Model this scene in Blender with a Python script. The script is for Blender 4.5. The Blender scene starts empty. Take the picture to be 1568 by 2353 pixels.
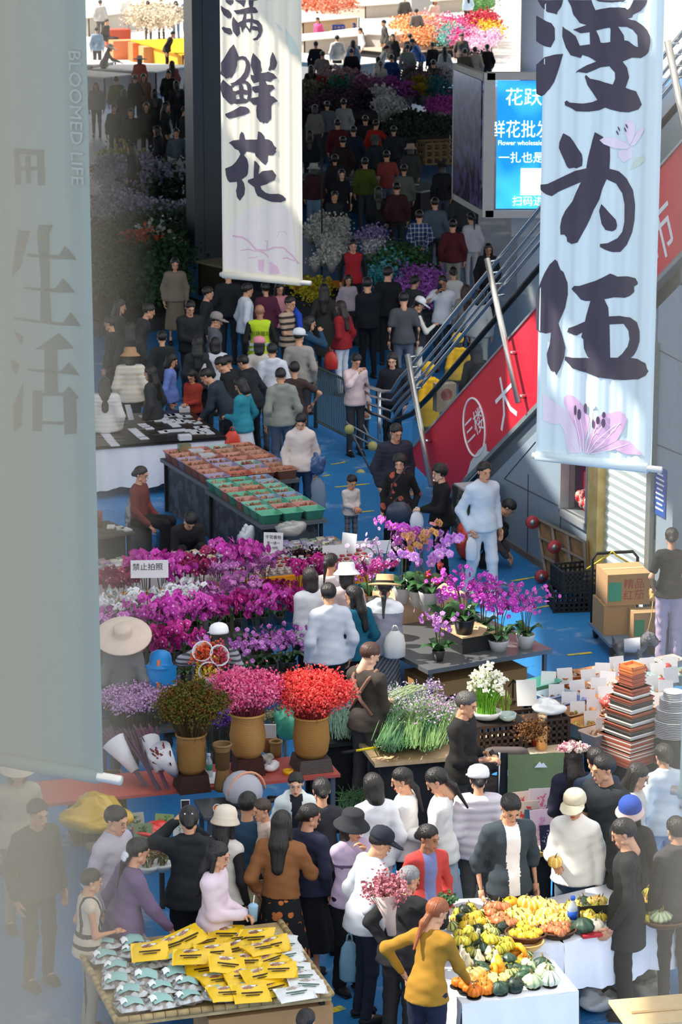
import bpy, math, random
import numpy as np
from mathutils import Vector, Matrix
from mathutils.geometry import tessellate_polygon
import bmesh
random.seed(7); np.random.seed(7)
SC = bpy.context.scene
COL = SC.collection
R = math.radians
# ---------------------------------------------------------------- camera
F, CX, CY, CAMH = 6400.0, 784.0, 1176.5, 9.8
TH = math.atan(1656.5 / F)
cam = bpy.data.cameras.new('camera'); camo = bpy.data.objects.new('camera', cam); COL.objects.link(camo)
camo.location = (0, 0, CAMH); camo.rotation_euler = (math.pi / 2 - TH, 0, 0)
cam.sensor_fit = 'VERTICAL'; cam.sensor_height = 36.0; cam.lens = F / 2353 * 36.0
cam.clip_start = 0.05; cam.clip_end = 400
cam.dof.use_dof = True; cam.dof.focus_distance = 26.0; cam.dof.aperture_fstop = cam.lens / 16.0
SC.camera = camo
# ---------------------------------------------------------------- light and exposure
SC.view_settings.view_transform = 'Standard'; SC.view_settings.look = 'None'
SC.view_settings.exposure = 0.40; SC.view_settings.gamma = 1.0
SC.cycles.use_denoising = True
SC.cycles.max_bounces = 8; SC.cycles.diffuse_bounces = 4; SC.cycles.glossy_bounces = 3
SC.cycles.transmission_bounces = 6; SC.cycles.transparent_max_bounces = 12
SC.cycles.caustics_reflective = False; SC.cycles.caustics_refractive = False
SC.cycles.sample_clamp_indirect = 6.0
W = bpy.data.worlds.new('sky'); SC.world = W; W.use_nodes = True
W.node_tree.nodes['Background'].inputs[0].default_value = (0.95, 0.97, 1.0, 1)
W.node_tree.nodes['Background'].inputs[1].default_value = 1.42
SUN_DIR = Vector((0.66, -0.10, -0.75)).normalized()
sl = bpy.data.lights.new('sun', 'SUN'); sl.energy = 6.8; sl.angle = R(0.6); sl.color = (1.0, 0.93, 0.82)
so = bpy.data.objects.new('sun', sl); COL.objects.link(so)
so.rotation_euler = SUN_DIR.to_track_quat('-Z', 'Y').to_euler()
# ---------------------------------------------------------------- projection helpers: a pixel of the photo to a point of the hall
_c, _s = math.cos(TH), math.sin(TH)
def ray(px, py):
    x = (px - CX) / F; y = -(py - CY) / F
    return Vector((x, _c + y * _s, -_s + y * _c))
def P(px, py, z=0.0):
    d = ray(px, py); t = (z - CAMH) / d.z
    return Vector((0, 0, CAMH)) + d * t
def PD(px, py, dist):
    d = ray(px, py); return Vector((0, 0, CAMH)) + d * (dist / d.y)
def hit(px, py, o, n):
    d = ray(px, py); t = (Vector(o) - Vector((0, 0, CAMH))).dot(n) / d.dot(n)
    return Vector((0, 0, CAMH)) + d * t
# ---------------------------------------------------------------- materials
_M = {}
def lin(h):
    h = h.lstrip('#'); v = [int(h[i:i + 2], 16) / 255 for i in (0, 2, 4)]
    return tuple(c / 12.92 if c <= .04045 else ((c + .055) / 1.055) ** 2.4 for c in v)
def M(hx, rough=.8, metal=0., kind=None, h2='ffffff', sc=40., var=.12, spec=.3, emit=0., alpha=1., trans=0.):
    key = (hx, rough, metal, kind, h2, sc, var, spec, emit, alpha, trans)
    if key in _M: return _M[key]
    m = bpy.data.materials.new('m_' + hx + '_' + (kind or 'plain')); m.use_nodes = True
    nt = m.node_tree; N = nt.nodes; L = nt.links; b = N['Principled BSDF']
    b.inputs['Roughness'].default_value = rough; b.inputs['Metallic'].default_value = metal
    b.inputs['Specular IOR Level'].default_value = spec
    c1 = (*lin(hx), 1); c2 = (*lin(h2), 1)
    b.inputs['Base Color'].default_value = c1
    if alpha < 1: b.inputs['Alpha'].default_value = alpha
    if trans: b.inputs['Transmission Weight'].default_value = trans
    tc = N.new('ShaderNodeTexCoord')
    def mix(f, a, bb):
        x = N.new('ShaderNodeMix'); x.data_type = 'RGBA'; L.new(f, x.inputs['Factor'])
        for s_, v in ((6, a), (7, bb)):
            if isinstance(v, tuple): x.inputs[s_].default_value = v
            else: L.new(v, x.inputs[s_])
        return x.outputs[2]
    def math_(op, a, v):
        x = N.new('ShaderNodeMath'); x.operation = op
        for i, q in enumerate((a, v)):
            if isinstance(q, (int, float)): x.inputs[i].default_value = q
            else: L.new(q, x.inputs[i])
        return x.outputs[0]
    out = None
    if kind in ('stripe', 'hstripe', 'dstripe'):
        sp = N.new('ShaderNodeSeparateXYZ'); L.new(tc.outputs['Object'], sp.inputs[0])
        a = sp.outputs[2]
        if kind == 'dstripe': a = math_('ADD', math_('MULTIPLY', sp.outputs[0], 1.5), a)
        f = math_('GREATER_THAN', math_('SINE', math_('MULTIPLY', a, sc), 0), .25)
        out = mix(f, c1, c2)
    elif kind == 'plaid':
        sp = N.new('ShaderNodeSeparateXYZ'); L.new(tc.outputs['Object'], sp.inputs[0])
        f = math_('ADD', math_('GREATER_THAN', math_('SINE', math_('MULTIPLY', sp.outputs[2], sc), 0), .7),
                  math_('GREATER_THAN', math_('SINE', math_('MULTIPLY', sp.outputs[0], sc), 0), .7))
        out = mix(math_('MULTIPLY', f, .45), c1, c2)
    elif kind == 'floral':
        v = N.new('ShaderNodeTexVoronoi'); v.inputs['Scale'].default_value = sc; L.new(tc.outputs['Object'], v.inputs[0])
        n2 = N.new('ShaderNodeTexNoise'); n2.inputs['Scale'].default_value = sc * .35; L.new(tc.outputs['Object'], n2.inputs[0])
        f = math_('MULTIPLY', math_('LESS_THAN', v.outputs[0], .38), math_('GREATER_THAN', n2.outputs[0], .5))
        out = mix(f, c1, c2)
    elif kind == 'floor':
        n1 = N.new('ShaderNodeTexNoise'); n1.inputs['Scale'].default_value = 1.3; n1.inputs['Detail'].default_value = 9; n1.inputs['Roughness'].default_value = .72
        L.new(tc.outputs['Object'], n1.inputs[0])
        r = N.new('ShaderNodeValToRGB'); r.color_ramp.elements[0].position = .56; r.color_ramp.elements[1].position = .68
        L.new(n1.outputs[0], r.inputs[0])
        n3 = N.new('ShaderNodeTexNoise'); n3.inputs['Scale'].default_value = .6; n3.inputs['Detail'].default_value = 5; L.new(tc.outputs['Object'], n3.inputs[0])
        base = mix(n3.outputs[0], (*lin('1a69a8'), 1), (*lin('3580b6'), 1))
        out = mix(math_('MULTIPLY', r.outputs[0], .5), base, c2)
        ru = N.new('ShaderNodeMapRange'); ru.inputs[3].default_value = .3; ru.inputs[4].default_value = .65; L.new(n1.outputs[0], ru.inputs[0]); L.new(ru.outputs[0], b.inputs['Roughness'])
    elif kind == 'spot':
        n1 = N.new('ShaderNodeTexNoise'); n1.inputs['Scale'].default_value = sc; n1.inputs['Detail'].default_value = 3
        L.new(tc.outputs['Object'], n1.inputs[0])
        r = N.new('ShaderNodeValToRGB'); r.color_ramp.elements[0].position = .47; r.color_ramp.elements[1].position = .55
        L.new(n1.outputs[0], r.inputs[0]); out = mix(r.outputs[0], c1, c2)
    elif kind == 'weave':
        w1 = N.new('ShaderNodeTexWave'); w1.bands_direction = 'Z'; w1.inputs['Scale'].default_value = sc; L.new(tc.outputs['Object'], w1.inputs[0])
        out = mix(w1.outputs[1], c1, c2)
        bp = N.new('ShaderNodeBump'); bp.inputs['Strength'].default_value = .5; L.new(w1.outputs[1], bp.inputs['Height']); L.new(bp.outputs[0], b.inputs['Normal'])
    elif kind == 'petal':      # colour shifts from bloom to bloom
        oi = N.new('ShaderNodeTexNoise'); oi.inputs['Scale'].default_value = sc; L.new(tc.outputs['Object'], oi.inputs[0])
        r = N.new('ShaderNodeValToRGB'); r.color_ramp.elements[0].position = .4; r.color_ramp.elements[1].position = .62
        L.new(oi.outputs[0], r.inputs[0]); out = mix(r.outputs[0], c1, c2)
    elif var:
        n1 = N.new('ShaderNodeTexNoise'); n1.inputs['Scale'].default_value = sc if sc != 40. else 9.; n1.inputs['Detail'].default_value = 4
        L.new(tc.outputs['Object'], n1.inputs[0])
        lo = tuple(c * (1 - var) for c in c1[:3]) + (1,); hi = tuple(min(1, c * (1 + var)) for c in c1[:3]) + (1,)
        out = mix(n1.outputs[0], lo, hi)
    if kind == 'hair':
        mp = N.new('ShaderNodeMapping'); mp.inputs['Scale'].default_value = (120, 60, 6); L.new(tc.outputs['Object'], mp.inputs[0])
        n1 = N.new('ShaderNodeTexNoise'); n1.inputs['Scale'].default_value = 1.; L.new(mp.outputs[0], n1.inputs[0])
        out = mix(n1.outputs[0], tuple(q * .5 for q in c1[:3]) + (1,), tuple(min(1, q * 1.6 + .004) for q in c1[:3]) + (1,))
        bp = N.new('ShaderNodeBump'); bp.inputs['Strength'].default_value = .9; bp.inputs['Distance'].default_value = .012; L.new(n1.outputs[0], bp.inputs['Height']); L.new(bp.outputs[0], b.inputs['Normal'])
    if rough == .86:      # woven cloth: soft creases
        n1 = N.new('ShaderNodeTexNoise'); n1.inputs['Scale'].default_value = 11.; n1.inputs['Detail'].default_value = 3; n1.inputs['Distortion'].default_value = .8; L.new(tc.outputs['Object'], n1.inputs[0])
        bp = N.new('ShaderNodeBump'); bp.inputs['Strength'].default_value = .25; bp.inputs['Distance'].default_value = .008; L.new(n1.outputs[0], bp.inputs['Height']); L.new(bp.outputs[0], b.inputs['Normal'])
    if out is not None: L.new(out, b.inputs['Base Color'])
    if emit:
        b.inputs['Emission Strength'].default_value = emit
        if out is not None: L.new(out, b.inputs['Emission Color'])
        else: b.inputs['Emission Color'].default_value = c1
    _M[key] = m
    return m
# ---------------------------------------------------------------- mesh helpers
class MB:
    def __init__(s): s.v = []; s.f = []; s.m = []; s.n = 0
    def add(s, vs, fs, mi=0, X=None):
        if X is not None: vs = [X @ Vector(q) for q in vs]
        o = s.n; s.v.extend([tuple(q) for q in vs]); s.n += len(vs)
        s.f.extend([tuple(i + o for i in q) for q in fs]); s.m.extend([mi] * len(fs)); return s
    def box(s, c, d, mi=0, X=None, rz=0., taper=1.):
        hx, hy, hz = d[0] / 2, d[1] / 2, d[2] / 2; c = Vector(c)
        q = Matrix.Rotation(rz, 3, 'Z')
        vs = []
        for z in (-hz, hz):
            t = taper if z < 0 else 1
            for x, y in ((-hx, -hy), (hx, -hy), (hx, hy), (-hx, hy)): vs.append(c + q @ Vector((x * t, y * t, z)))
        return s.add(vs, [(3, 2, 1, 0), (4, 5, 6, 7), (0, 1, 5, 4), (1, 2, 6, 5), (2, 3, 7, 6), (3, 0, 4, 7)], mi, X)
    def tube(s, pts, rad, seg=8, mi=0, X=None, caps=True):
        pts = [Vector(p) for p in pts]; n = len(pts)
        if isinstance(rad, (int, float)): rad = [rad] * n
        vs = []; up = None
        for i, p in enumerate(pts):
            d = (pts[min(i + 1, n - 1)] - pts[max(i - 1, 0)])
            if d.length < 1e-9: d = Vector((0, 0, 1))
            d.normalize()
            if up is None:
                up = Vector((0, 0, 1)) if abs(d.z) < .9 else Vector((1, 0, 0))
            a = d.cross(up)
            if a.length < 1e-6: a = d.orthogonal()
            a.normalize(); b = a.cross(d); up = b
            for k in range(seg):
                t = 2 * math.pi * k / seg; vs.append(p + (a * math.cos(t) + b * math.sin(t)) * rad[i])
        fs = [(i * seg + k, (i + 1) * seg + k, (i + 1) * seg + (k + 1) % seg, i * seg + (k + 1) % seg) for i in range(n - 1) for k in range(seg)]
        if caps: fs += [tuple(range(seg)), tuple(reversed(range((n - 1) * seg, n * seg)))]
        return s.add(vs, fs, mi, X)
    def lathe(s, prof, seg=20, mi=0, X=None, rib=0, ribk=8, sx=1., sy=1.):
        vs = []; n = len(prof)
        for r, z in prof:
            for k in range(seg):
                t = 2 * math.pi * k / seg; q = r * (1 + rib * (abs(math.sin(t * ribk / 2)) - .6)) if rib else r
                vs.append((q * math.cos(t) * sx, q * math.sin(t) * sy, z))
        fs = [(i * seg + k, i * seg + (k + 1) % seg, (i + 1) * seg + (k + 1) % seg, (i + 1) * seg + k) for i in range(n - 1) for k in range(seg)]
        if prof[0][0] > 1e-4: fs.append(tuple(reversed(range(seg))))
        if prof[-1][0] > 1e-4: fs.append(tuple(range((n - 1) * seg, n * seg)))
        return s.add(vs, fs, mi, X)
    def ball(s, c, r, seg=10, mi=0, X=None, rings=6):
        if isinstance(r, (int, float)): r = (r, r, r)
        vs = []
        for i in range(rings + 1):
            a = math.pi * i / rings - math.pi / 2
            for k in range(seg):
                t = 2 * math.pi * k / seg
                vs.append((c[0] + r[0] * math.cos(a) * math.cos(t), c[1] + r[1] * math.cos(a) * math.sin(t), c[2] + r[2] * math.sin(a)))
        fs = [(i * seg + k, i * seg + (k + 1) % seg, (i + 1) * seg + (k + 1) % seg, (i + 1) * seg + k) for i in range(rings) for k in range(seg)]
        return s.add(vs, fs, mi, X)
    def sheet(s, pts, nx, ny, mi=0, X=None):     # pts: row-major grid of points
        return s.add(pts, [(j * nx + i, j * nx + i + 1, (j + 1) * nx + i + 1, (j + 1) * nx + i) for j in range(ny - 1) for i in range(nx - 1)], mi, X)
    def mesh(s, name, mats, smooth=True):
        me = bpy.data.meshes.new(name); me.from_pydata(s.v, [], s.f)
        for m in (mats if isinstance(mats, (list, tuple)) else [mats]): me.materials.append(m)
        if len(set(s.m)) > 1 or (s.m and s.m[0]): me.polygons.foreach_set('material_index', s.m)
        if smooth: me.polygons.foreach_set('use_smooth', [True] * len(s.f))
        me.update(); return me
    def obj(s, name, mats, parent=None, smooth=False, loc=None, rz=0., label=None, cat=None, group=None, kind=None):
        return link(name, s.mesh(name, mats, smooth), parent, loc, rz, label, cat, group, kind)
def link(name, me, parent=None, loc=None, rz=0., label=None, cat=None, group=None, kind=None):
    o = bpy.data.objects.new(name, me); COL.objects.link(o)
    if parent is not None: o.parent = parent
    if loc is not None: o.location = loc
    if rz: o.rotation_euler = (0, 0, rz)
    if label: o['label'] = label
    if cat: o['category'] = cat
    if group: o['group'] = group
    if kind: o['kind'] = kind
    return o
def thing(name, label, cat, loc=(0, 0, 0), rz=0., group=None): return link(name, None, None, loc, rz, label, cat, group)
def dup(root, loc, rz=0., label=None, group=None, scale=None, mat=None):
    r = root.copy(); COL.objects.link(r); r.location = loc; r.rotation_euler = (0, 0, rz)
    if scale: r.scale = (scale,) * 3 if isinstance(scale, (int, float)) else scale
    if label: r['label'] = label
    if group: r['group'] = group
    for ch in root.children:
        c = ch.copy(); COL.objects.link(c); c.parent = r
        for g in ch.children:
            d = g.copy(); COL.objects.link(d); d.parent = c
    return r
def recolor(o, m, i=0):       # its own material on a shared mesh
    o.material_slots[i].link = 'OBJECT'; o.material_slots[i].material = m
def text(name, body, size, m, parent, X, ext=.002, sx=1.):
    cu = bpy.data.curves.new(name, 'FONT'); cu.body = body; cu.size = size; cu.align_x = 'CENTER'; cu.align_y = 'CENTER'; cu.extrude = ext; cu.resolution_u = 2
    t = bpy.data.objects.new(name, cu); COL.objects.link(t)
    dg = bpy.context.evaluated_depsgraph_get(); me = bpy.data.meshes.new_from_object(t.evaluated_get(dg))
    bpy.data.objects.remove(t); bpy.data.curves.remove(cu)
    me.transform(X @ Matrix.Diagonal((sx, 1, 1, 1))); me.materials.clear(); me.materials.append(m)
    return link(name, me, parent)
def frame(o, xa, za):         # text frame: x along xa, y along za
    xa = Vector(xa).normalized(); za = Vector(za); za = (za - xa * za.dot(xa)).normalized(); n = xa.cross(za)
    return Matrix(((xa.x, za.x, n.x, o[0]), (xa.y, za.y, n.y, o[1]), (xa.z, za.z, n.z, o[2]), (0, 0, 0, 1)))
# the hall runs along VV (away) and UU (to the side), turned 19 degrees to the view
PSI = R(19.0)
UU = Vector((math.cos(PSI), math.sin(PSI), 0)); VV = Vector((-math.sin(PSI), math.cos(PSI), 0)); ZZ = Vector((0, 0, 1))
def HX(o, z=0.): # matrix of the hall frame at point o
    return Matrix(((UU.x, VV.x, 0, o[0]), (UU.y, VV.y, 0, o[1]), (0, 0, 1, z), (0, 0, 0, 1)))
# ================================================================ floor, roof, gallery
b = MB(); b.add([(-60, -5, 0), (60, -5, 0), (60, 190, 0), (-60, 190, 0)], [(0, 1, 2, 3)]); b.obj('floor', M('2f86c4', kind='floor', h2='b9c3c6'), kind='structure')
b = MB(); b.add([(-60, 99, .006), (60, 99, .006), (60, 190, .006), (-60, 190, .006)], [(0, 1, 2, 3)]); b.obj('floor_far_glare', M('cfcac2', .8), kind='structure')  # pale colour stands in for the overexposed sunlight on the far floor
# worn yellow lane marks painted on the blue floor
b = MB()
for (x0, y0, x1, y1, w) in ((1175, 1336, 1235, 1326, .05), (1210, 1402, 1275, 1390, .05), (1305, 1506, 1360, 1500, .06), (745, 1300, 790, 1296, .05), (880, 1175, 900, 1172, .05), (770, 1120, 850, 1112, .05),
                         (760, 1068, 795, 1062, .05), (820, 1178, 860, 1174, .05), (740, 1095, 758, 1092, .05), (640, 2275, 720, 2240, .07), (740, 2330, 790, 2315, .09), (690, 2215, 700, 2190, .06)):
    p, q = P(x0, y0), P(x1, y1); n = (q - p).cross(ZZ).normalized() * w / 2; n.z = 0
    b.add([p - n + ZZ * .004, q - n + ZZ * .004, q + n + ZZ * .004, p + n + ZZ * .004], [(0, 1, 2, 3)])
b.obj('floor_markings', M('d8c038', .7, kind='spot', h2='8fa66a', sc=6.), kind='structure')
# unseen roof added to shape the light; openings aim sun patches at near stalls
RZ = 14.0
b = MB()
def roof(x0, x1, y0, y1): b.box(((x0 + x1) / 2, (y0 + y1) / 2, RZ + .15), (x1 - x0, y1 - y0, .3))
ROOF = [(-60, 60, 45, 97)]
SUNX = (-12.2, -3.2)          # side roof with openings placed to aim the sun
holes = [(-11.6, -9.5, 20.2, 31.0), (-11.6, -10.0, 31.0, 35.0), (-9.25, -7.0, 20.2, 31.0), (-8.9, -7.0, 31.0, 37.6), (-6.6, -5.7, 24.0, 26.5)]
xs = sorted({-40., -3.2, *[h[0] for h in holes], *[h[1] for h in holes]}); ys = sorted({6., 45., *[h[2] for h in holes], *[h[3] for h in holes]})
for i in range(len(xs) - 1):
    for j in range(len(ys) - 1):
        cx, cy = (xs[i] + xs[i + 1]) / 2, (ys[j] + ys[j + 1]) / 2
        if not any(h[0] < cx < h[1] and h[2] < cy < h[3] for h in holes): ROOF.append((xs[i], xs[i + 1], ys[j], ys[j + 1]))
for r_ in ROOF: roof(*r_)
b.obj('ceiling_sun_mask', M('8d9296', .8), kind='structure')
MB().box((0, 71.0, 7.4), (120, 52, .4)).obj('shade_slab', M('6e7276', .8), kind='structure')  # unseen slab added to darken the middle of the hall
# two gallery rail glass panels added before the lens; their film imitates the haze
def film(name, dens):
    m = bpy.data.materials.new(name); m.use_nodes = True; nt = m.node_tree; N = nt.nodes; N.clear(); L = nt.links
    o = N.new('ShaderNodeOutputMaterial'); t = N.new('ShaderNodeBsdfTransparent'); d = N.new('ShaderNodeBsdfDiffuse'); tr = N.new('ShaderNodeBsdfTranslucent')
    d.inputs[0].default_value = tr.inputs[0].default_value = (.155, .143, .118, 1)
    a = N.new('ShaderNodeAddShader'); L.new(d.outputs[0], a.inputs[0]); L.new(tr.outputs[0], a.inputs[1])
    m1 = N.new('ShaderNodeMixShader'); m1.inputs[0].default_value = dens
    n = N.new('ShaderNodeTexNoise'); n.inputs['Scale'].default_value = 25.; tc = N.new('ShaderNodeTexCoord'); L.new(tc.outputs['Object'], n.inputs[0])
    q = N.new('ShaderNodeMapRange'); q.inputs[3].default_value = dens - .06; q.inputs[4].default_value = dens + .06; L.new(n.outputs[0], q.inputs[0]); L.new(q.outputs[0], m1.inputs[0])
    L.new(t.outputs[0], m1.inputs[1]); L.new(a.outputs[0], m1.inputs[2]); L.new(m1.outputs[0], o.inputs[0]); return m
steel = M('b9babb', .28, .9, var=.05)
for sx, edge, dens, nm in ((-1, (170 - CX) / F * .27, .48, 'haze_panel_1'), (1, (1600 - CX) / F * .27, .38, 'haze_panel_2')):
    t = link(nm, None, loc=(edge + sx * .45, .27, 9.75), kind='structure')
    MB().box((0, 0, 0), (.9, .008, 1.1)).obj('glass_pane', film('haze_film_' + nm, dens), t)
    MB().box((0, 0, -.58), (.9, .05, .08)).obj('window_frame', steel, t)
MB().box((0, -.35, 9.15), (8, 1.9, .12)).obj('floor_gallery', M('8f8f8c'), kind='structure')
# ================================================================ escalator, wall under it
E0 = Vector((2.2, 36.0, 0)); EE = Vector((math.sin(PSI), -math.cos(PSI), 0)); SL = 0.6345
def ES(s, z, off=0.): return E0 + EE * s + UU * off + ZZ * z        # point on the escalator's near side; off > 0 goes behind it
def zu(s): return 2.806 + SL * s
def zl(s): return 1.516 + SL * s
NRM = -UU
def eh(px, py, off=0.):       # pixel on the plane of the side panel -> (s, z)
    p = hit(px, py, E0 + UU * off, NRM); return (p - E0).dot(EE), p.z
esc = thing('escalator', 'escalator with red sign side panel and steel handrails rising to the upper floor', 'escalator', (0, 0, 0))
S0, S1 = -4.0, 9.5
def band(s0, s1, f0, f1, off0, off1):
    vs = []
    for off in (off0, off1):
        for s in (s0, s1):
            vs += [ES(s, f0(s), off), ES(s, f1(s), off)]
    return vs, [(0, 2, 3, 1), (4, 5, 7, 6), (1, 3, 7, 5), (0, 4, 6, 2), (0, 1, 5, 4), (2, 6, 7, 3)]
b = MB(); s_g = -1.516 / SL
vs = [ES(S0, .02, o) for o in (0, .06)]
pts = [(S0 + .35, .35), (S0 + .35, zu(S0 + .35)), (S1, zu(S1)), (S1, zl(S1)), (s_g + .25, .16)]
b.add([ES(s, z, 0) for s, z in pts] + [ES(s, z, .06) for s, z in pts], [(4, 3, 2, 1, 0), (5, 6, 7, 8, 9)] + [(i, (i + 1) % 5, (i + 1) % 5 + 5, i + 5) for i in range(5)])
panel = b.obj('side_panel', M('cf1f33', .42, kind='petal', h2='d92a3e', sc=.8, spec=.5), esc)
wht = M('e9ebee', .5, var=.03)
# ring, characters and the torn corner of the sign
def pan_poly(name, pts, m, off=-.004):
    q = [eh(*p) for p in pts]; vs = [ES(s, z, off) for s, z in q]
    fs = tessellate_polygon([[Vector((s, z, 0)) for s, z in q]]); b = MB(); b.add(vs, fs); return b.obj(name, m, panel)
sl_dir = (EE + ZZ * SL).normalized(); sl_up = (ZZ - EE * SL).normalized()
def pan_text(body, px, py, size, sx=1.):
    s, z = eh(px, py); text('sign_character', body, size, wht, panel, frame(ES(s, z, -.004), sl_dir, sl_up), sx=sx)
s, z = eh(1091, 982); b = MB(); o = ES(s, z, -.006)
rp = [o + sl_dir * .40 * math.cos(a) + sl_up * .40 * math.sin(a) for a in [2 * math.pi * k / 36 for k in range(37)]]
b.tube(rp, .016, 6); b.obj('sign_ring', wht, panel, True)
for bd, px, py, sz in (('三楼', 1091, 982, .36), ('大', 1163, 930, .72), ('市', 1522, 540, .72)): pan_text(bd, px, py, sz)
pan_poly('torn_corner', [(1052, 1120), (1075, 1088), (1083, 1060), (1100, 1035), (1118, 1018), (1121, 1037), (1132, 1040), (1100, 1085), (1075, 1112)], M('c9d3d4', .8))
pan_poly('scuff', [(985, 1100), (1000, 1085), (1030, 1065), (1018, 1085), (1000, 1100)], M('d9c4c8', .8))
b = MB(); vs, fs = band(S0 + .4, S1, lambda s: zu(s), lambda s: zu(s) + .035, -.02, .10); b.add(vs, fs); b.obj('trim_strip', M('bfc6c8', .35, .8), esc)
b = MB(); vs, fs = band(s_g + .1, S1, lambda s: zl(s) - .30, zl, .05, 1.5); b.add(vs, fs); b.obj('soffit', M('5d6468', .7), esc)
b = MB(); vs, fs = band(s_g + .1, S1, lambda s: zl(s) - .06, lambda s: zl(s) + .01, -.03, .1); b.add(vs, fs); b.obj('lower_trim', M('8f989b', .5, .5), esc)
# treads, both balustrades of glass, black belts
b = MB()
for k in range(46):
    s = -2.9 + k * .27
    if s > S1: break
    b.box(ES(s, 2.25 + SL * s, .75), (.30, 1.0, .16), rz=PSI - math.pi / 2)
b.obj('step_tread', M('4a4e52', .5, .6), esc)
glass = bpy.data.materials.new('balustrade_glass'); glass.use_nodes = True
_n = glass.node_tree.nodes; _l = glass.node_tree.links; _n.clear(); _o = _n.new('ShaderNodeOutputMaterial'); _t = _n.new('ShaderNodeBsdfTransparent'); _g = _n.new('ShaderNodeBsdfGlossy'); _x = _n.new('ShaderNodeMixShader')
_t.inputs[0].default_value = (.86, .91, .91, 1); _g.inputs[0].default_value = (.8, .86, .88, 1); _g.inputs[1].default_value = .15; _x.inputs[0].default_value = .12
_l.new(_t.outputs[0], _x.inputs[1]); _l.new(_g.outputs[0], _x.inputs[2]); _l.new(_x.outputs[0], _o.inputs[0])
for off in (.12, 1.45):
    b = MB(); vs, fs = band(-3.9, S1, lambda s: max(zu(s), .2) + .03, lambda s: zu(s) + .58, off, off + .012); b.add(vs, fs); b.obj('balustrade_glass', glass, esc)
    b = MB(); b.tube([ES(-4.6, .25, off), ES(-4.95, .45, off), ES(-4.85, .68, off), ES(-4.4, .82, off), ES(-3.9, 1.0, off), ES(-3.2, zu(-3.2) + .63, off), ES(S1, zu(S1) + .62, off)], .04, 8); b.obj('handrail_belt', M('16181a', .35), esc, True)
# stainless guard rails parallel to the slope that level out at the foot and join the fence
rail_m = M('c2c6c8', .22, .95, var=.03)
for k, (dz, zf) in enumerate(((1.29, 1.10), (1.10, .98), (.96, .84), (.84, .71))):
    off = .02
    pts = [ES(S1, zu(S1) + dz, off), ES(-3.7, zu(-3.7) + dz, off), ES(-4.15, zu(-4.15) + dz + .03, off), ES(-4.5, zf + .12 - k * .02, off), ES(-4.9, zf + .04, off), ES(-5.4, zf - .01, off), ES(-6.0, zf, off)]
    b = MB(); b.tube(pts, .028 if k in (0, 3) else .02, 8); b.obj('guard_rail', rail_m, esc, True)
b = MB()
for q in (-5.05, -6.0): b.tube([ES(q, 0, .02), ES(q, 1.1, .02)], .03, 8)
b.obj('rail_post', rail_m, esc, True)
# tall steel poles square to the slope, on short brackets
for (a0, a1) in (((1120, 595), (1192, 925)), ((937, 815), (992, 1118)), ((1535, 95), (1600, 420))):
    p0, p1 = eh(*a0, -.12), eh(*a1, -.12); A, B_ = ES(*p0, -.12), ES(*p1, -.12)
    b = MB(); b.tube([A, B_], .042, 10); pole = b.obj('support_pole', M('c9c4bc', .3, .75), esc, True)
    b = MB()
    for t in (.66, .96): q = A.lerp(B_, t); b.tube([q, q + UU * .13], .03, 8)
    for t in (.02, .10, .18, .26): q = A.lerp(B_, t); b.tube([q, q + UU * .13 + ZZ * .01], .014, 6)
    b.obj('bracket', rail_m, pole, True)
# wall under the escalator (blue-grey cladding), its window, door jamb and shutter
clad = M('93a4b2', .45, .15, var=.06)
def wp(px, py, off=.05): return eh(px, py, off)
b = MB(); wz = lambda s: zl(s) - .1
sa = s_g + .3
WIN = (1.75, 2.62, .92, 3.0)       # window opening s0,s1,z0,z1
def wallpiece(s0, s1, z0, f1, off=.05, th=.08):
    vs = []
    for o_ in (off, off + th):
        vs += [ES(s0, z0, o_), ES(s1, z0, o_), ES(s1, f1(s1), o_), ES(s0, f1(s0), o_)]
    b.add(vs, [(0, 1, 2, 3), (7, 6, 5, 4), (0, 4, 5, 1), (1, 5, 6, 2), (2, 6, 7, 3), (3, 7, 4, 0)])
wallpiece(sa, WIN[0], 0, wz); wallpiece(WIN[0], WIN[1], 0, lambda s: WIN[2]); wallpiece(WIN[0], WIN[1], WIN[3], wz, .05, .5)
wallpiece(4.9, 9.5, 0, wz, .42); wallpiece(4.38, 4.95, 0, wz, .05, .42); wallpiece(2.62, 4.4, 3.4, wz)
b.obj('wall_right', clad, kind='structure')
b = MB()   # seams of the cladding
def seam(a, c, w=.012):
    of = .05; (s0, z0), (s1, z1) = wp(*a, of), wp(*c, of); A, B_ = ES(s0, z0, of - .004), ES(s1, z1, of - .004); b.tube([A, B_], w / 2, 4)
for a, c in (((1160, 1100), (1232, 1015)), ((1160, 1100), (1290, 1165)), ((1215, 1090), (1213, 1290)), ((1290, 1165), (1289, 1215)), ((1290, 1165), (1360, 1200)), ((1508, 800), (1568, 832)), ((1508, 1020), (1568, 1045)), ((1506, 760), (1506, 1240))): seam(a, c)
b.obj('trim_1', M('3c444a', .7), kind='structure')
w = link('window_3', None, loc=(0, 0, 0), kind='structure')
b = MB(); s0, s1, z0, z1 = WIN
for a, c, d, e in ((s0, s0 + .05, z0, z1), (s1 - .05, s1, z0, z1)): wallpiece(a, c, d, lambda s: e, .0, .2)
wallpiece(s0, s1, z0 - .05, lambda s: z0 + .04, .0, .25); b.obj('window_frame', M('aeb4b6', .4, .4), w)
b = MB(); wallpiece(s0 + .05, s1 - .05, z0 + .04, lambda s: z1, .12, .01); b.obj('window_pane', glass, w)
b = MB(); wallpiece(s0 - .8, s1 + .05, .6, lambda s: 2.6, .26, .03); b.obj('red_backing', M('b8272e'), w)
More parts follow.
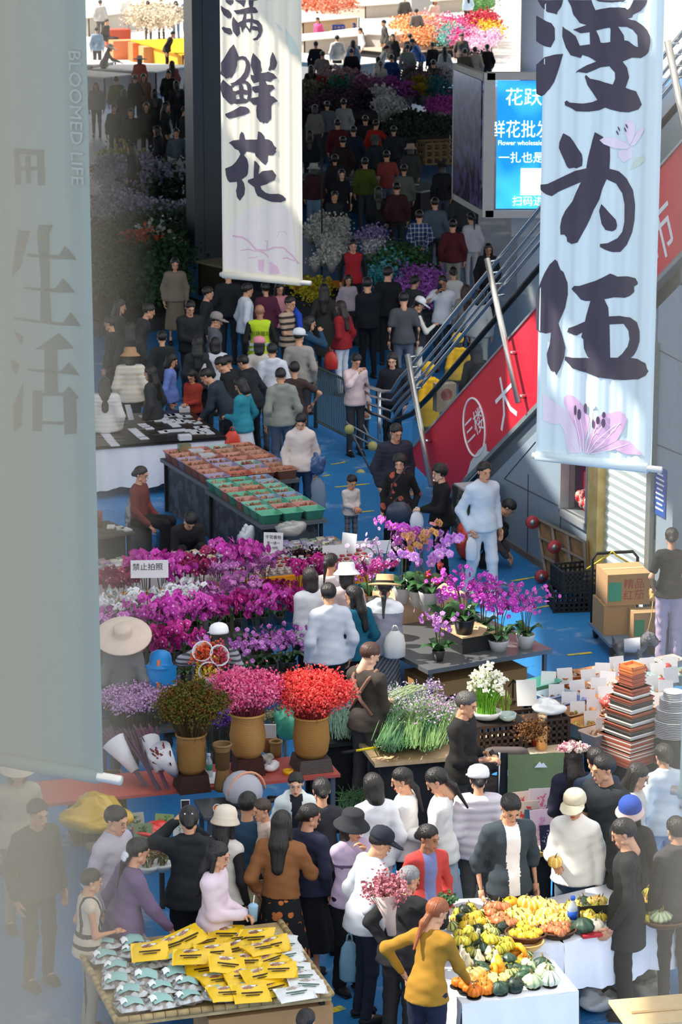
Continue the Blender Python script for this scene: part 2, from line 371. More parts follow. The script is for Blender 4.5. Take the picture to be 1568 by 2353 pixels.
b = MB(); wallpiece(s0 - .2, s1, 1.62, lambda s: 1.68, .14, .1); b.obj('shelf', M('d9a9a0'), w)
bags = thing('gift_bag', 'heap of red wrapped goods inside the small wall window', 'goods')
b = MB(); random.seed(3)
for k in range(7): b.ball(ES(s0 + .3 + random.random() * .4, 1.04 + random.random() * .16, .15 + random.random() * .04), (.07, .07, .09), 7)
b.obj('wrapping', M('c3303a', .25, kind='spot', h2='d9b0a0', sc=14.), bags, True)
b = MB(); wallpiece(2.68, 2.98, 0, lambda s: 3.4, -.02, .2); b.obj('door_2', M('b89f62', .6, kind='petal', h2='cdb57c', sc=5.), kind='structure')
sh = link('door_1', None, kind='structure')
b = MB(); zs = np.arange(0.02, 3.5, .11)
for z in zs:
    for q in ((ES(2.98, z, .10), ES(4.4, z, .10), ES(4.4, z + .06, .085), ES(2.98, z + .06, .085)), (ES(2.98, z + .06, .085), ES(4.4, z + .06, .085), ES(4.4, z + .11, .10), ES(2.98, z + .11, .10))): b.add(q, [(0, 1, 2, 3)])
b.obj('roller_shutter', M('c3cfcd', .5, .2, var=.05), sh)
b = MB(); wallpiece(4.36, 4.48, 0, lambda s: 3.6, -.02, .15); b.obj('shutter_rail', M('8f948f', .4, .5), sh)
b = MB(); wallpiece(sa, 2.65, 0, lambda s: .09, .03, .03); b.obj('baseboard_right', M('7a6f66'), kind='structure')
# blue notice plates on the wall and on the column
def notice(px, py, wd, ht, lab, base, xa, lines):
    o = thing('notice_plate', lab, 'sign', base)
    X = frame((0, 0, 0), xa, ZZ); bb = MB(); bb.box((0, 0, 0), (wd, ht, .01), X=X); bb.obj('plate', M('2456a8', .4), o)
    for i in range(lines):
        bb = MB(); bb.box((0, ht * (.36 - .72 * i / max(1, lines - 1)), .007), (wd * (.7 if i % 3 else .5), ht * .035, .004), X=X); bb.obj('text_line', wht, o)
s, z = wp(1520, 1130, .05); notice(0, 0, .30, .58, 'small blue notice plate on grey wall beside the roller shutter', ES(s, z, .04), EE, 8)
# ================================================================ columns, light box
cp = P(1232, 700, 0); COLB = Vector((3.63, 46.5, 0))
b = MB(); b.lathe([(.66, 0), (.66, RZ)], 40); b.obj('pillar', M('b9bcbe', .6, var=.05), None, True, COLB, kind='structure')
lb = thing('light_box', 'lit blue advertising light box fixed around the white column', 'sign', (0, 0, 0))
LBY = 45.0
A, B_ = PD(1140, 480, LBY), PD(1300, 474, LBY); A2 = PD(1140, 186, LBY); hgt = A2.z - A.z; wdt = (B_ - A).length
xa = (B_ - A); xa.z = 0; xa.normalize(); ya = Vector((-xa.y, xa.x, 0))
Xl = Matrix(((xa.x, ya.x, 0, A.x), (xa.y, ya.y, 0, A.y), (0, 0, 1, A.z), (0, 0, 0, 1)))
frm = M('8d8a86', .5, .3)
b = MB(); b.box((-.13, .02, hgt / 2), (.18, .16, hgt + .26), X=Xl); b.box((wdt + .1, .02, hgt / 2), (.12, .16, hgt + .26), X=Xl); b.box((wdt / 2 - .02, .02, hgt + .08), (wdt + .3, .16, .12), X=Xl); b.box((wdt / 2 - .02, .02, -.08), (wdt + .3, .16, .12), X=Xl)
lside = 1.75; dv = (PD(1052, 330, LBY + 1.9) - PD(1118, 330, LBY)); dv.z = 0; ang = math.atan2(dv.y, dv.x)
Xs = Matrix.Translation(Xl @ Vector((-.2, 0, 0))) @ Matrix.Rotation(ang, 4, 'Z'); L2 = dv.length
b.box((L2 / 2, 0, hgt + .06), (L2, .1, .1), X=Xs); b.box((L2 / 2, 0, -.06), (L2, .1, .1), X=Xs); b.box((L2, 0, hgt / 2), (.1, .1, hgt + .2), X=Xs)
b.obj('frame', frm, lb)
b = MB(); b.box((wdt / 2, .04, hgt / 2), (wdt, .03, hgt), X=Xl)
scr = b.obj('screen', M('1173d6', .3, kind='petal', h2='3fb0ee', sc=.9, emit=1.05), lb)
b = MB(); b.box((L2 / 2, .04, hgt / 2), (L2 - .08, .03, hgt), X=Xs); b.obj('picture_panel', M('1b1626', .15, kind='spot', h2='4a3f66', sc=5., spec=.7), lb)
glow = M('f2f6fa', .5, var=0, emit=1.3); yel = M('f4f3c8', .5, var=0, emit=1.2)
def lbt(body, px, py, hpx, m=glow, sx=1.):
    q = PD(px, py, LBY); l = Xl.inverted() @ q; text('lettering', body, hpx / F * LBY * 1.02, m, scr, Xl @ Matrix.Translation((l.x, .015, l.z)) @ Matrix.Rotation(math.pi / 2, 4, 'X'), sx=sx)
lbt('花跃', 1204, 226, 42); lbt('鲜花批发市', 1215, 300, 42, sx=.82); lbt('Flower wholesale', 1196, 329, 15, sx=.95); lbt('一扎也是批', 1212, 364, 26); lbt('扫码进入', 1226, 464, 24)
l = Xl.inverted() @ PD(1228, 418, LBY); b = MB(); b.box((l.x, .018, l.z), (62 / F * LBY, .01, 62 / F * LBY), X=Xl); b.obj('white_square', glow, scr)
b = MB(); b.box((0, 0, 0), (1.5, 1.9, .35)); b.obj('column_cap', frm, lb, loc=(3.55, 46.4, A.z - .35), rz=0)
# dark square pillar at the back
q = P(472, 600, 0); b = MB(); b.box((q.x, q.y, 6.5), (.64, .64, 13.0), rz=PSI); b.box((q.x + .02, q.y - .3, 6.5), (.03, .1, 13.0), rz=PSI); b.obj('pillar_far', M('3d4448', .35, .1), kind='structure')
q = P(492, 540, 0); bx = thing('sign_stand', 'narrow dark poster stand by the foot of the dark pillar', 'stand', q, PSI)
MB().box((0, 0, .85), (.42, .3, 1.7)).obj('cabinet', M('4b5054'), bx); MB().box((0, -.16, 1.1), (.34, .02, .9)).obj('poster', M('4f3a36', kind='spot', h2='6a5a52'), bx)
# ================================================================ hanging banners
def mk_banner(name, pl, pr, bot, D, yaw, m, label, polys, over, top=13.5, nf=9, amp=.0075):
    """pl, pr: left and right bottom corners (px); D: distance of the centre"""
    n = Vector((math.sin(yaw), -math.cos(yaw), 0)); xa = Vector((math.cos(yaw), math.sin(yaw), 0))
    o = PD((pl + pr) / 2, bot, D)
    A = hit(pl, bot, o, n); B_ = hit(pr, bot, o, n); w = (B_ - A).dot(xa); z0 = o.z
    base = Vector((A.x, A.y, 0)); A0 = (A - o).dot(xa)
    wave = lambda x: amp * (math.sin(x * nf * 4.1 / w + .6 + 1.3 * math.sin(x * 5)) + .7 * math.sin(x * nf * 2.3 / w + 1.9) + .35 * math.sin(x * nf * 9.7 / w))
    root = thing(name, label, 'banner', (base.x, base.y, z0))
    X = Matrix(((xa.x, n.x, 0, 0), (xa.y, n.y, 0, 0), (0, 0, 1, 0), (0, 0, 0, 1)))   # local: x along, y to the viewer, z up
    b = MB(); nx = 60; zz = [0, .15, .5, 1, 2, 3.5, top - z0]
    taper = lambda z: min(1, .8 + z * 2.)
    b.sheet([(w * i / (nx - 1), wave(w * i / (nx - 1)) * taper(z), z) for z in zz for i in range(nx)], nx, len(zz), X=X)
    cl = b.obj('cloth', m, root, True)
    b = MB(); ov = over; b.tube([(-ov * .35, 0, 0), (w + ov, 0, 0)], .03, 12, X=X); b.obj('roller_bar', M('d9d6cf', .3, .4), root, True)
    b = MB(); b.tube([(-.0, 0, 0), (w * .97, 0, 0)], .046, 12, X=X); b.obj('hem_sleeve', m, root, True)
    def loc(px, py): q = hit(px, py, o, n) - Vector((base.x, base.y, z0)); return q.dot(xa), q.z
    for nm, loops, mm, off in polys:
        bm = bmesh.new()
        L = [[Vector((*loc(*p), 0)) for p in lp] for lp in loops]
        flat = [v for lp in L for v in lp]; vs = [bm.verts.new(v) for v in flat]
        for t in tessellate_polygon(L):
            try: bm.faces.new([vs[i] for i in t])
            except ValueError: pass
        k = w / 36
        for i in range(1, 36):
            bmesh.ops.bisect_plane(bm, geom=bm.verts[:] + bm.edges[:] + bm.faces[:], plane_co=(i * k, 0, 0), plane_no=(1, 0, 0))
        for v in bm.verts:
            x, z = v.co.x, v.co.y; v.co = X @ Vector((x, wave(x) * taper(z) + off, z))
        me = bpy.data.meshes.new(nm); bm.to_mesh(me); bm.free(); me.materials.append(mm); me.polygons.foreach_set('use_smooth', [True] * len(me.polygons))
        link(nm, me, cl)
    return root, loc, X
def Z(pts, k, ox, oy): return [(ox + x * k, oy + y * k) for x, y in pts]
def NP(s): v = [float(x) for x in s.split()]; return list(zip(v[::2], v[1::2]))
INK = M('48434f', .8, var=.08); k1, k3, k6 = .15306, .18495, .20408
def C(s, k, ox, oy, holes=(), nm='ink_character', m=INK, off=.004): return (nm, [Z(NP(s), k, ox, oy)] + [Z(NP(h), k, ox, oy) for h in holes], m, off)
pk, pk2, lav, grn = M('d9b2d2', .8, var=.06), M('e4d6e4', .8, var=.05), M('e6dcd6', .8, var=.04), M('c9d6c8', .8, var=.05)
vein, anth = M('f3e6f1', .8, var=0), M('5b4b62', .8)
def ell(cx, cy, rx, ry, rot=0): return [(cx + rx * math.cos(a) * math.cos(rot) - ry * math.sin(a) * math.sin(rot), cy + rx * math.cos(a) * math.sin(rot) + ry * math.sin(a) * math.cos(rot)) for a in [k * math.pi / 6 for k in range(12)]]
def stroke(p, w): # thin printed line
    p = [Vector((*q, 0)) for q in p]; L_, R_ = [], []
    for i, q in enumerate(p):
        d = (p[min(i + 1, len(p) - 1)] - p[max(i - 1, 0)]).normalized(); n = Vector((-d.y, d.x, 0)) * w / 2
        L_.append((q + n)[:2]); R_.append((q - n)[:2])
    return L_ + R_[::-1]
o1 = (k1, 480, 0); o2 = (k1, 480, 300)
cream = [C('230 1560 560 1180 1040 1100 1230 1150 1300 1700 1330 2200 800 2140 235 2080', *o2, nm='print_wash', m=lav, off=.002),
 C('1150 420 1220 520 1300 640 1345 760 1360 835 1230 790 1180 640', *o1, nm='leaf_print', m=grn), C('1000 330 1060 380 1110 470 1060 440', *o1, nm='leaf_print', m=grn),
 C('250 0 378 0 365 50 320 78 262 40', *o1), C('372 155 440 150 530 128 640 100 700 110 738 175 722 195 620 198 520 208 425 212', *o1),
 C('400 0 560 0 545 50 525 108 480 60 410 15', *o1), C('610 0 745 0 680 15 668 110 622 110 610 60', *o1),
 C('530 205 570 205 562 285 640 278 640 200 660 200 668 285 740 310 790 370 803 450 780 530 730 600 690 608 662 588 715 560 742 500 735 465 700 455 650 440 625 495 600 450 555 405 525 435 500 490 480 400 460 400 470 500 430 552 405 520 360 470 342 370 350 290 370 245 440 340 505 305', *o1, holes=('560 335 632 330 632 380 622 440 600 410 570 375', '668 340 720 370 735 405 690 390 660 390')),
 C('192 80 250 130 300 155 340 210 335 265 285 275 230 225 195 140', *o1), C('225 398 255 415 320 425 345 470 350 505 305 520 240 490 203 420', *o1),
 C('375 660 405 720 440 820 450 850 510 840 565 855 610 910 632 980 628 1060 600 1140 548 1205 600 1225 640 1270 652 1350 640 1480 615 1515 570 1545 420 1562 385 1550 325 1568 280 1530 220 1450 185 1350 190 1250 225 1193 265 1240 320 1290 345 1275 315 1255 400 1225 480 1160 535 1080 558 980 545 910 500 888 450 900 432 925 430 980 400 1080 335 1168 305 1163 262 1185 225 1140 180 1110 195 1040 190 940 215 910 270 800 310 730', *o1,
   holes=('350 1320 400 1285 455 1275 455 1350 410 1368 360 1360', '495 1260 540 1250 575 1290 590 1355 520 1340 515 1290', '412 1425 455 1412 465 1485 415 1488', '518 1415 595 1425 575 1490 522 1472')),
 C('248 1710 330 1675 430 1625 470 1595 560 1603 605 1625 625 1675 600 1700 520 1730 390 1765 300 1780 265 1758', *o1),
 C('672 790 720 850 770 920 775 990 792 1050 772 1100 860 1085 900 1072 985 1105 1032 1175 980 1185 935 1225 845 1215 880 1268 975 1275 1000 1325 950 1360 920 1390 935 1435 985 1450 1040 1518 975 1550 945 1590 945 1780 880 1850 830 1840 815 1860 800 1835 760 1830 722 1760 715 1650 722 1575 670 1568 620 1505 650 1470 740 1455 745 1390 700 1395 655 1345 660 1300 750 1285 752 1230 680 1250 640 1180 635 1120 685 1130 660 1050 638 980 645 880', *o1),
 C('965 775 1000 840 1030 940 1020 1000 990 1050 950 1045 920 1062 898 1050 925 980 930 880', *o1),
 C('300 182 360 148 458 138 468 60 490 18 520 35 545 135 640 133 728 135 738 10 790 35 825 80 838 128 910 132 960 165 985 220 1025 262 1010 290 1022 320 975 368 895 370 888 465 845 518 780 470 708 380 700 335 640 320 565 312 528 370 580 430 605 520 595 630 570 680 495 735 530 790 545 870 535 960 468 1055 430 1000 415 900 432 830 428 770 310 780 280 740 262 670 252 568 340 530 410 470 455 400 475 350 448 295 390 270 340 220', *o2),
 C('690 448 720 470 758 535 745 655 800 610 870 600 965 590 1020 670 1000 740 920 775 870 805 770 835 785 880 850 935 930 950 1045 948 1110 975 1155 1020 1150 1050 1080 1078 960 1070 850 1040 735 985 710 930 690 850 590 770 600 738 680 710 682 600', *o2),
 C('740 1940 830 1940 815 2130 745 2100', *o2, nm='lotus_print', m=M('e0bccb', .8)), C('920 1960 1040 2040 1070 2150 920 2150', *o2, nm='lotus_print', m=M('e0bccb', .8))]
for q, wd in (([(350, 1580), (500, 1600), (620, 1670), (720, 1790), (850, 1800), (1000, 1750), (1120, 1760), (1230, 1850), (1350, 2000)], 26), ([(480, 1800), (600, 1780), (720, 1810)], 14), ([(740, 1805), (830, 1840), (900, 1900)], 20), ([(600, 1910), (700, 1905), (740, 1890)], 10), ([(1110, 1920), (1180, 1910), (1290, 1960)], 20), ([(870, 1780), (885, 1660), (840, 1650)], 16), ([(1030, 1600), (1060, 1510), (1140, 1520), (1190, 1580)], 8)):
    cream.append(('lotus_print', [Z(stroke(q, wd), *o2)], M('dbb6c4', .8), .004))
mk_banner('hanging_banner', 513, 697, 640, 34.0, R(-30), M('e6dfcb', .85, var=.03), 'cream hanging banner with three dark brush characters and pink lotus print', cream, .11, nf=8)
o3, o4, o5, o6 = (k3, 1220, 0), (k3, 1220, 270), (k3, 1220, 580), (k6, 1200, 860)
blue = [C('85 0 408 0 385 75 332 145 322 182 300 170 220 150 140 90', *o3), C('70 190 160 240 260 290 298 350 300 490 250 590 180 570 110 540 70 510', *o3),
 C('70 805 120 760 180 710 290 680 408 668 380 760 335 890 290 1020 240 1100 180 1175 135 1197 70 1165', *o3), C('800 0 1190 0 1150 20 1000 30 850 20', *o3),
 C('462 0 755 0 770 60 800 128 880 110 990 92 1100 92 1175 97 1205 122 1240 90 1285 0 1455 0 1420 70 1370 135 1280 180 1265 215 1200 232 1300 255 1370 300 1450 370 1490 450 1497 520 1475 640 1440 680 1370 722 1262 715 1145 765 1200 840 1228 960 1180 1090 1310 1135 1350 1220 1380 1300 1340 1360 1225 1395 1110 1390 1000 1360 935 1335 850 1370 720 1388 565 1380 490 1335 430 1310 425 1265 450 1248 490 1275 660 1285 760 1270 828 1242 770 1160 710 1060 678 950 692 930 740 980 850 1000 1025 1050 1052 980 1050 900 985 822 870 835 790 870 700 908 590 890 560 912 580 880 700 810 812 765 720 705 650 680 632 720 500 688 440 590 398 450 402 325 430 355 500 400 560 450 620 565 738 550 735 400 630 412 525 368 600 345 700 310 620 285 530 180 505 80', *o3,
   holes=('808 380 910 355 985 342 1000 360 995 520 920 532 870 530 845 450', '1085 332 1200 335 1275 370 1325 440 1335 585 1300 575 1220 510 1165 500 1160 440')),
 C('408 195 490 240 580 360 640 450 652 520 645 600 575 630 540 622 480 635 450 605 395 470 352 375 360 310', *o4),
 C('795 183 910 240 990 360 993 500 985 635 1100 670 1200 760 1270 900 1298 1080 1290 1280 1260 1430 1200 1580 1115 1670 1015 1672 930 1640 870 1605 868 1568 960 1560 1080 1500 1140 1420 1168 1300 1170 1080 1140 940 1060 820 950 765 900 880 860 1010 780 1150 690 1360 590 1550 510 1572 455 1540 450 1490 420 1455 375 1455 372 1350 390 1250 430 1160 520 1040 632 800 500 855 340 925 260 978 200 955 128 895 125 832 210 825 400 735 560 660 692 632 710 510 760 290', *o4),
 C('885 1072 930 1120 1060 1275 1075 1340 1060 1390 1015 1415 935 1395 890 1320 855 1160', *o4),
 C('300 88 335 110 375 215 410 245 460 380 463 520 430 690 350 880 400 1050 433 1180 420 1300 370 1440 322 1525 305 1482 248 1472 210 1380 200 1260 235 1140 250 995 190 1008 110 980 70 960 70 520 120 400 180 250 235 150', *o5),
 C('510 450 550 412 610 415 800 355 900 310 990 262 1080 300 1200 295 1300 320 1332 375 1325 400 1285 425 1288 490 1235 540 1175 562 1040 558 920 580 968 680 975 795 1110 788 1240 810 1320 870 1360 980 1360 1100 1320 1210 1280 1280 1245 1310 1340 1325 1435 1375 1450 1440 1468 1475 1435 1530 1340 1575 1180 1585 1040 1580 850 1550 640 1480 520 1430 425 1335 430 1293 520 1305 740 1315 700 1300 660 1190 655 1080 632 1050 645 995 575 1030 455 990 470 940 560 910 672 860 690 770 740 605 680 605 630 585 580 520', *o5, holes=('982 895 1160 885 1215 970 1228 1080 1205 1170 1140 1260 1080 1308 988 1308',)),
 C('860 280 920 245 1050 255 1180 310 1240 355 1210 390 1050 385 920 330', *o4, nm='lily_print', m=pk2, off=.007), C('1170 50 1240 20 1300 90 1300 200 1260 300 1235 340 1180 200', *o4, nm='lily_print', m=pk2, off=.005), C('1240 350 1300 220 1380 110 1420 150 1360 250 1290 350', *o4, nm='lily_print', m=pk2, off=.006),
 C('1090 420 1160 400 1250 380 1270 500 1150 560 1090 480', *o4, nm='lily_print', m=pk2, off=.004), C('1300 520 1400 470 1440 520 1350 600 1240 650', *o4, nm='leaf_print', m=grn),
 C('236 225 300 260 400 340 480 400 560 500 620 620 660 760 665 885 520 880 450 560 330 560 240 520', *o6, nm='lily_print', m=pk2, off=.003),
 C('480 340 475 270 510 225 580 235 650 300 700 380 760 500 750 620 700 760 690 885 650 800 620 620 540 460', *o6, nm='lily_print', m=pk, off=.005),
 C('700 885 730 760 790 620 830 520 900 455 1010 435 1110 410 1160 450 1180 510 1150 610 1070 750 950 810 830 860 760 900', *o6, nm='lily_print', m=pk, off=.006),
 C('760 905 900 840 1020 780 1100 735 1200 750 1300 830 1360 890 1350 905 1180 900 1060 850 900 860', *o6, nm='lily_print', m=pk, off=.007)]
for cx, cy, rx, ry in ((610, 400, 14, 58), (650, 450, 20, 62), (715, 385, 20, 58), (808, 555, 18, 52), (865, 515, 20, 46), (930, 455, 20, 35), (925, 545, 22, 52)): blue.append(('lily_print', [Z(ell(cx, cy, rx, ry), *o6)], anth, .011))
for q in ([(705, 890), (760, 600), (790, 380)], [(690, 885), (690, 700), (660, 500)], [(670, 880), (650, 700), (600, 480)], [(720, 890), (800, 700), (930, 560)], [(740, 890), (850, 740), (1060, 560)], [(750, 895), (900, 780), (1110, 540)], [(730, 890), (820, 640), (870, 530)], [(640, 885), (560, 740), (420, 520)], [(780, 895), (1000, 850), (1200, 780)]): blue.append(('lily_print', [Z(stroke(q, 8), *o6)], vein, .009))
for cx, cy in ((1080, 190), (1100, 140), (1180, 150), (1200, 105)): blue.append(('lily_print', [Z(ell(cx, cy, 9, 32, -.5), *o4)], anth, .010))
blue.append(('lily_print', [Z(ell(805, 360, 30, 30), *o6)], vein, .010))
mk_banner('hanging_banner', 1233, 1497, 1062, 24.0, R(-27), M('d0dfe3', .85, var=.03), 'pale blue hanging banner with large brush characters and pink lily print', blue, .10, nf=9)
oL = (.425, 0, 0); gi = M('56625f', .85)
lft = [C(q, *oL, m=gi) for q in ('215 1215 290 1215 268 1260 270 1600 280 1740 222 1740 225 1500 205 1260', '100 1240 165 1250 110 1450 65 1500', '150 1370 320 1380 350 1330 415 1405 300 1400 150 1385', '130 1550 300 1560 340 1505 405 1583 300 1580 130 1560', '80 1715 340 1745 380 1690 440 1765 340 1760 80 1728',
  '195 1888 320 1800 400 1885 300 1890', '245 1890 310 1890 315 2125 245 2125', '150 1990 330 2005 370 1960 430 2030 330 2020 150 2003', '220 2120 340 2125 370 2090 425 2150 410 2160 412 2345 350 2350 342 2140 230 2140', '180 2110 235 2110 230 2330 180 2330', '235 2275 345 2280 345 2297 235 2292', '80 1785 130 1820 120 1870 90 1820', '60 1940 110 1970 90 2030 65 1990', '70 2200 130 2060 120 2300 80 2340',
  '80 800 240 810 240 840 80 830', '80 830 110 830 115 1000 85 1000', '205 840 240 840 245 1000 210 1000', '140 840 170 840 175 990 145 990', '100 900 225 900 225 920 100 920')]
gw = M('93a5a4', .85, var=.03)
lroot, lloc, lX = mk_banner('hanging_banner', -140, 238, 1752, 16.2, R(-27), M('7f9492', .85, var=.03), 'grey teal hanging banner with two dark block characters on its lower half', lft, .12, nf=5, amp=.006)
x, z = lloc(178, 270); text('faint_lettering', 'BLOOMED LIFE', .115, gw, lroot, lX @ Matrix.Translation((x, .02, z)) @ Matrix.Rotation(math.pi / 2, 4, 'X') @ Matrix.Rotation(-math.pi / 2, 4, 'Z'))
mk_banner('hanging_banner', 1562, 1900, 1846, 15.5, R(-27), M('a9c2c0', .85, var=.03), 'plain pale teal hanging banner cut off by the picture edge', [], .15, nf=5)
# ================================================================ people: smooth bodies and clothes from blended limbs
NPF = np.float32
def nets(D, o, h):            # surface of a sampled distance field
    S = D < 0; nx, ny, nz = D.shape
    sh = (nx - 1, ny - 1, nz - 1); cnt = np.zeros(sh, np.int8); co = [(i, j, k) for i in (0, 1) for j in (0, 1) for k in (0, 1)]
    sl_ = lambda A, c: A[c[0]:c[0] + sh[0], c[1]:c[1] + sh[1], c[2]:c[2] + sh[2]]
    for c in co: cnt += sl_(S, c)
    act = (cnt > 0) & (cnt < 8); ii = np.argwhere(act); idx = np.full(sh, -1, np.int64); idx[act] = np.arange(len(ii))
    acc = np.zeros((len(ii), 3)); nn = np.zeros(len(ii))
    for a in co:
        for ax in range(3):
            if a[ax]: continue
            b2 = list(a); b2[ax] = 1
            da = sl_(D, a)[act]; db = sl_(D, tuple(b2))[act]; m = (da < 0) != (db < 0)
            t = np.where(m, da / np.where(m, da - db, 1), 0)
            p = np.tile(np.array(a, float), (len(ii), 1)); p[:, ax] += t
            acc[m] += p[m]; nn[m] += 1
    V = (ii + acc / np.maximum(nn, 1)[:, None]) * h + o
    Fq = []
    for ax in range(3):
        u, v = (ax + 1) % 3, (ax + 2) % 3
        s0 = [slice(None)] * 3; s1 = [slice(None)] * 3; s0[ax] = slice(0, -1); s1[ax] = slice(1, None)
        A = S[tuple(s0)]; B = S[tuple(s1)]; e = np.argwhere(A != B)
        e = e[(e[:, u] > 0) & (e[:, v] > 0) & (e[:, u] < D.shape[u] - 1) & (e[:, v] < D.shape[v] - 1)]
        ins = A[tuple(e.T)]
        q = []
        for du, dv in ((-1, -1), (0, -1), (0, 0), (-1, 0)):
            c = e.copy(); c[:, u] += du; c[:, v] += dv; q.append(idx[tuple(c.T)])
        q = np.stack(q, 1); q[~ins] = q[~ins][:, ::-1]; Fq.append(q)
    return V, np.concatenate(Fq)
def sdf(prims, h, k=.018, fn=None, pad=.03):
    """prims: (a, b, ra, rb, flat normal or None, flat factor)"""
    lo = np.min([np.minimum(p[0], p[1]) - max(p[2], p[3]) for p in prims], 0) - pad - h
    hi = np.max([np.maximum(p[0], p[1]) + max(p[2], p[3]) for p in prims], 0) + pad + h
    n = np.ceil((hi - lo) / h).astype(int) + 1
    X, Y, Zz = np.meshgrid(*[(lo[i] + h * np.arange(n[i])).astype(NPF) for i in range(3)], indexing='ij')
    acc = np.zeros(X.shape, NPF)
    for a, b, ra, rb, nv, f in prims:
        d = np.array(b) - a; L2 = float(d @ d) + 1e-9
        px, py, pz = X - NPF(a[0]), Y - NPF(a[1]), Zz - NPF(a[2])
        t = np.clip((px * NPF(d[0]) + py * NPF(d[1]) + pz * NPF(d[2])) / NPF(L2), 0, 1)
        px -= t * NPF(d[0]); py -= t * NPF(d[1]); pz -= t * NPF(d[2])
        if nv is not None:
            w = (px * NPF(nv[0]) + py * NPF(nv[1]) + pz * NPF(nv[2])) * NPF(1 / f - 1)
            px += w * NPF(nv[0]); py += w * NPF(nv[1]); pz += w * NPF(nv[2])
        dist = np.sqrt(px * px + py * py + pz * pz) - (NPF(ra) + t * NPF(rb - ra))
        acc += np.exp(-np.clip(dist, -.4, .8) / NPF(k))
    D = -NPF(k) * np.log(acc + NPF(1e-30)) + NPF(k * .55)
    if fn is not None: D = fn(D, X, Y, Zz)
    return nets(D, lo, h)
def A3(*v): return np.array(v, float)
def head_template(h, fem):
    j = .92 if fem else 1.
    pr = [(A3(0, .012, .04), A3(0, .02, .03), .078, .078, A3(1, 0, 0), .95), (A3(0, -.015, .045), A3(0, .03, .04), .070, .072, None, 1),
          (A3(0, -.032, -.012), A3(0, -.04, -.06), .058 * j, .044 * j, None, 1), (A3(0, -.055, -.088), A3(0, -.06, -.09), .026 * j, .026 * j, None, 1),
          (A3(-.04, -.01, -.05), A3(.04, -.01, -.05), .03 * j, .03 * j, None, 1),
          (A3(0, -.092, .018), A3(0, -.104, -.026), .008, .013, None, 1), (A3(-.02, -.084, .03), A3(.02, -.084, .03), .012, .012, None, 1),
          (A3(-.012, -.088, -.060), A3(.012, -.088, -.060), .010, .010, None, 1),
          (A3(-.076, .012, .012), A3(-.074, .012, -.022), .016, .011, A3(1, 0, 0), .5), (A3(.076, .012, .012), A3(.074, .012, -.022), .016, .011, A3(1, 0, 0), .5),
          (A3(0, .015, -.06), A3(0, .03, -.16), .050 * j, .052 * j, None, 1)]
    def fn(D, X, Y, Zz):
        for sx in (-1, 1):
            e = np.sqrt(((X - sx * .033) / 1.4) ** 2 + (Y + .098) ** 2 + (Zz - .008) ** 2) - .010; D = np.maximum(D, -e)
        return D
    V, Fq = sdf(pr, h, .008, fn)
    C_ = V[Fq].mean(1); mi = np.zeros(len(Fq), int); fr = C_[:, 1] < -.06
    mi[fr & (abs(C_[:, 2] + .060) < .008) & (abs(C_[:, 0]) < .02)] = 1
    vs, fs, ms = [V], [Fq], [mi]
    b = MB()
    for sx in (-1, 1):
        b.ball((sx * .032, -.0855, .009), (.0115, .006, .0042), 8, 2, rings=4)
        b.tube([(sx * .016, -.096, .027), (sx * .034, -.093, .032), (sx * .052, -.078, .027)], [.0018, .0024, .0012], 5, 2)
    return V, Fq, mi, b
HT = {(f, l): head_template(h, f) for f in (0, 1) for l, h in ((0, .0072), (1, .017))}
def hand_template(curl):
    b = MB(); b.ball((0, -.003, -.045), (.037, .014, .052), 8)
    for i, (x, l) in enumerate(((.028, .070), (.010, .078), (-.009, .073), (-.027, .058))):
        p = [Vector((x * .8, 0, -.07))]; a = .1
        for s_ in range(3): a += curl * (.55 + .1 * i); p.append(p[-1] + Vector((x * .05, -math.sin(a), -math.cos(a))) * l * (.46, .31, .26)[s_])
        b.tube(p, [.0098, .0092, .0082, .0065], 6)
    p = [Vector((.025, -.004, -.022)), Vector((.045, -.014, -.045)), Vector((.050, -.026, -.068)), Vector((.044, -.036 - .01 * curl, -.084))]
    b.tube(p, [.014, .0115, .0095, .007], 6); b.tube([(0, 0, .03), (0, 0, -.03)], [.024, .025], 7)
    return np.array(b.v), b.f
HANDS = {c: hand_template(c) for c in (.35, .85)}
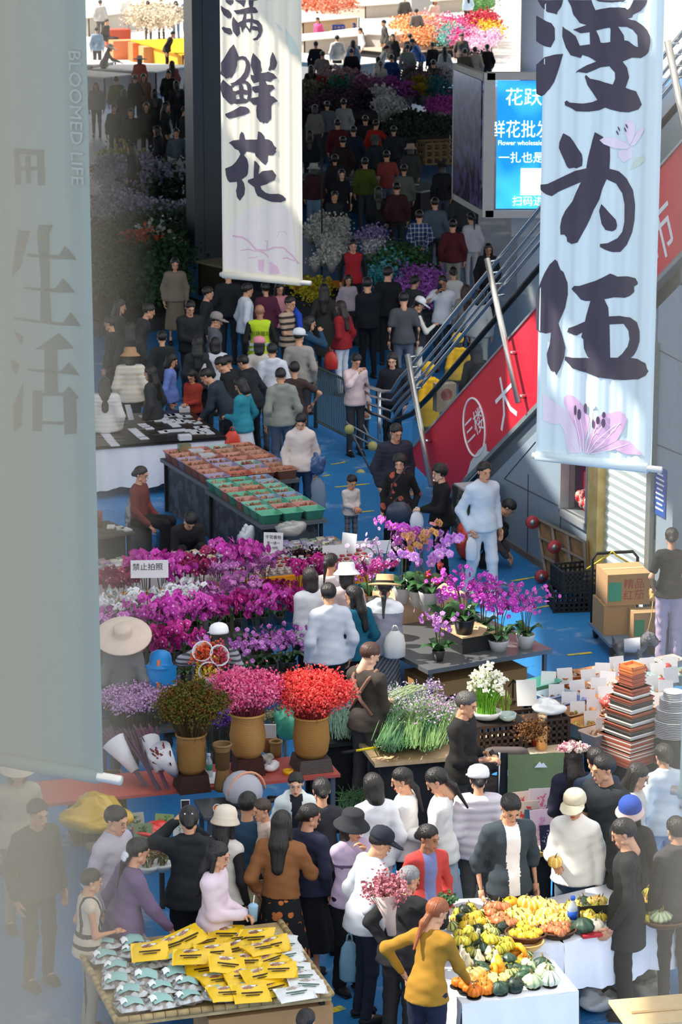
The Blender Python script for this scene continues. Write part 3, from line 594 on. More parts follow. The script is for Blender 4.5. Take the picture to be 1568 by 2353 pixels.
def hair_template(kind, h=.012):
    cap = [(A3(0, .012, .046), A3(0, .03, .034), .088, .086, A3(1, 0, 0), .95), (A3(0, -.01, .058), A3(0, .03, .05), .078, .078, None, 1)]
    low = {'short': -.015, 'crop': 0.01, 'curly': -.05}.get(kind, -.03)
    extra = []
    if kind in ('long', 'wild'): extra = [(A3(0, .05, .02), A3(0, .085, -.16), .085, .092, A3(0, 1, 0), .62), (A3(0, .085, -.16), A3(0, .10, -.37), .092, .06, A3(0, 1, 0), .5), (A3(-.07, .01, 0), A3(-.085, .0, -.17), .03, .028, None, 1), (A3(.07, .01, 0), A3(.085, .0, -.17), .03, .028, None, 1)]
    if kind == 'bob': extra = [(A3(0, .04, .0), A3(0, .045, -.10), .09, .088, A3(0, 1, 0), .8), (A3(-.07, .0, 0), A3(-.072, -.01, -.09), .028, .024, None, 1), (A3(.07, .0, 0), A3(.072, -.01, -.09), .028, .024, None, 1)]
    if kind == 'pony': extra = [(A3(0, .10, .05), A3(0, .145, .0), .03, .034, None, 1), (A3(0, .145, 0), A3(0, .13, -.24), .036, .016, None, 1)]
    if kind == 'lowpony': extra = [(A3(0, .085, -.05), A3(0, .11, -.10), .035, .03, None, 1), (A3(0, .11, -.10), A3(0, .12, -.33), .034, .018, None, 1)]
    if kind == 'bun': extra = [(A3(0, .105, .0), A3(0, .112, -.01), .042, .042, None, 1)]
    if kind == 'curly': cap = [(a, b, ra + .014, rb + .014, n, f) for a, b, ra, rb, n, f in cap]
    def fn(D, X, Y, Zz):
        face = np.maximum(np.maximum(Y + .035 + .25 * np.maximum(Zz - .05, 0) * 4, Zz - .078), -1)     # front opening
        keep = np.minimum(Zz - .068 + (Y + .07) * .2, .012 + 0 * Y)
        cutface = np.maximum(Y + .028, Zz - .072)
        D0 = np.maximum(D, -cutface) if False else D
        inside_face = (Y < -.02) & (Zz < .070 - .6 * np.abs(X))
        D0 = np.where(inside_face, np.maximum(D0, .01), D0)
        if kind in ('short', 'crop', 'curly'): D0 = np.maximum(D0, (low - Zz - .35 * (Y - .02)))
        elif kind not in ('long', 'wild', 'bob'): D0 = np.where((Zz < -.03) & (Y < .06), np.maximum(D0, -.03 - Zz), D0); 
        if kind in ('curly', 'wild'): D0 = D0 + .006 * np.sin(X * 150) * np.sin(Y * 150) * np.sin(Zz * 150)
        else: D0 = D0 + .0016 * np.sin(X * 260 + Zz * 20)
        return D0
    V, Fq = sdf(cap + extra, h, .012, fn)
    b = MB(); b.v = [tuple(q) for q in V]; b.f = [tuple(q) for q in Fq.tolist()]; b.m = [0] * len(b.f); b.n = len(b.v)
    return b.mesh('hair_' + kind, M('14110f', .45))
def hat_template(kind):
    b = MB(); T = Matrix.Translation((0, .015, 0))
    if kind in ('cap', 'crown'):
        b.lathe([(.103, .035), (.106, .06), (.100, .10), (.082, .128), (.045, .146), (.0, .150)], 20, X=T)
        if kind == 'cap':
            pts = []
            for j in range(4):
                for i in range(9): a = math.pi * (i / 8) ; r = .098 + j * .027 * math.sin(a); pts.append((r * math.cos(a) * .92, -.005 - r * math.sin(a) * (1 + .05 * j), .048 - .010 * j * math.sin(a) + .012 * (1 - abs(math.cos(a)))))
            b.sheet(pts, 9, 4); b.sheet([(x, y, z - .006) for x, y, z in pts], 9, 4)
            b.ball((0, .015, .15), (.012, .012, .006), 6, rings=4)
    elif kind == 'bucket': b.lathe([(.165, .0), (.16, .008), (.115, .055), (.104, .06), (.098, .125), (.085, .142), (0, .147)], 24, X=T)
    elif kind == 'sun': b.lathe([(.26, .012), (.255, .022), (.19, .045), (.108, .056), (.104, .06), (.097, .125), (.08, .145), (0, .15)], 28, X=T)
    elif kind == 'wide': b.lathe([(.31, .02), (.30, .03), (.2, .05), (.112, .056), (.108, .06), (.104, .125), (.085, .15), (0, .156)], 28, X=T)
    elif kind == 'straw': b.lathe([(.19, .030), (.188, .042), (.11, .056), (.104, .058), (.098, .145), (.09, .155), (0, .150)], 28, X=T)
    elif kind == 'cloche': b.lathe([(.135, .0), (.13, .01), (.112, .045), (.107, .055), (.104, .10), (.085, .14), (.045, .16), (0, .165)], 24, X=T); b.m[:72] = [1] * 72
    elif kind == 'helmet': b.ball((0, .012, .045), (.115, .13, .12), 16, rings=10)
    elif kind == 'beret': b.lathe([(.10, .05), (.125, .08), (.11, .115), (.06, .135), (0, .138)], 20, X=T)
    return b.mesh('hat_' + kind, [M('eeeeee', .85)] * (2 if kind == 'cloche' else 1))
HAIR = {k: hair_template(k) for k in ('short', 'crop', 'curly', 'long', 'wild', 'bob', 'pony', 'lowpony', 'bun')}
HATS = {k: hat_template(k) for k in ('cap', 'crown', 'bucket', 'sun', 'wide', 'straw', 'cloche', 'helmet', 'beret')}
band_ = MB(); band_.lathe([(.1055, .058), (.1045, .085)], 24, X=Matrix.Translation((0, .015, 0))); BAND = band_.mesh('hat_band', M('1b1a1c'))
_b = MB(); _b.ball((0, -.05, .04), (.044, .125, .05), 10); _b.box((0, -.05, .008), (.07, .2, .016)); SHOE = _b.mesh('shoe', M('1c1c1e', .5))
SKIN = {'m': M('cc9878', .5, var=.05, spec=.35), 'l': M('dcae92', .5, var=.05, spec=.35), 'd': M('a8765a', .5, var=.05, spec=.35)}
LIP, EYE = M('a8564c', .5, var=0), M('2c211d', .4, var=0)
ARMS = {'d': (.075, .03, -.50), 'D': (.08, .11, -.49), 'f': (-.12, .27, -.30), 'p': (-.08, .30, -.16), 'r': (-.02, .42, -.28), 'R': (.0, .50, -.12), 'u': (-.10, .22, .06), 'U': (.02, .12, .34), 'h': (.13, .06, -.34), 'b': (-.10, -.18, -.36), 'c': (-.22, .20, -.24), 's': (.0, .38, -.05), 'w': (.03, .22, -.44), 'k': (.06, .06, -.46)}
PEOPLE = {}
def parse(s):   # 'hex flags hex2'
    t = s.split(); return t[0], (t[1] if len(t) > 1 else ''), (t[2] if len(t) > 2 else None)
def person(px, py, yaw, top, bot, hair, label, h=1.66, lean=0, look=0, nod=8, L='d', R_='d', hat=None, skin='m', sex='f', pose='stand', hc='14110f', key=None, at=None, head=None, walk=0., wide=1., bag=None, shoes='1c1c1e', hatc2=None, z0=0., foot=False, mask=False, cat='person', group=None, bare=False):
    s = h / 1.7; fem = sex == 'f'; child = h < 1.4
    wS = (.90 if fem else 1.0) * wide; hs = max(s, .86) if not child else max(.82, s * 1.12)
    if child: hs = .80 + .12 * (h - .9)
    drop = {'stand': 0, 'sit': .42, 'crouch': .60}[pose]
    lr = R(lean); ca, sa_ = math.cos(lr), math.sin(lr)
    hip = A3(0, 0, .92 - drop)
    def T(p):            # torso space (standing coordinates) -> body space
        q = A3(*p) - A3(0, 0, .92); return A3(q[0], q[1] * ca - q[2] * sa_, q[1] * sa_ + q[2] * ca) + hip
    nvec = A3(0, ca, sa_)
    up = A3(0, -sa_, ca)
    neck = T((0, .0, 1.43)); hcen = neck + (up * .125 + A3(0, -.035 * ca, -.035 * sa_)) * (hs / s)
    top_local = hcen * s + up * .118 * hs
    D_est = (CAMH - 1.5) / math.tan(TH + math.atan((py - CY) / F)) if at is None else Vector(at).y
    lod = 1 if D_est > 47 else 0
    vox = .0135 if D_est < 26 else .016 if D_est < 34 else (.022 if D_est < 47 else .034)
    rz = R(yaw); cr, sr = math.cos(rz), math.sin(rz)
    if at is None:
        g = P(px, py, float(top_local[2]) + z0); ox, oy = top_local[0], top_local[1]
        loc = Vector((g.x - (ox * cr - oy * sr), g.y - (ox * sr + oy * cr), z0))
    else: loc = Vector((at[0], at[1], at[2] if len(at) > 2 else z0))
    # ---- joints
    arms = {}
    for sd, spec in ((1, L), (-1, R_)):
        sh = A3(sd * .160 * wS, .005, 1.35); tgt = ARMS[spec] if isinstance(spec, str) else spec
        hd = sh + A3(sd * tgt[0], -tgt[1], tgt[2]); a_, f_ = .285, .255
        v = hd - sh; d = float(np.linalg.norm(v)); d2 = min(d, a_ + f_ - .004); v = v / d; 
        x = (a_ * a_ - f_ * f_ + d2 * d2) / (2 * d2); r_ = math.sqrt(max(0, a_ * a_ - x * x))
        pole = A3(sd * .75, .55, -.65) if tgt[2] > -.2 else A3(sd * .45, .8, -.3)
        if spec == 'h': pole = A3(sd, .5, 0)
        pole = pole - v * (pole @ v); pole /= np.linalg.norm(pole)
        el = sh + v * x + pole * r_; wr = sh + v * d2
        arms[sd] = [T(sh), T(el), T(wr)]
    legs = {}
    for sd in (1, -1):
        hp = A3(sd * .088, .0, .90 - drop)
        if pose == 'stand':
            st = sd * walk; kn = A3(sd * .092, -.02 - st * .5 - .02 * abs(walk), .49); an = A3(sd * .098, .03 - st, .085)
        elif pose == 'sit': kn = A3(sd * .10, -.43, .50); an = A3(sd * .10, -.40, .085)
        else: kn = A3(sd * .13, -.36, .50); an = A3(sd * .12, -.12, .085)
        legs[sd] = [hp, kn, an]
    bl = 1.0 if not child else 1.06
    def torso(m):
        return [(T((0, 0, .93)), T((0, .0, 1.06)), .142 * bl * (1.04 if fem else 1) * wide + m, .122 * bl * wide * (.95 if fem else 1.06) + m, nvec, .74), (T((0, 0, 1.08)), T((0, -.01, 1.27)), .125 * wide + m, .140 * wS / .95 + m, nvec, .74),
                (T((-.07 * wS, .0, 1.33)), T((.07 * wS, .0, 1.33)), .072 + m, .072 + m, None, 1), (T((.03, .012, 1.395)), T((.150 * wS, .005, 1.352)), .046 + m, .047 + m, None, 1), (T((-.03, .012, 1.395)), T((-.150 * wS, .005, 1.352)), .046 + m, .047 + m, None, 1)]
    def arm(sd, m, end=1., m2=None, st=0.):
        a, e, w = arms[sd]; q = []
        if end >= .5: q.append((a, e, .050 + m, .040 + m, None, 1))
        else: q.append((a, a + (e - a) * end * 2, .050 + m, .046 + m, None, 1))
        if end > .5: q.append((e, e + (w - e) * (end - .5) * 2, .040 + m, .029 + (m if m2 is None else m2), None, 1))
        return q
    def leg(sd, m, m2, end=1.):
        a, kn, an = legs[sd]; q = [(a, kn, .082 + m, .056 + m, None, 1)]
        if end > .5: q.append((kn, kn + (an - kn) * (end - .5) * 2, .056 + m, .040 + m2, None, 1))
        return q
    # ---- body
    pr = torso(-.012) + [(neck - up * .02, hcen - up * .06, .054 if fem else .060, .05 if fem else .056, None, 1)]
    for sd in (1, -1): pr += arm(sd, -.004) + leg(sd, -.006, -.004) + [(legs[sd][2], legs[sd][2] + A3(0, -.12, -.045), .036, .03, None, 1)]
    V, Fq = sdf(pr, vox * 1.15, .016)
    V = V * s
    hv, hf, hm, hb = HT[(1 if fem else 0, lod)]
    lk, nd = R(look), R(nod)
    HMX = Matrix.Translation(Vector(hcen * s)) @ Matrix.Rotation(lr * .55, 4, 'X') @ Matrix.Rotation(lk, 4, 'Z') @ Matrix.Rotation(nd, 4, 'X') @ Matrix.Scale(hs, 4)
    hm4 = np.array(HMX); tr = lambda v, m: v @ m[:3, :3].T + m[:3, 3]
    vs = [V, tr(hv, hm4)]; fs = [Fq, hf + len(V)]; mi = [np.zeros(len(Fq), int), hm]
    n = len(V) + len(hv); fl = [f.tolist() for f in fs]; flat = fl[0] + fl[1]; mil = mi[0].tolist() + mi[1].tolist()
    ev = tr(np.array(hb.v), hm4); vs.append(ev); flat += [tuple(i + n for i in f) for f in hb.f]; mil += [2] * len(hb.f); n += len(ev)
    for sd in (1, -1):
        a, e, w = arms[sd]; ax = (w - e); ax /= np.linalg.norm(ax)
        spec = L if sd == 1 else R_; tv, tf = HANDS[.85 if (not isinstance(spec, str) or spec in 'pufcskb') else .35]
        z_ = -ax; y_ = (A3(sd * .9, -.3, 0) if spec in ('d', 'D', 'k') else A3(sd * .4, -.2, -.9)); y_ = -y_; 
        if spec in ('d', 'D', 'k'): y_ = A3(sd * 1., .25, 0)
        else: y_ = A3(sd * .35, .15, .9)
        y_ = y_ - z_ * (y_ @ z_); y_ /= np.linalg.norm(y_); x_ = np.cross(y_, z_)
        sg = 1 if (x_ @ (A3(-sd, -.6, .3))) > 0 else -1
        tv2 = tv * A3(sg, 1, 1) * 1.06; Mx = np.stack([x_, y_, z_], 1)
        wv = (tv2 @ Mx.T) * hs * (.97 if fem else 1.05) + (w - z_ * .012) * s; vs.append(wv)
        flat += [tuple(i + n for i in (f if sg == 1 else f[::-1])) for f in tf]; mil += [0] * len(tf); n += len(wv)
    me = bpy.data.meshes.new('person'); me.from_pydata(np.concatenate(vs).tolist(), [], flat)
    for m in (SKIN[skin], LIP, EYE): me.materials.append(m)
    me.polygons.foreach_set('material_index', mil); me.polygons.foreach_set('use_smooth', [True] * len(flat)); me.update()
    root = link('person', me, None, loc, rz, label, cat, group)
    if key: PEOPLE[key] = dict(o=root, s=s, hand={sd: Vector((arms[sd][2] + (arms[sd][2] - arms[sd][1]) / np.linalg.norm(arms[sd][2] - arms[sd][1]) * .07) * s) for sd in (1, -1)}, M=Matrix.Translation(loc) @ Matrix.Rotation(rz, 4, 'Z'), head=HMX, T=T, hs=hs)
    def part(name, prims, mats, k=.016, fn=None, mf=None, v=vox):
        V, Fq = sdf(prims, v, k, fn)
        if not len(Fq): return None
        me = bpy.data.meshes.new(name); me.from_pydata((V * s).tolist(), [], Fq.tolist())
        for m in mats: me.materials.append(m)
        if mf is not None and len(mats) > 1: me.polygons.foreach_set('material_index', mf(V[Fq].mean(1)).astype(int).tolist())
        me.polygons.foreach_set('use_smooth', [True] * len(Fq)); me.update()
        return link(name, me, root)
    tz = lambda X, Y, Zz: (Y - NPF(hip[1])) * NPF(up[1]) + (Zz - NPF(hip[2])) * NPF(up[2]) + NPF(.92)
    fz = lambda X, Y, Zz: -((Y - NPF(hip[1])) * NPF(ca) + (Zz - NPF(hip[2])) * NPF(sa_))
    ph = random.random() * 6
    def fold(D, X, Y, Zz, a=.005): return D + NPF(a) * (np.sin(X * 31 + Zz * 19 + ph) * np.sin(Y * 27 - Zz * 33 + ph * 2) + NPF(.6) * np.sin(X * 17 - Zz * 61 + Y * 23 + ph))
    # ---- lower clothes
    bh, bf, b2 = parse(bot)
    BK = {'S': 'dstripe', 'P': 'plaid', 'F': 'floral'}
    bk = next((BK[c] for c in bf if c in BK), None)
    bm_ = M(bh, .86, kind=bk, h2=b2 or 'cfcfcf', sc={'dstripe': 95., 'plaid': 90., 'floral': 13.}.get(bk, 40.))
    if 's' in bf and pose == 'stand':      # skirt
        hem = .30 if 'K' not in bf else .46
        def fs_(D, X, Y, Zz):
            ang = np.arctan2(Y, X); rr = .135 + (1.02 - Zz) * (.17 if 'A' in bf else .10); rr = np.where(Zz > .92, .134, rr + .006) * (1 + .045 * np.sin(ang * 9 + ph) * np.clip((.95 - Zz) * 3, 0, 1))
            d = np.sqrt(X * X + (Y / NPF(.82)) ** 2) - rr
            return np.maximum(np.maximum(d, hem - Zz), Zz - 1.05)
        part('skirt', [(A3(0, 0, hem), A3(0, 0, 1.05), .30, .15, None, 1)], [bm_], fn=fs_)
    else:
        ml, ma = (.022, .034) if 'w' in bf else (.010, .016)
        pr = [(T((0, 0, .98)) if lean < 30 else hip + A3(0, 0, .04), hip - A3(0, 0, .01), .136 * bl * wide + .004, .145 * bl * wide + .004, A3(0, 1, 0), .80)]
        for sd in (1, -1): pr += leg(sd, ml, ma, .72 if 'h' in bf else 1.)
        part('trousers', pr, [bm_], .016, lambda D, X, Y, Zz: fold(np.maximum(D, .045 - Zz), X, Y, Zz, .003))
    # ---- upper clothes
    th, tf, t2 = parse(top)
    tk = {'S': 'hstripe', 'P': 'plaid', 'F': 'floral'}.get(next((c for c in tf if c in 'SPF'), None))
    tm = M(th, .86, kind=tk, h2=t2 or 'cccccc', sc={'hstripe': 150. if 'n' in tf else 62., 'plaid': 75., 'floral': 11.}.get(tk, 40.))
    m = .012 + (.012 if 'w' in tf else 0) + (.022 if 'p' in tf else 0)
    hem = .84
    if 'L' in tf: hem = .62
    if 'C' in tf: hem = .40
    if 'X' in tf: hem = .93
    pr = torso(m)
    if hem < .9 and lean < 50 and pose == 'stand': pr.append((T((0, 0, .94)), hip + A3(0, 0, max(hem, .3) - .92), .170 * bl * wide + m, .190 * bl * wide + m + (.03 if 'C' in tf else .0), A3(0, 1, 0), .85))
    end = .34 if 't' in tf else (.62 if 'e' in tf else (.80 if 'q' in tf else .99))
    if 'v' not in tf:
        for sd in (1, -1): pr += arm(sd, m * .9 + .004, end, .012 + (.012 if 'w' in tf or 'p' in tf else 0))
    if 'o' in tf: pr += [(T((-.06, .06, 1.43)), T((.06, .06, 1.43)), .05, .05, None, 1), (T((-.07, -.0, 1.44)), T((-.05, -.05, 1.42)), .03, .025, None, 1), (T((.07, 0, 1.44)), T((.05, -.05, 1.42)), .03, .025, None, 1)]
    if 'c' in tf: pr += [(T((0, .012, 1.43)), T((0, .005, 1.47)), .068, .064, None, 1)]
    if 'T' in tf: pr += [(T((0, .012, 1.43)), T((0, .0, 1.50)), .066, .062, None, 1)]
    def ft(D, X, Y, Zz):
        z = tz(X, Y, Zz)
        if 'p' in tf: D = D - NPF(.012) * np.abs(np.sin(z * NPF(math.pi / (.062 if 'P' not in tf else .08)))) + NPF(.006)
        else: D = fold(D, X, Y, Zz, .0035 if 'w' in tf else .003)
        cut = NPF(1.505 if 'T' in tf else 1.465 if ('c' in tf or 'o' in tf) else 1.435)
        D = np.maximum(D, z - cut + np.where(np.abs(X) < .06, np.maximum(fz(X, Y, Zz), 0) * NPF(.4), 0))
        if lean < 50 and pose == 'stand': D = np.maximum(D, NPF(hem) - (Zz if hem < .9 else z))
        return D
    def mft(Cn):
        z = (Cn[:, 1] - hip[1]) * up[1] + (Cn[:, 2] - hip[2]) * up[2] + .92; f = -((Cn[:, 1] - hip[1]) * ca + (Cn[:, 2] - hip[2]) * sa_)
        if 'j' in tf: return (np.abs(Cn[:, 0]) < .055 + .02 * (z - 1.1)) & (f > .03)          # open front
        if 'y' in tf: return (z > 1.30) & (np.abs(Cn[:, 0]) < .26)                             # yoke
        if 'b' in tf: return (np.abs(z - 1.22) < .016)                                         # one band
        if 'B' in tf: return ((np.abs(z - 1.06) < .022) | (np.abs(z - .95) < .022) | ((np.abs(np.abs(Cn[:, 0]) - .085) < .02) & (z > 1.06)))
        return np.zeros(len(Cn), bool)
    mats = [tm] + ([M(t2, .86)] if t2 and not tk else [])
    nm = 'vest' if 'v' in tf else 'jacket' if any(c in tf for c in 'jpo') else 'coat' if 'C' in tf else 'shirt'
    if 'v' in tf and t2 and 'B' not in tf:        # sleeves of a shirt under the vest
        prs = torso(.004)
        for sd in (1, -1): prs += arm(sd, .010, .34 if 't' in tf else .99, .012)
        part('shirt', prs, [M(t2, .86)], fn=lambda D, X, Y, Zz: np.maximum(D, tz(X, Y, Zz) - NPF(1.44))); mats = [tm]
    if 'v' in tf: pr = [(a, b, ra + .006, rb + .006, n_, f_) for a, b, ra, rb, n_, f_ in pr]
    part(nm, pr, mats, fn=ft, mf=mft)
    if 'A' in tf:      # crossed apron straps and apron skirt
        am = M(t2 or '6b4a3f', .8); b = MB()
        for sd in (1, -1): b.tube([Vector(T(q)) * s for q in ((sd * .10, -.10, 1.34), (sd * .115, .0, 1.44), (sd * .09, .105, 1.36), (-sd * .03, .135, 1.16), (-sd * .13, .09, 1.02))], .02, 6)
        apron = b.obj('apron', am, root, True)
    # ---- hair, hat, shoes
    if hair:
        o = link('hair', HAIR[hair], root); o.matrix_local = HMX; recolor(o, M(hc, .42, kind='hair', spec=.5))
        if hair == 'short' and hat: o.scale = [q * .97 for q in o.scale]
    if hat:
        hk, hcx = hat.split(); o = link('hat', HATS[hk], root); o.matrix_local = HMX @ Matrix.Translation((0, 0, .012)); recolor(o, M(hcx, .85)); hk == 'cloche' and recolor(o, M(hatc2 or hcx, .85), 1)
        if hatc2 and hk != 'cloche': q = link('hat_band', BAND, o); recolor(q, M(hatc2, .8))
    if mask: b = MB(); b.ball((0, -.062, -.045), (.055, .05, .042), 10, X=HMX); b.obj('face_mask', M('dfe6ea'), root, True)
    for sd in (1, -1):
        an = legs[sd][2] * s; o = link('shoe', SHOE, root); o.matrix_local = Matrix.Translation((an[0], an[1], max(0, an[2] - .085 * s))) @ Matrix.Scale(s, 4); recolor(o, M(shoes, .5))
    return root
def held(key, side, off=(0, 0, 0)):     # world point at a person's hand
    q = PEOPLE[key]; return q['M'] @ (q['hand'][side] + Vector(off))
# ================================================================ the people, each placed by the top of the head
p = person
random.seed(11)
p(266, 1855, 60, 'b3aebb cw', '2a2a2e', 'short', 'man in pale lilac-grey collared shirt behind the woman with a white hair bow', h=1.72, sex='m', nod=12)
p(322, 1928, 115, '6c5a78 w', '26222a w', 'lowpony', 'woman in dusty purple sweater with white hair bow reaching to the snack packs', h=1.62, R_=(.02, .38, -.44), lean=10, key='bow', wide=1.05)
p(209, 1999, 105, 'c9bba8 vhB 2c2f33', '8f8a80', 'short', 'boy in cream hooded vest over a black tee with a light blue sleeve band', h=1.45, sex='m', R_='f', key='boy')
p(434, 1856, 185, '23272a wo', '1c1d20 w', 'bun', 'woman in black hooded jacket with star hair clips raising a phone', h=1.70, L=(-.06, .34, .10), R_=(-.14, .34, .06), key='star', wide=1.1)
p(519, 1864, 150, 'cfc9c0 vw 1d1d20', '17171a sA', 'long', 'woman in cream flower sun hat and fluffy white vest over black', h=1.60, hat='cloche d9cdbb', hatc2='cfc0ac', key='sunhat')
p(500, 1938, 75, 'd6c5d0 wL', '3a3a40', 'long', 'woman with long black hair in lilac pink hoodie holding a blue cup', h=1.60, R_='f', L='f', nod=12, key='cup')
p(569, 1823, 170, '2f4a62 tw', '22242a w', 'short', 'man in dark teal tee carrying a baby, seen from behind', h=1.62, sex='m', L='f', R_='f', look=-10, key='dad', wide=1.08)
p(602, 1838, 300, 'd8c3b4 w', 'cdb9a8', 'short', 'baby in cream clothes carried by the man in a teal tee', h=.80, sex='m', hc='3a2a20', z0=.74, cat='baby')
p(680, 1778, 10, 'dbe4e2 jwo 23252e', '2c3040', 'bun', 'girl facing this way in white jacket with dark navy lining', h=1.45, nod=5, look=-10, skin='l')
p(739, 1790, 190, '34363c', '22232a', 'bun', 'woman in charcoal top with pale hair claw beside the red table end', h=1.62)
p(648, 1866, 165, '8a5b36 wX', '1c1e20 sFA c0703c', 'long', 'woman in brown suede jacket and black floral skirt holding a white hat', h=1.64, R_='p', L='k', key='suede', wide=1.08)
p(712, 1850, 150, '2b2f45 w', '15161c sA', 'bun', 'woman in dark navy top with a low bun behind the suede jacket', h=1.56, look=-40)
p(811, 1872, 35, 'b5a3bb Tb 5a4a66', '121216 w', 'bob', 'woman in lilac zip sweater and black bucket hat with hand on chin', h=1.62, hat='bucket 26282c', L=(-.12, .20, .04), R_='c', nod=10, look=15)
p(878, 1910, 110, 'b9bec6 cw', '1d2433', 'crop', 'man in pale grey shirt, dark cap and glasses looking aside', h=1.68, sex='m', hat='cap 20242f', nod=22, lean=8, key='capman', wide=1.12, R_='k')
p(985, 1898, 20, 'b8423e j 7179a8', '7e93ab w', 'bun', 'woman in red cardigan over a blue shirt looking over her shoulder', h=1.58, look=35, nod=6, skin='d')
p(944, 1992, 155, '1f2022 w', '2a2a2c w', 'bun', 'grey haired woman in black holding a small green plant out on her palm', h=1.54, hc='77797b', lean=14, R_=(.04, .46, -.10), L='b', key='grey', wide=1.12, look=-35)
p(1008, 2066, 150, '9a7122', '1c2136 w', 'lowpony', 'woman with auburn ponytail in mustard top picking over small gourds', h=1.60, hc='8a4a24', lean=12, R_=(.04, .40, -.40), L='h', nod=18, look=-25, key='must', wide=1.0)
p(857, 1780, 205, 'dfe2e8 cw', 'd8dade w', 'bob', 'girl with black bob in white collared shirt next to the green stems', h=1.64, nod=15)
p(925, 1767, 265, 'e6e4e2 w', '24262c', 'lowpony', 'woman in white sweatshirt with red neck edge and glasses', h=1.60, nod=14, R_='f', L='f', wide=1.12)
p(1006, 1767, 262, 'e4e3e0 w', 'aab6c2 sA', 'lowpony', 'slim woman in white top and pale blue skirt bending her head down', h=1.68, nod=30, L='f', R_='f')
p(1100, 1767, 185, 'd3cbd8 pPw', '6b6761 w', 'bun', 'woman in lilac puffer jacket and white cap seen from behind', h=1.58, key='puf', hat='cap e6e8ea', wide=1.0)
p(1174, 1827, 18, '39434a jwe efece8', '4c4a48 w', 'crop', 'man in dark grey open shirt over white tee looking down at gourds', h=1.74, sex='m', nod=28, hc='14130f', wide=1.03)
p(1322, 1824, 340, 'efece4 cw', '5b6b78 w', 'lowpony', 'woman in white blouse and beige cap holding a yellow pumpkin', h=1.62, hat='cap cfc4aa', R_=(-.06, .30, -.26), nod=14, key='pump', wide=1.08)
p(1436, 1884, 262, '222426 L', '1b1c1e w', 'short', 'man in long black shirt standing behind the gourd table', h=1.75, sex='m', nod=20, L='D')
p(1449, 1843, 350, '1f2023 w', '1c1d20', 'long', 'woman in blue cloche hat with pink brim and black top', h=1.60, hat='cloche 27489a', hatc2='d5b9b2', nod=20, R_='f')
p(1389, 1738, 320, '20262b tw', '1b1c20', 'short', 'young man in black tee looking towards the pot stacks', h=1.78, sex='m', look=-30)
p(1370, 1720, 195, '2c3a4c c', '20242c', 'short', 'man in dark blue shirt with his back turned by the pot table', h=1.66, sex='m')
p(1319, 1716, 190, '25273a w', '1d1e2c', 'wild', 'woman in navy top with a pink flower crown', h=1.62, key='crown', hc='221a18')
p(1467, 1757, 75, 'b9b6b0 w', '2a2b30', 'long', 'woman with dark loose hair in pale grey cardigan beside the pots', h=1.62, nod=18)
p(1526, 1712, 200, 'c3ced8 cw', '8fa5bd', 'bun', 'woman in light ruffled denim jacket with silver hair clip', h=1.63)
p(1556, 1880, 200, '3a3a3e vwo 1d1e20', '1b1b1e', 'short', 'person in black with grey collar cut off by the picture edge', h=1.7, sex='m')
p(703, 2322, 160, '3a4a55', '22252b', 'bun', 'child whose dark hair shows at the lower picture edge', h=1.15)
p(40, 1745, 20, 'b9b3a4 w', '8f897c', 'bob', 'person in cream clothes and pale hat behind the hazy glass', h=1.64, hat='bucket cfc8b8')
p(86, 1840, 40, '39403c w', '2a2f2e', 'short', 'person in dark green clothes behind the hazy glass', h=1.70, sex='m')
p(712, 1307, 205, 'e3e4e6 w', '16171b', 'bob', 'woman with short bob in white sweatshirt by the pink orchids', h=1.62, hc='241b1a', L='f')
p(755, 1342, 200, 'c3c8d2 wc', '17181c w', 'short', 'man in pale grey long sleeved shirt with his back turned', h=1.72, sex='m', look=-15, key='greyman')
p(760, 1274, 190, 'd9d3d1 w', '24252a', 'pony', 'woman with high ponytail and dark bag strap by the orchids', h=1.60, look=-35, nod=15)
p(797, 1300, 185, 'c7b3b0', '2a2a2e', 'bob', 'woman in white bucket hat at the seed stand', h=1.58, hat='bucket e9eaef', nod=12)
p(813, 1348, 215, '12586e w', '14151a', 'long', 'woman with long dark hair in teal shirt turned aside', h=1.60, look=30)
p(885, 1330, 175, '8d8f9d woy eef0f2', '6f7076 sS 3f4046', 'lowpony', 'woman in straw hat and grey hooded jacket with striped skirt', h=1.63, hat='straw cfa878', hatc2='2a2624', key='straw', L='d', R_='f', lean=6, nod=15)
p(862, 1372, 120, 'd9a3cf', '7a6a8a', 'bob', 'child in pink tee hidden behind the woman in a straw hat', h=1.30, L='f', R_='f')
p(850, 1479, 140, '3b3531 wqA 7e5d50', '4d4b4c w', 'short', 'young florist with brown hair in dark top and brown apron', h=1.76, sex='m', hc='4a2f24', L='f', R_='f', nod=22, skin='l', key='florist', look=-25)
p(1072, 1592, 65, '23211f wq', '302d2a w', 'short', 'man with greying hair in black sweater holding a phone', h=1.72, sex='m', hc='4a4644', L=(-.10, .24, -.26), R_=(-.06, .28, -.26), nod=12, key='phone2')
p(283, 1440, 180, '6b6e70 w', '4a4d50', 'bob', 'woman in very wide cream sun hat and grey top', h=1.62, hat='wide c9b8aa', nod=-26)
p(369, 1512, 175, '70757c w', '4a4f57', 'bob', 'child in blue rain hood beside the wide sun hat', h=1.25, key='bluehat')
p(503, 1440, 195, '8d8f96 wSn 3f4148', '2a2c33', 'long', 'woman in white visor cap and grey striped top carrying bouquets on her shoulder', h=1.62, hat='cap f0f0f2', L=(.02, .14, .06), R_='b', key='bouq')
p(553, 869, 245, '2f8a9c w', 'd8dbe2 sA', 'bob', 'woman in turquoise top and white tulle skirt looking down', h=1.60, nod=30, L='f', R_='k', key='turq')
p(503, 822, 250, '1c1e1f w', '1b1c1f w', 'short', 'man in black jacket bending to the card table', h=1.70, sex='m', lean=22, nod=20, L='w')
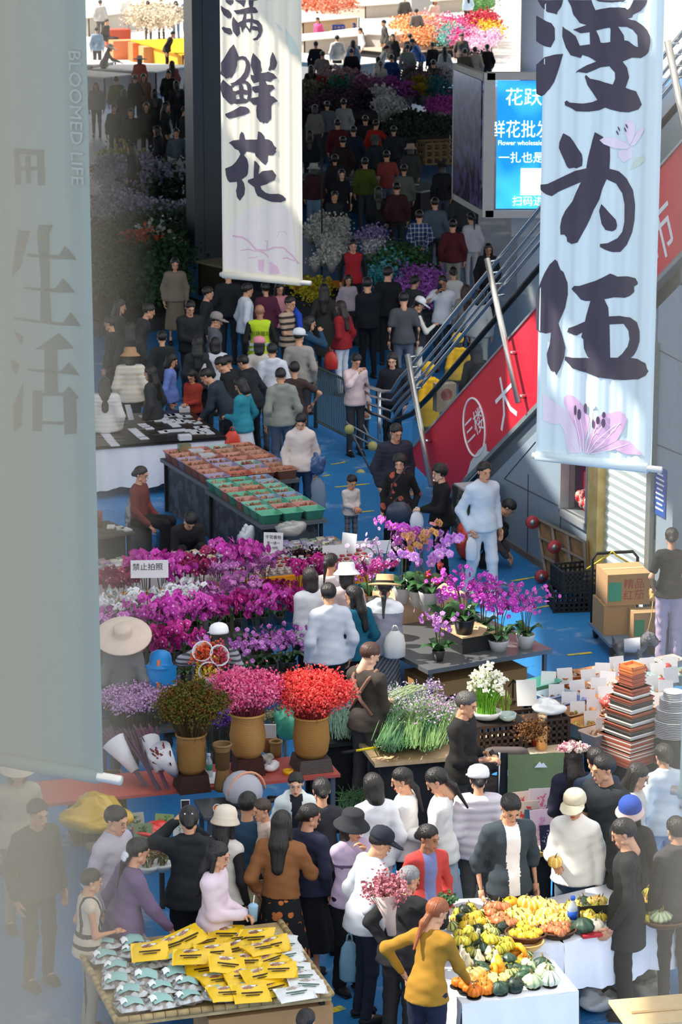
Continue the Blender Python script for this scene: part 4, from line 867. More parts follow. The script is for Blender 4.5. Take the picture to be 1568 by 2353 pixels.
p(466, 850, 255, '2c3542 w', '22262c', 'short', 'man in dark denim jacket leaning over the black table', h=1.68, sex='m', lean=32, nod=15, L='r', R_='r')
p(556, 818, 240, '22262b wo', '1a1c20', 'short', 'youth in black hooded top behind the woman in turquoise', h=1.62, sex='m', lean=14, nod=20)
p(645, 847, 200, '8b9086 wo', '4d5c70', 'crop', 'man in grey-green colour block jacket and jeans', h=1.70, sex='m', look=-20)
p(677, 832, 185, '41312f t', '2a2326', 'short', 'person in dark brown tee with a hand on the hip', h=1.66, L='d', R_='h')
p(625, 790, 190, 'cfd2da wo', '4a4d55', 'short', 'person in white hooded jacket behind the colour block jacket', h=1.68, sex='m')
p(692, 951, 5, 'd6ccc6 wo', '25405e', 'bun', 'woman in cream hoodie and blue jeans walking this way', h=1.62, nod=30, look=-8, skin='l', key='cream', R_='d', walk=.08)
p(809, 1092, 25, 'd8cfc9 w', '7d7d83 P 33343a', 'crop', 'small boy in white patterned sweater peeling a fruit', h=.98, sex='m', L='f', R_='f', nod=22, key='kid')
p(911, 975, 25, '2b2f3d pw', '1f2026', 'short', 'man in dark navy puffer jacket standing behind the smiling woman', h=1.72, sex='m', nod=15, hc='1c1a19')
p(919, 1046, 352, '1d1c1e F a8543e', '1b1c24 w', 'curly', 'smiling woman in black sweater with rust red roses', h=1.56, L='k', R_='D', nod=6, skin='l', key='roses', wide=1.06)
p(1011, 1068, 285, '151516 w', '111113 w', 'curly', 'woman with curly hair in long black cardigan with white trim', h=1.58, L=(-.04, .32, -.26), R_='f', look=10, skin='l', key='curly', wide=1.04)
p(1114, 1063, 30, 'c6d3e2 cw', 'd3d9e2 w', 'short', 'young man in pale blue shirt and white trousers strolling', h=1.78, sex='m', L='d', R_='k', walk=.13, look=-5, key='white', shoes='d9d9d9', nod=4)
p(1180, 1152, 85, '4c464b wo', '19191c w', 'short', 'person in dark hooded top crouching by the grey wall', h=1.68, sex='m', pose='crouch', lean=38, nod=25, L='r', R_='r')
p(324, 1073, 70, '6d3230 w', '1b1a1c w', 'bun', 'seated woman in dark red top behind the bulb stand', h=1.62, pose='sit', L='w', R_='w')
p(440, 1181, 20, '221f20 w', '1c1c1f', 'crop', 'man in black sitting low with his head bowed behind the seed stand', h=1.66, sex='m', pose='crouch', lean=28, nod=38, L='r', R_='r')
p(299, 803, 185, 'd2c7b2 pPw', '2a2c2c', 'bob', 'woman in cream puffer jacket and tan bucket hat from behind', h=1.62, hat='bucket a8825e')
p(240, 868, 185, 'c9c9c6 pw', '33363a', 'long', 'woman with long dark hair in white puffer jacket', h=1.60)
p(394, 814, 90, '6a7fc0 w', '4a4f66', 'bob', 'girl in periwinkle blue sweater at the black table', h=1.50, nod=20)
p(441, 850, 330, '9c3a2c w', '2a2a30', 'bob', 'girl in red sweater looking down at the black table', h=1.30, nod=28, L='f', R_='f')
p(819, 814, 25, 'd9c2c4 w', '3a3b42', 'bun', 'woman in pale pink jacket raising a hand behind the fence', h=1.60, R_='u', nod=22)
p(902, 812, 350, '20232e w', '20222a', 'long', 'woman with long hair in navy jacket at the foot of the escalator', h=1.62, nod=12, skin='l')
p(836, 886, 10, 'd8d6d2 w', '4a5560', 'crop', 'small child in white holding the guard rail', h=.95, sex='m', L='f', R_='f')
p(984, 838, 215, 'd8a520 woL', '6a5a2a', None, 'person in yellow hooded raincoat near the guard rails', h=1.50, hat='helmet dcae2c', at=None, key='rain')
p(1096, 792, 190, '20242c w', '1c2028', 'long', 'person in black with a backpack beside the escalator', h=1.66, key='pack')
p(1052, 770, 200, 'cf9f22 wo', '3a3a3a', 'bob', 'child in yellow rain hood beside the backpack', h=1.45, hat='helmet d6a524')
p(569, 652, 110, 'd4dae2 cw', '2c3442', 'short', 'man in white shirt above the reflective vest', h=1.72, sex='m')
p(597, 700, 185, 'b9d42e v 23211f', '2a2a2c', None, 'bald market guard in yellow reflective vest', h=1.70, sex='m', skin='d', key='guard', wide=1.08)
p(643, 650, 20, 'c8868e w', '3a3a40', 'long', 'woman in dusty pink sweater under the cream banner', h=1.60)
p(667, 682, 50, 'b09a86 tS 3a332f', '2b2b30', 'short', 'man in striped polo with a bright blue scarf on his shoulder', h=1.70, sex='m', key='scarf', L='f', R_='f')
p(783, 692, 235, '8a1f24 w', 'cfd2d8', 'long', 'woman with long hair in crimson sweater with red bag', h=1.62, key='crim', L='k', hc='2a1715')
p(845, 638, 200, '12141c w', '12141a', 'short', 'tall man in black with folded arms by the crimson sweater', h=1.78, sex='m', look=-25, L='f', R_='f')
p(893, 614, 175, '14161a w', '15171c', 'short', 'man in black facing the flower sellers', h=1.76, sex='m', look=-40)
p(928, 673, 185, '4a4c50 tw', '5f6670', 'short', 'man in charcoal grey tee with his back turned', h=1.74, sex='m', nod=20)
p(964, 686, 100, '2a2a2e v d8d2c4', 'd0cabd', 'lowpony', 'woman in white cap with crossbody strap looking at her phone', h=1.60, hat='cap e2e2e0', nod=28, R_='p')
p(1018, 634, 345, 'd9dbe0 tw', '2a2f3a', 'short', 'man in white tee with black shoulder strap on the phone', h=1.72, sex='m', R_='u', key='call', skin='d')
p(688, 759, 175, '9c968f w', '3f3f43', 'crop', 'man in white cap and taupe shirt from behind', h=1.68, sex='m', hat='cap d9dde3', look=-20)
p(596, 778, 180, 'c9beb4', '3f3f45', 'bob', 'woman in pink cap beside the reflective vest', h=1.60, hat='cap d98a96')
p(497, 722, 95, '54585e wo', '303236', 'crop', 'man in camouflage cap and grey jacket', h=1.68, sex='m', hat='cap 8d8580', nod=15)
p(437, 692, 20, '26282b w', '222428', 'short', 'young man in black looking at his phone', h=1.72, sex='m', L='f', R_='f', nod=20)
p(346, 700, 100, '2b2e32 w', '25272b', 'short', 'man in dark jacket behind the cream puffer', h=1.72, sex='m', lean=15)
p(402, 594, 10, '7a6f60 w', '6f6555 s', 'bob', 'woman in tan dress standing among dark green plants', h=1.62)
p(494, 776, 190, 'c5c8cf w', '2f3238', 'bob', 'person in white jacket with black hair by the card table', h=1.62)
p(520, 817, 230, '1f2226 w', '24262a', 'crop', 'boy in black between the card table and the crowd', h=1.5, sex='m', lean=12)
p(812, 551, 5, 'a3222b v 1c1d20', '22242a', 'short', 'man in red quilted vest over black facing this way', h=1.70, sex='m', nod=10)
p(964, 484, 185, '24406e wP', '2c4a70', 'short', 'person in blue plaid shirt with hands behind the back', h=1.72, sex='m', L='b', R_='b')
p(1041, 505, 180, '4d1c22 w', '8a857c', 'short', 'man in dark maroon sweater from behind', h=1.70, sex='m')
p(1082, 489, 210, 'b3aeb4 w', 'a8a6aa', 'pony', 'woman with white headband and ponytail in pale blouse', h=1.62)
p(1123, 560, 5, '1b1d1f w', '1c1e22', 'long', 'woman in black facing this way near the white column', h=1.62, skin='d')
p(712, 728, 100, '23425c w', '2a2d35', 'bob', 'woman with a hand at her mouth in dark blue top', h=1.62, R_='u')
p(955, 634, 130, '37393d w', '26282c', 'bun', 'woman with gathered hair in dark grey beside the purple flowers', h=1.60)
p(1042, 614, 190, 'c9c4bb tv', '3a3c42', 'bun', 'woman in pale sleeveless top with dark hair', h=1.60)
p(1072, 655, 185, '8b8680 w', '3a3a40', 'long', 'woman with brown hair in taupe jacket behind the rails', h=1.60, hc='3a2620')
p(1104, 668, 170, 'a9aaa8 w', 'b9b5ac', 'bob', 'person in pale grey jacket carrying a white bag by the rails', h=1.62)
p(745, 653, 180, '302f2c C', '22252a', 'long', 'woman in long dark coat with very long hair', h=1.64)
p(801, 632, 10, 'b5a8b0 w', '45424a', 'wild', 'child with a fluffy headband in pale pink', h=1.30)
p(525, 618, 180, '1d2224 w', '20252a', 'crop', 'man in black with a grey cap beside the banner end', h=1.72, sex='m', hat='cap a5a8a6')
p(610, 650, 200, '57283e w', '2a2a30', 'short', 'person in plum jacket half hidden by the banner', h=1.62)
p(721, 378, 180, '3f2328 w', '6f8fa8 w', 'bob', 'woman in maroon with a ruffled white hat', h=1.62, hat='bucket a9b5b0')
p(786, 390, 5, '15171c tX', '15171c s', 'long', 'woman with long hair in black dress facing this way', h=1.64, skin='l')
p(839, 363, 185, '4d5a1e w', '3a4048', 'short', 'person in olive green sweater from behind', h=1.70, sex='m')
p(889, 347, 200, '8a3a38 tw', '55606c', 'short', 'man in faded red tee turned aside', h=1.74, sex='m', look=-30)
p(944, 333, 185, '3a3d3c w', '2c2f33', 'bob', 'woman in beige bucket hat in the dim middle', h=1.62, hat='bucket b0a08c')
p(929, 379, 180, '5f615a w', '3a3d40', 'short', 'person in grey green jumper near the wooden crates', h=1.68)
p(1015, 374, 200, '1b1d20 w', '3d4a5a', 'bob', 'man in black jacket and black hat near the wooden crates', h=1.70, sex='m', hat='bucket 24262a')
p(912, 420, 185, '3d1a1f w', '2a2a2e', 'short', 'man in wine red shirt in front of the black hat', h=1.72, sex='m')
p(776, 275, 185, '571d26 w', '26262c', 'short', 'person in deep red jacket in the dim crowd', h=1.72, sex='m')
p(812, 290, 190, '1d2438 w', '20242c', 'short', 'man in dark navy jacket in the dim crowd', h=1.74, sex='m')
p(752, 233, 190, '555d66 w', '30343a', 'short', 'person in slate grey hoodie by the dried flower stall', h=1.68)
p(790, 228, 185, '8b9296 w', '30343a', 'short', 'person in dull white shirt by the dried flower stall', h=1.70, sex='m')
p(724, 241, 180, '74766e w', '3a3c40', 'bob', 'woman in stone coloured top by the cream banner', h=1.60)
p(840, 266, 185, '26242c w', '1e2026', 'short', 'person in black next to the bright red sleeve', h=1.70, sex='m')
p(865, 276, 150, 'a82a22 w', '22252a', 'short', 'person in bright red top with an arm bent', h=1.70, sex='m', R_='h')
p(862, 313, 185, '22303a w', '24282e', 'bob', 'woman in dark green bucket hat in the dim crowd', h=1.60, hat='bucket 4a5654')
p(770, 357, 180, '2c2a30 w', '26282c', 'curly', 'woman with curly hair and shaded clothes', h=1.60)
p(788, 314, 190, '2a1c20 w', '22242a', 'short', 'person in dark wine jacket further back', h=1.70, sex='m')
p(712, 300, 180, '1f2428 w', '22252a', 'long', 'woman with long hair close to the banner', h=1.62)
p(905, 290, 185, '23282c w', '1e2226', 'short', 'person in charcoal near the flower racks', h=1.68)
p(1085, 395, 200, '2c2230 w', '22242a', 'short', 'person in dark purple beneath the light box', h=1.68)
p(870, 430, 180, '1c1d20 w', '202226', 'long', 'woman in black between olive and wine red', h=1.62)
p(770, 440, 10, '25282c w', '22252a', 'bun', 'woman in shade with folded arms', h=1.62, L='c', R_='c')
p(1000, 455, 185, '4c5a64 w', '2a2d33', 'short', 'man in slate jacket with a clear plastic bag', h=1.7, sex='m')
p(1060, 430, 190, '2a2d33 w', '22242a', 'short', 'man in dark coat under the light box corner', h=1.72, sex='m')
# left, behind the haze
for x_, y_, tp, lb_ in ((442, 302, '77756a wL', 'woman in long beige coat by the dark pillar'), (478, 264, 'a3a6ac cw', 'man in white shirt with purple strap by the dark pillar'), (405, 296, '4f5f6c w', 'person in dull blue jacket left of the beige coat'), (425, 246, '2c3032 w', 'man in dark jacket in the hazy dim crowd'), (382, 235, '2a2e30 w', 'person in black beneath the lit stalls'), (336, 236, '30322e w', 'person in dark olive beneath the lit stalls'),
                      (300, 250, '282b2a w', 'person in black coat near the hazy glass edge'), (262, 240, '2e3032 w', 'person in charcoal near the hazy glass edge'), (360, 290, '2a2a30 w', 'woman in dark violet near the flower beds'), (300, 330, '2b2b31 w', 'person in shade beside the purple flower bed'), (330, 170, '6a4a38 w', 'person in brown at the edge of the sunlight'), (387, 162, '25282a w', 'person in black at the edge of the sunlight'), (310, 172, '2a2c2c w', 'person in dark grey at the edge of the sunlight'),
                      (266, 176, '6b6a4a w', 'person in olive at the edge of the sunlight'), (220, 190, '7d7a74 w', 'person in stone grey at the edge of the sunlight'), (405, 186, '272a2c w', 'person in black under the lit tables'), (432, 170, '8a6a34 w', 'person in ochre yellow by the dark pillar'), (355, 205, '2c2c2a w', 'person with short hair in the second dim row'), (285, 205, '383a38 w', 'person in grey in the second dim row')):
    p(x_, y_, random.choice((0, 90, 180, 190, 200, 250)), tp, '26282c', random.choice(('short', 'bob', 'short', 'long')), lb_, h=random.uniform(1.6, 1.74), sex=random.choice('mf'))
for x_, y_, tp, lb_ in ((252, 728, '24282a w', 'person in black deep in the shade above the white puffer'), (300, 742, '2a2d2e w', 'person in charcoal just above the tan bucket hat'), (372, 762, '26292c w', 'person in black between the tan hat and the periwinkle sweater'), (455, 775, '2b2e33 w', 'person in dark slate behind the red sweater girl'), (345, 842, '2e3134 w', 'person in dark clothes at the rear edge of the black table'), (275, 690, '2a2f2d w', 'person in dark green grey beside the potted plants'), (478, 660, '23272a w', 'person in black left of the grey capped man')):
    p(x_, y_, random.choice((90, 180, 190, 250)), tp, '1f2123', random.choice(('short', 'long')), lb_, h=random.uniform(1.58, 1.72), sex=random.choice('mf'))
p(230, 0, 180, 'b9b9b8 pw', '4a4a50', 'short', 'person in thick grey puffer at the far sunlit stalls', h=1.70)
p(245, 44, 60, '3a3634 w', '2a2a2c w', 'short', 'stall keeper in black sitting in the far sunlight', h=1.66, pose='sit')
p(290, -14, 180, 'dedcd8 w', '8a8a8c', 'short', 'person in white jacket at the far sunlit stalls', h=1.70)
p(428, -6, 200, '4f6484 w', '39485c', 'short', 'man in blue jacket beside the dried herb table', h=1.74, sex='m')
p(404, 2, 195, 'a9c0d6 w', '7f9ab8', 'long', 'woman in pale denim beside the dried herb table', h=1.62)
p(400, 72, 90, '262423 w', '1f1f20', 'short', 'man in black working at the far yellow table', h=1.60, sex='m', lean=20)
p(256, 104, 90, '8b8078 w', '55555a', 'bob', 'person in white sun hat reaching across a far table', h=1.60, hat='sun e8dcc8', lean=20, R_='R')
p(321, 130, 180, 'b4472e w', '5a4a48', 'bob', 'person in orange top and pale sun hat', h=1.60, hat='sun e6d6bf')
p(222, 62, 180, '9ab2c4 w', '3a3a40', 'short', 'person in light blue top at the far left stall', h=1.68)
p(395, 140, 200, 'a8605a wF d9b0a0', '55484a', 'long', 'woman in red patterned blouse at the sunlit edge', h=1.60)
p(370, -5, 180, '8a2f36 wF c09090', '4a4046', 'short', 'person in dark red patterned jacket behind the herb table', h=1.68)
p(340, 2, 180, 'b7aea2 w', '5a5a5c', 'short', 'person in tan jacket behind the herb table', h=1.70)
for a_ in ((726, 95, 185, '1f2125 w', 'short', 'person in black raising a hand near the banner top', 'm', {}), (742, 118, 165, '7e7a78 tw', 'short', 'slim man in taupe tee at the lit stalls', 'm', {}), (775, 81, 185, 'd9d6d0 wo', 'short', 'person in white hooded jacket at the lit stalls', 'm', {}), (812, 92, 180, '9fb0bd w', 'long', 'woman in pale blue behind the black jacket', 'f', {}),
           (808, 111, 185, '1b1d20 w', 'short', 'man in black leather jacket at the lit stalls', 'm', {}), (868, 131, 200, 'e0ded9 w', 'bob', 'person in white bending over the lit paper table', 'f', dict(lean=30)), (875, 140, 180, 'd8d4c8 w', 'pony', 'woman with long ponytail in cream sweater', 'f', {}), (900, 125, 185, '174a86 w', 'short', 'person in bright blue jacket at the lit stalls', 'm', {}),
           (937, 102, 185, '8a8f88 w', 'short', 'man in grey green sweater with crossbody strap', 'm', {}), (903, 78, 350, '22211f w', 'bob', 'stall woman in black facing this way', 'f', {}), (893, 104, 100, 'c8c3bc w', 'bun', 'woman in pale top leaning to the paper table', 'f', dict(lean=20)), (942, 77, 200, '3a3532 w', 'short', 'man in dark brown behind the purple bundle', 'm', {}),
           (945, 90, 260, '3c5f94 w', 'short', 'stall man in blue reaching over the papers', 'm', dict(lean=25, R_='R')), (994, 97, 200, '2a2528 w', 'bun', 'woman in black with red trim at the lit stalls', 'f', {}), (1022, 107, 190, 'd3d6cf w', 'long', 'woman with long hair in white knit', 'f', {}), (996, 138, 200, '1c1c1f w', 'short', 'man in black in the front row of the lit crowd', 'm', {}),
           (1062, 77, 5, '6a5a50 w', 'short', 'man in brown jacket facing this way by the column', 'm', {}), (1069, 112, 180, '6d6355 w', 'short', 'person in khaki jacket by the light box corner', 'm', {}), (1120, 102, 200, '221f1f w', 'bun', 'woman in black with cream scarf by the column', 'f', {}), (1092, 108, 180, 'c9bca8 w', 'short', 'person in beige next to the khaki jacket', 'm', {}),
           (730, 40, 320, 'd7588e w', 'lowpony', 'seated woman in hot pink jacket at the far stall', 'f', dict(pose='sit')), (828, 64, 280, 'd6d9dd w', 'lowpony', 'seated person in white beside the blue crates', 'f', dict(pose='sit')), (882, 46, 280, '4a4644 w', 'short', 'person in dark top behind the far white counter', 'm', {}), (1000, -2, 20, 'd8ccb4 w', 'bob', 'person in cream with a straw hat at the far flower stall', 'f', dict(hat='straw d8c8a0')),
           (1075, -20, 200, 'a9bfd2 w', 'long', 'person in pale blue dress by the far red bag', 'f', {}), (715, 150, 185, '1f2227 w', 'long', 'woman with long hair in black in front of the taupe tee', 'f', {}), (930, -10, 185, '50504e w', 'short', 'person in grey at the far podium', 'm', {}), (957, 20, 190, '6f6f6c w', 'short', 'person in mid grey near the far podium', 'm', {}), (760, 150, 180, '4a4644 w', 'short', 'child in brown beside the taupe tee', 'm', dict(h=1.3))):
    kw = dict(h=1.72 if a_[6] == 'm' else 1.62, sex=a_[6]); kw.update(a_[7]); p(a_[0], a_[1], a_[2], a_[3], '2c2e34', a_[4], a_[5], **kw)
p(1545, 1215, 175, '1a1b1e te', 'b9a9c4 w', 'bun', 'woman in black tee and lilac wide trousers walking a dog', h=1.62, key='dogw', wide=1.0, L='k')
# ================================================================ stalls: tables
rnd = random.Random(5)
class Tab:      # front-left and front-right corner of a top at height z (pixels), depth in metres
    def __init__(s, A, B, z, depth):
        a, b = P(*A, z), P(*B, z); s.o = Vector((a.x, a.y, 0)); s.xa = (b - a); s.w = s.xa.length; s.xa.normalize(); s.ya = Vector((-s.xa.y, s.xa.x, 0)); s.d = depth; s.z = z; s.rz = math.atan2(s.xa.y, s.xa.x)
    def __call__(s, x, y, z=0.): return s.o + s.xa * x + s.ya * y + ZZ * z
    def loc(s, px, py, dz=0.): return P(px, py, s.z + dz)
woodm = M('b08a5c', .7, kind='petal', h2='c9a878', sc=6.); blackm = M('1f2022', .7); metalm = M('6e7276', .4, .6, var=.06); ply = M('c4a27a', .75, kind='petal', h2='d4b690', sc=5.); clothm = M('e3e6ee', .86, var=.05)
def legs4(t, root, m, z=None, w=.04):
    for x, y in ((.06, .06), (t.w - .06, .06), (t.w - .06, t.d - .06), (.06, t.d - .06)):
        MB().box((x, y, (z or t.z) / 2 - .02), (w, w, (z or t.z) - .04)).obj('leg', m, root)
def top_table(name, label, t, m, lm, th=.04, cat='table', solid=None, skirt=None):
    r = thing(name, label, cat, t.o, t.rz)
    MB().box((t.w / 2, t.d / 2, t.z - th / 2), (t.w, t.d, th)).obj('tabletop', m, r)
    legs4(t, r, lm)
    if solid: MB().box((t.w / 2, t.d / 2 + .03, (t.z - th) / 2), (t.w - .16, t.d - .16, t.z - th - .01)).obj('base_cabinet', solid, r)
    return r
def drape(name, label, t, m, drop=.6, over=.02, cat='tablecloth', back=False, ends=True, fold_=.018):
    b = MB(); n = max(20, int(t.w * 22)); k = max(12, int(t.d * 20))
    b.box((t.w / 2, t.d / 2, t.z + .004), (t.w + over * 2, t.d + over * 2, .008))
    def side(p0, p1, nn):
        pts = []
        d = (p1 - p0); L = d.length; d.normalize(); nv = Vector((d.y, -d.x, 0))
        for j, f in enumerate((0, .1, .35, .7, 1)):
            for i in range(nn): x = L * i / (nn - 1); w = fold_ * f * 1.6 * (math.sin(x * 19 + 1) + .6 * math.sin(x * 41)) + .03 * f; pts.append(p0 + d * x + nv * w + ZZ * (t.z + .006 - drop * f + (.02 * math.sin(x * 9) * f)))
        b.sheet(pts, nn, 5)
    o = over; a0, a1, a2, a3 = Vector((-o, -o, 0)), Vector((t.w + o, -o, 0)), Vector((t.w + o, t.d + o, 0)), Vector((-o, t.d + o, 0))
    side(a0, a1, n)
    if ends: side(a1, a2, k); side(a3, a0, k)
    if back: side(a2, a3, n)
    return b.obj(name, m, None, True, t.o, t.rz, label, cat)
def put(o, X): o.matrix_world = X; return o
tS = Tab((268, 2347), (762, 2285), .74, 1.5)
top_table('snack_table', 'bamboo edged table loaded with clear and yellow snack packs', tS, M('a58d64', .8, kind='petal', h2='bfa97e', sc=7.), blackm, .05)
r = bpy.data.objects['snack_table']
for (x0, y0, x1, y1) in ((0, 0, tS.w, 0), (0, 0, 0, tS.d), (tS.w, 0, tS.w, tS.d)):
    b = MB(); L = math.hypot(x1 - x0, y1 - y0); n = int(L / .09)
    for i in range(n):
        f0, f1 = i / n, (i + .94) / n; b.tube([(x0 + (x1 - x0) * f0, y0 + (y1 - y0) * f0, .745), (x0 + (x1 - x0) * f1, y0 + (y1 - y0) * f1, .745)], .028, 8)
    b.obj('bamboo_rim', M('9c865c', .6, kind='petal', h2='b59d70', sc=9.), r, True)
b = MB(); b.box((tS.w * .72, .28, .33), (1.0, .5, .62)); b.obj('cardboard_box', M('a6845c', .85), None, False, tS.o, tS.rz, 'brown cardboard box under the snack table', 'box')
def bag_proto(name, w, d, hgt, mats, seed, lab, cat, label_col=None):
    q = random.Random(seed); b = MB(); nx, ny = 9, 7; pts = []
    for sgn in (-1, 1):
        pts = []
        for j in range(ny):
            for i in range(nx):
                u, v = i / (nx - 1) * 2 - 1, j / (ny - 1) * 2 - 1; e = max(0, 1 - abs(u) ** 2.5) * max(0, 1 - abs(v) ** 2.5)
                pts.append((u * w / 2 * (1 - .06 * abs(v) * q.random()), v * d / 2, hgt / 2 + sgn * e * hgt / 2 * (1 + .35 * q.uniform(-1, 1)) + .012 * q.uniform(-1, 1) * (abs(u) > .9)))
        b.sheet(pts, nx, ny, 0)
    r = thing(name, lab, cat); b.obj('packet', mats[0], r, True)
    if label_col:
        b = MB(); z = hgt * .93; pts = [(x * w * .30 - .01, y * d * .34, z + .034 - .025 * x * x - .018 * y * y) for y in (-1, 0, 1) for x in (-1, 0, 1)]; b.sheet(pts, 3, 3); b.obj('paper_label', M(label_col, .6), r, True)
        b = MB(); pts = [(x * w * .12 - .075, y * d * .2, z + .040 - .025 * x * x - .018 * y * y) for y in (-1, 0, 1) for x in (-1, 0, 1)]; b.sheet(pts, 3, 3); b.obj('price_tag', M('eef2f2', .6), r, True)
    return r
def yel_proto(name, lab, body, win, ink, txt='特产'):
    r = bag_proto(name, .30, .22, .055, [M(body, .35, spec=.5, var=.05)], 3, lab, 'snack pack')
    b = MB(); pts = [(x * .125, .045 + y * .05, .068 - .05 * abs(y) ** 2 - .045 * x * x) for y in (-1, -.3, .3, 1) for x in (-1, -.4, .4, 1)]; b.sheet(pts, 4, 4); b.obj('clear_window', M(win, .12, kind='spot', h2='d9dcd6', sc=22., spec=.8), r, True)
    for k, (w_, y_) in enumerate(((.17, -.035), (.11, -.06))): b = MB(); b.box((0, y_, .066 - .14 * abs(y_ + .02)), (w_, .014 - .005 * k, .004)); b.obj('printed_line', M(ink, .6), r)
    return r
clear_m = M('8a8278', .12, kind='spot', h2='b9bec0', sc=16., spec=.9)
SNG = 'clear snack packs on the bamboo table'
proto = bag_proto('clear_snack_pack', .27, .20, .10, [clear_m], 1, 'clear plastic snack pack with teal label in rows on the bamboo table', 'snack pack', '93bdb8'); proto['group'] = SNG; first = True
for j in range(6):
    for i in range(6):
        x = .15 + i * .225 + (j % 2) * .05; y = .12 + j * .235; lim = tS.w * (.62 - .0 * j) - max(0, j - 3) * .22
        if x > lim: continue
        o = proto if first else dup(proto, (0, 0, 0)); first = False
        o.location = tS(x, y, tS.z + .005); o.rotation_euler = (rnd.uniform(-.12, .12), rnd.uniform(-.12, .12), tS.rz + rnd.uniform(-.35, .25))
YG = 'yellow snack packs heaped on the bamboo table'
proto = yel_proto('yellow_snack_pack', 'bright yellow snack pack with clear window, heaped beside the clear packs', 'e8be12', '8a5a3c', '3a2a10'); proto['group'] = YG; first = True
for (px, py) in ((345, 2192), (396, 2176), (430, 2160), (470, 2172), (520, 2152), (560, 2165), (590, 2160), (440, 2205), (490, 2195), (545, 2185), (600, 2188), (625, 2178), (470, 2232), (520, 2222), (570, 2215), (620, 2215), (640, 2235), (500, 2262), (555, 2250), (600, 2248), (520, 2290), (575, 2288), (628, 2278)):
    o = proto if first else dup(proto, (0, 0, 0)); first = False
    z = .03 + rnd.random() * .10; o.location = P(px, py, tS.z + z + .03); o.rotation_euler = (rnd.uniform(.0, .35), rnd.uniform(-.2, .2), tS.rz + rnd.uniform(-.5, .35))
WG = 'silver white snack packs at the table corner'
proto = yel_proto('white_snack_pack', 'silvery white snack pack at the inner corner of the bamboo table', 'dcdfe0', '8f8478', '4a6a5a'); proto['group'] = WG; first = True
for (px, py) in ((650, 2180), (655, 2205), (672, 2232), (690, 2252), (705, 2272), (660, 2262), (678, 2290), (640, 2168)):
    o = proto if first else dup(proto, (0, 0, 0)); first = False
    o.location = P(px, py, tS.z + .03 + rnd.random() * .05); o.rotation_euler = (.12, rnd.uniform(-.15, .15), tS.rz + rnd.uniform(-.5, .3))
tG1 = Tab((1066, 2306), (1323, 2277), .74, .95); tG2 = Tab((1036, 2180), (1290, 2168), .80, .98); tG3 = Tab((1296, 2166), (1640, 2080), .80, .80)
for t, lb in ((tG1, 'low table under the near white cloth with gourds'), (tG2, 'table under the white cloth with pale pumpkins'), (tG3, 'long table under white cloth with baskets of gourds further along')): top_table('trestle_table', lb, t, woodm, metalm, .03)
drape('white_tablecloth', 'white cloth draped low over the nearest gourd table', tG1, clothm, .70); drape('white_tablecloth', 'white cloth over the middle table of pale pumpkins', tG2, clothm, .5); drape('white_tablecloth', 'white cloth on the long gourd table behind the folding chair', tG3, clothm, .45)
def gourd(kind, c1, c2):
    r = thing(kind, None, 'gourd'); b = MB(); seg = 24
    prof = {'pumpkin': [(.01, .012), (.035, 0), (.052, .018), (.056, .04), (.050, .062), (.03, .078), (.008, .072)], 'pear_gourd': [(.01, 0), (.035, .002), (.048, .025), (.042, .05), (.024, .075), (.017, .10), (.016, .12), (.006, .13)],
            'squash': [(.01, 0), (.035, .002), (.055, .022), (.058, .035), (.04, .055), (.02, .07), (.006, .074)], 'crown_gourd': [(.03, 0), (.046, .01), (.052, .03), (.04, .05), (.025, .07), (.006, .08)], 'warty_gourd': [(.01, 0), (.04, .005), (.055, .035), (.05, .065), (.025, .085), (.006, .088)]}.get(kind)
    if kind == 'swan_gourd':
        b.ball((0, 0, .04), (.045, .045, .04), 12); b.tube([(0, 0, .05), (.02, 0, .09), (.06, 0, .11), (.10, 0, .10), (.13, 0, .07)], [.04, .026, .02, .018, .012], 9)
    elif kind == 'long_gourd': b.tube([(-.10, 0, .03), (-.06, .01, .033), (0, .02, .034), (.06, .01, .033), (.10, -.01, .03)], [.012, .028, .034, .028, .010], 10)
    else:
        rb = {'pumpkin': .10, 'squash': .18, 'crown_gourd': .30, 'warty_gourd': .12}.get(kind, 0); nk = {'pumpkin': 8, 'squash': 8, 'crown_gourd': 6, 'warty_gourd': 12}.get(kind, 8)
        b.lathe(prof, seg, rib=rb, ribk=nk)
        q = random.Random(2)
        if kind == 'warty_gourd':
            for _ in range(40): a, z = q.random() * 6.28, q.uniform(.012, .075); rr = .053 - abs(z - .04) * .35; b.ball((rr * math.cos(a), rr * math.sin(a), z), .007, 5, rings=3)
        for i, f in enumerate(b.f[:seg * (len(prof) - 1)]):
            if (i % seg) % 3 == 0 and kind in ('pumpkin', 'squash', 'crown_gourd'): b.m[i] = 1
    body = b.obj('body', [M(c1, .45, spec=.4, var=.15), M(c2, .45, spec=.4)], r, True)
    if kind not in ('swan_gourd', 'long_gourd'):
        zt = prof[-1][1] - .004; b = MB(); b.tube([(0, 0, zt), (.004, 0, zt + .018), (.012, .004, zt + .034)], [.008, .005, .004], 6); b.obj('stem', M('7d7440', .8), r, True)
    return r
GP = {}
def gp(kind, c1, c2, px, py, t, sc=1., dz=0., lab=None, grp=None, tilt=.25):
    k = (kind, c1, c2)
    if k not in GP: o = GP[k] = gourd(*k); 
    else: o = dup(GP[k], (0, 0, 0))
    sc *= rnd.uniform(.9, 1.12); o.scale = (sc,) * 3
    o.location = P(px, py, t.z + .010 + dz); o.rotation_euler = (rnd.uniform(-tilt, tilt), rnd.uniform(-tilt, tilt), rnd.random() * 6.28)
    o['label'] = lab; o['group'] = grp
    return o
def G7(x, y): return 1020 + x * .20408, 2040 + y * .20408
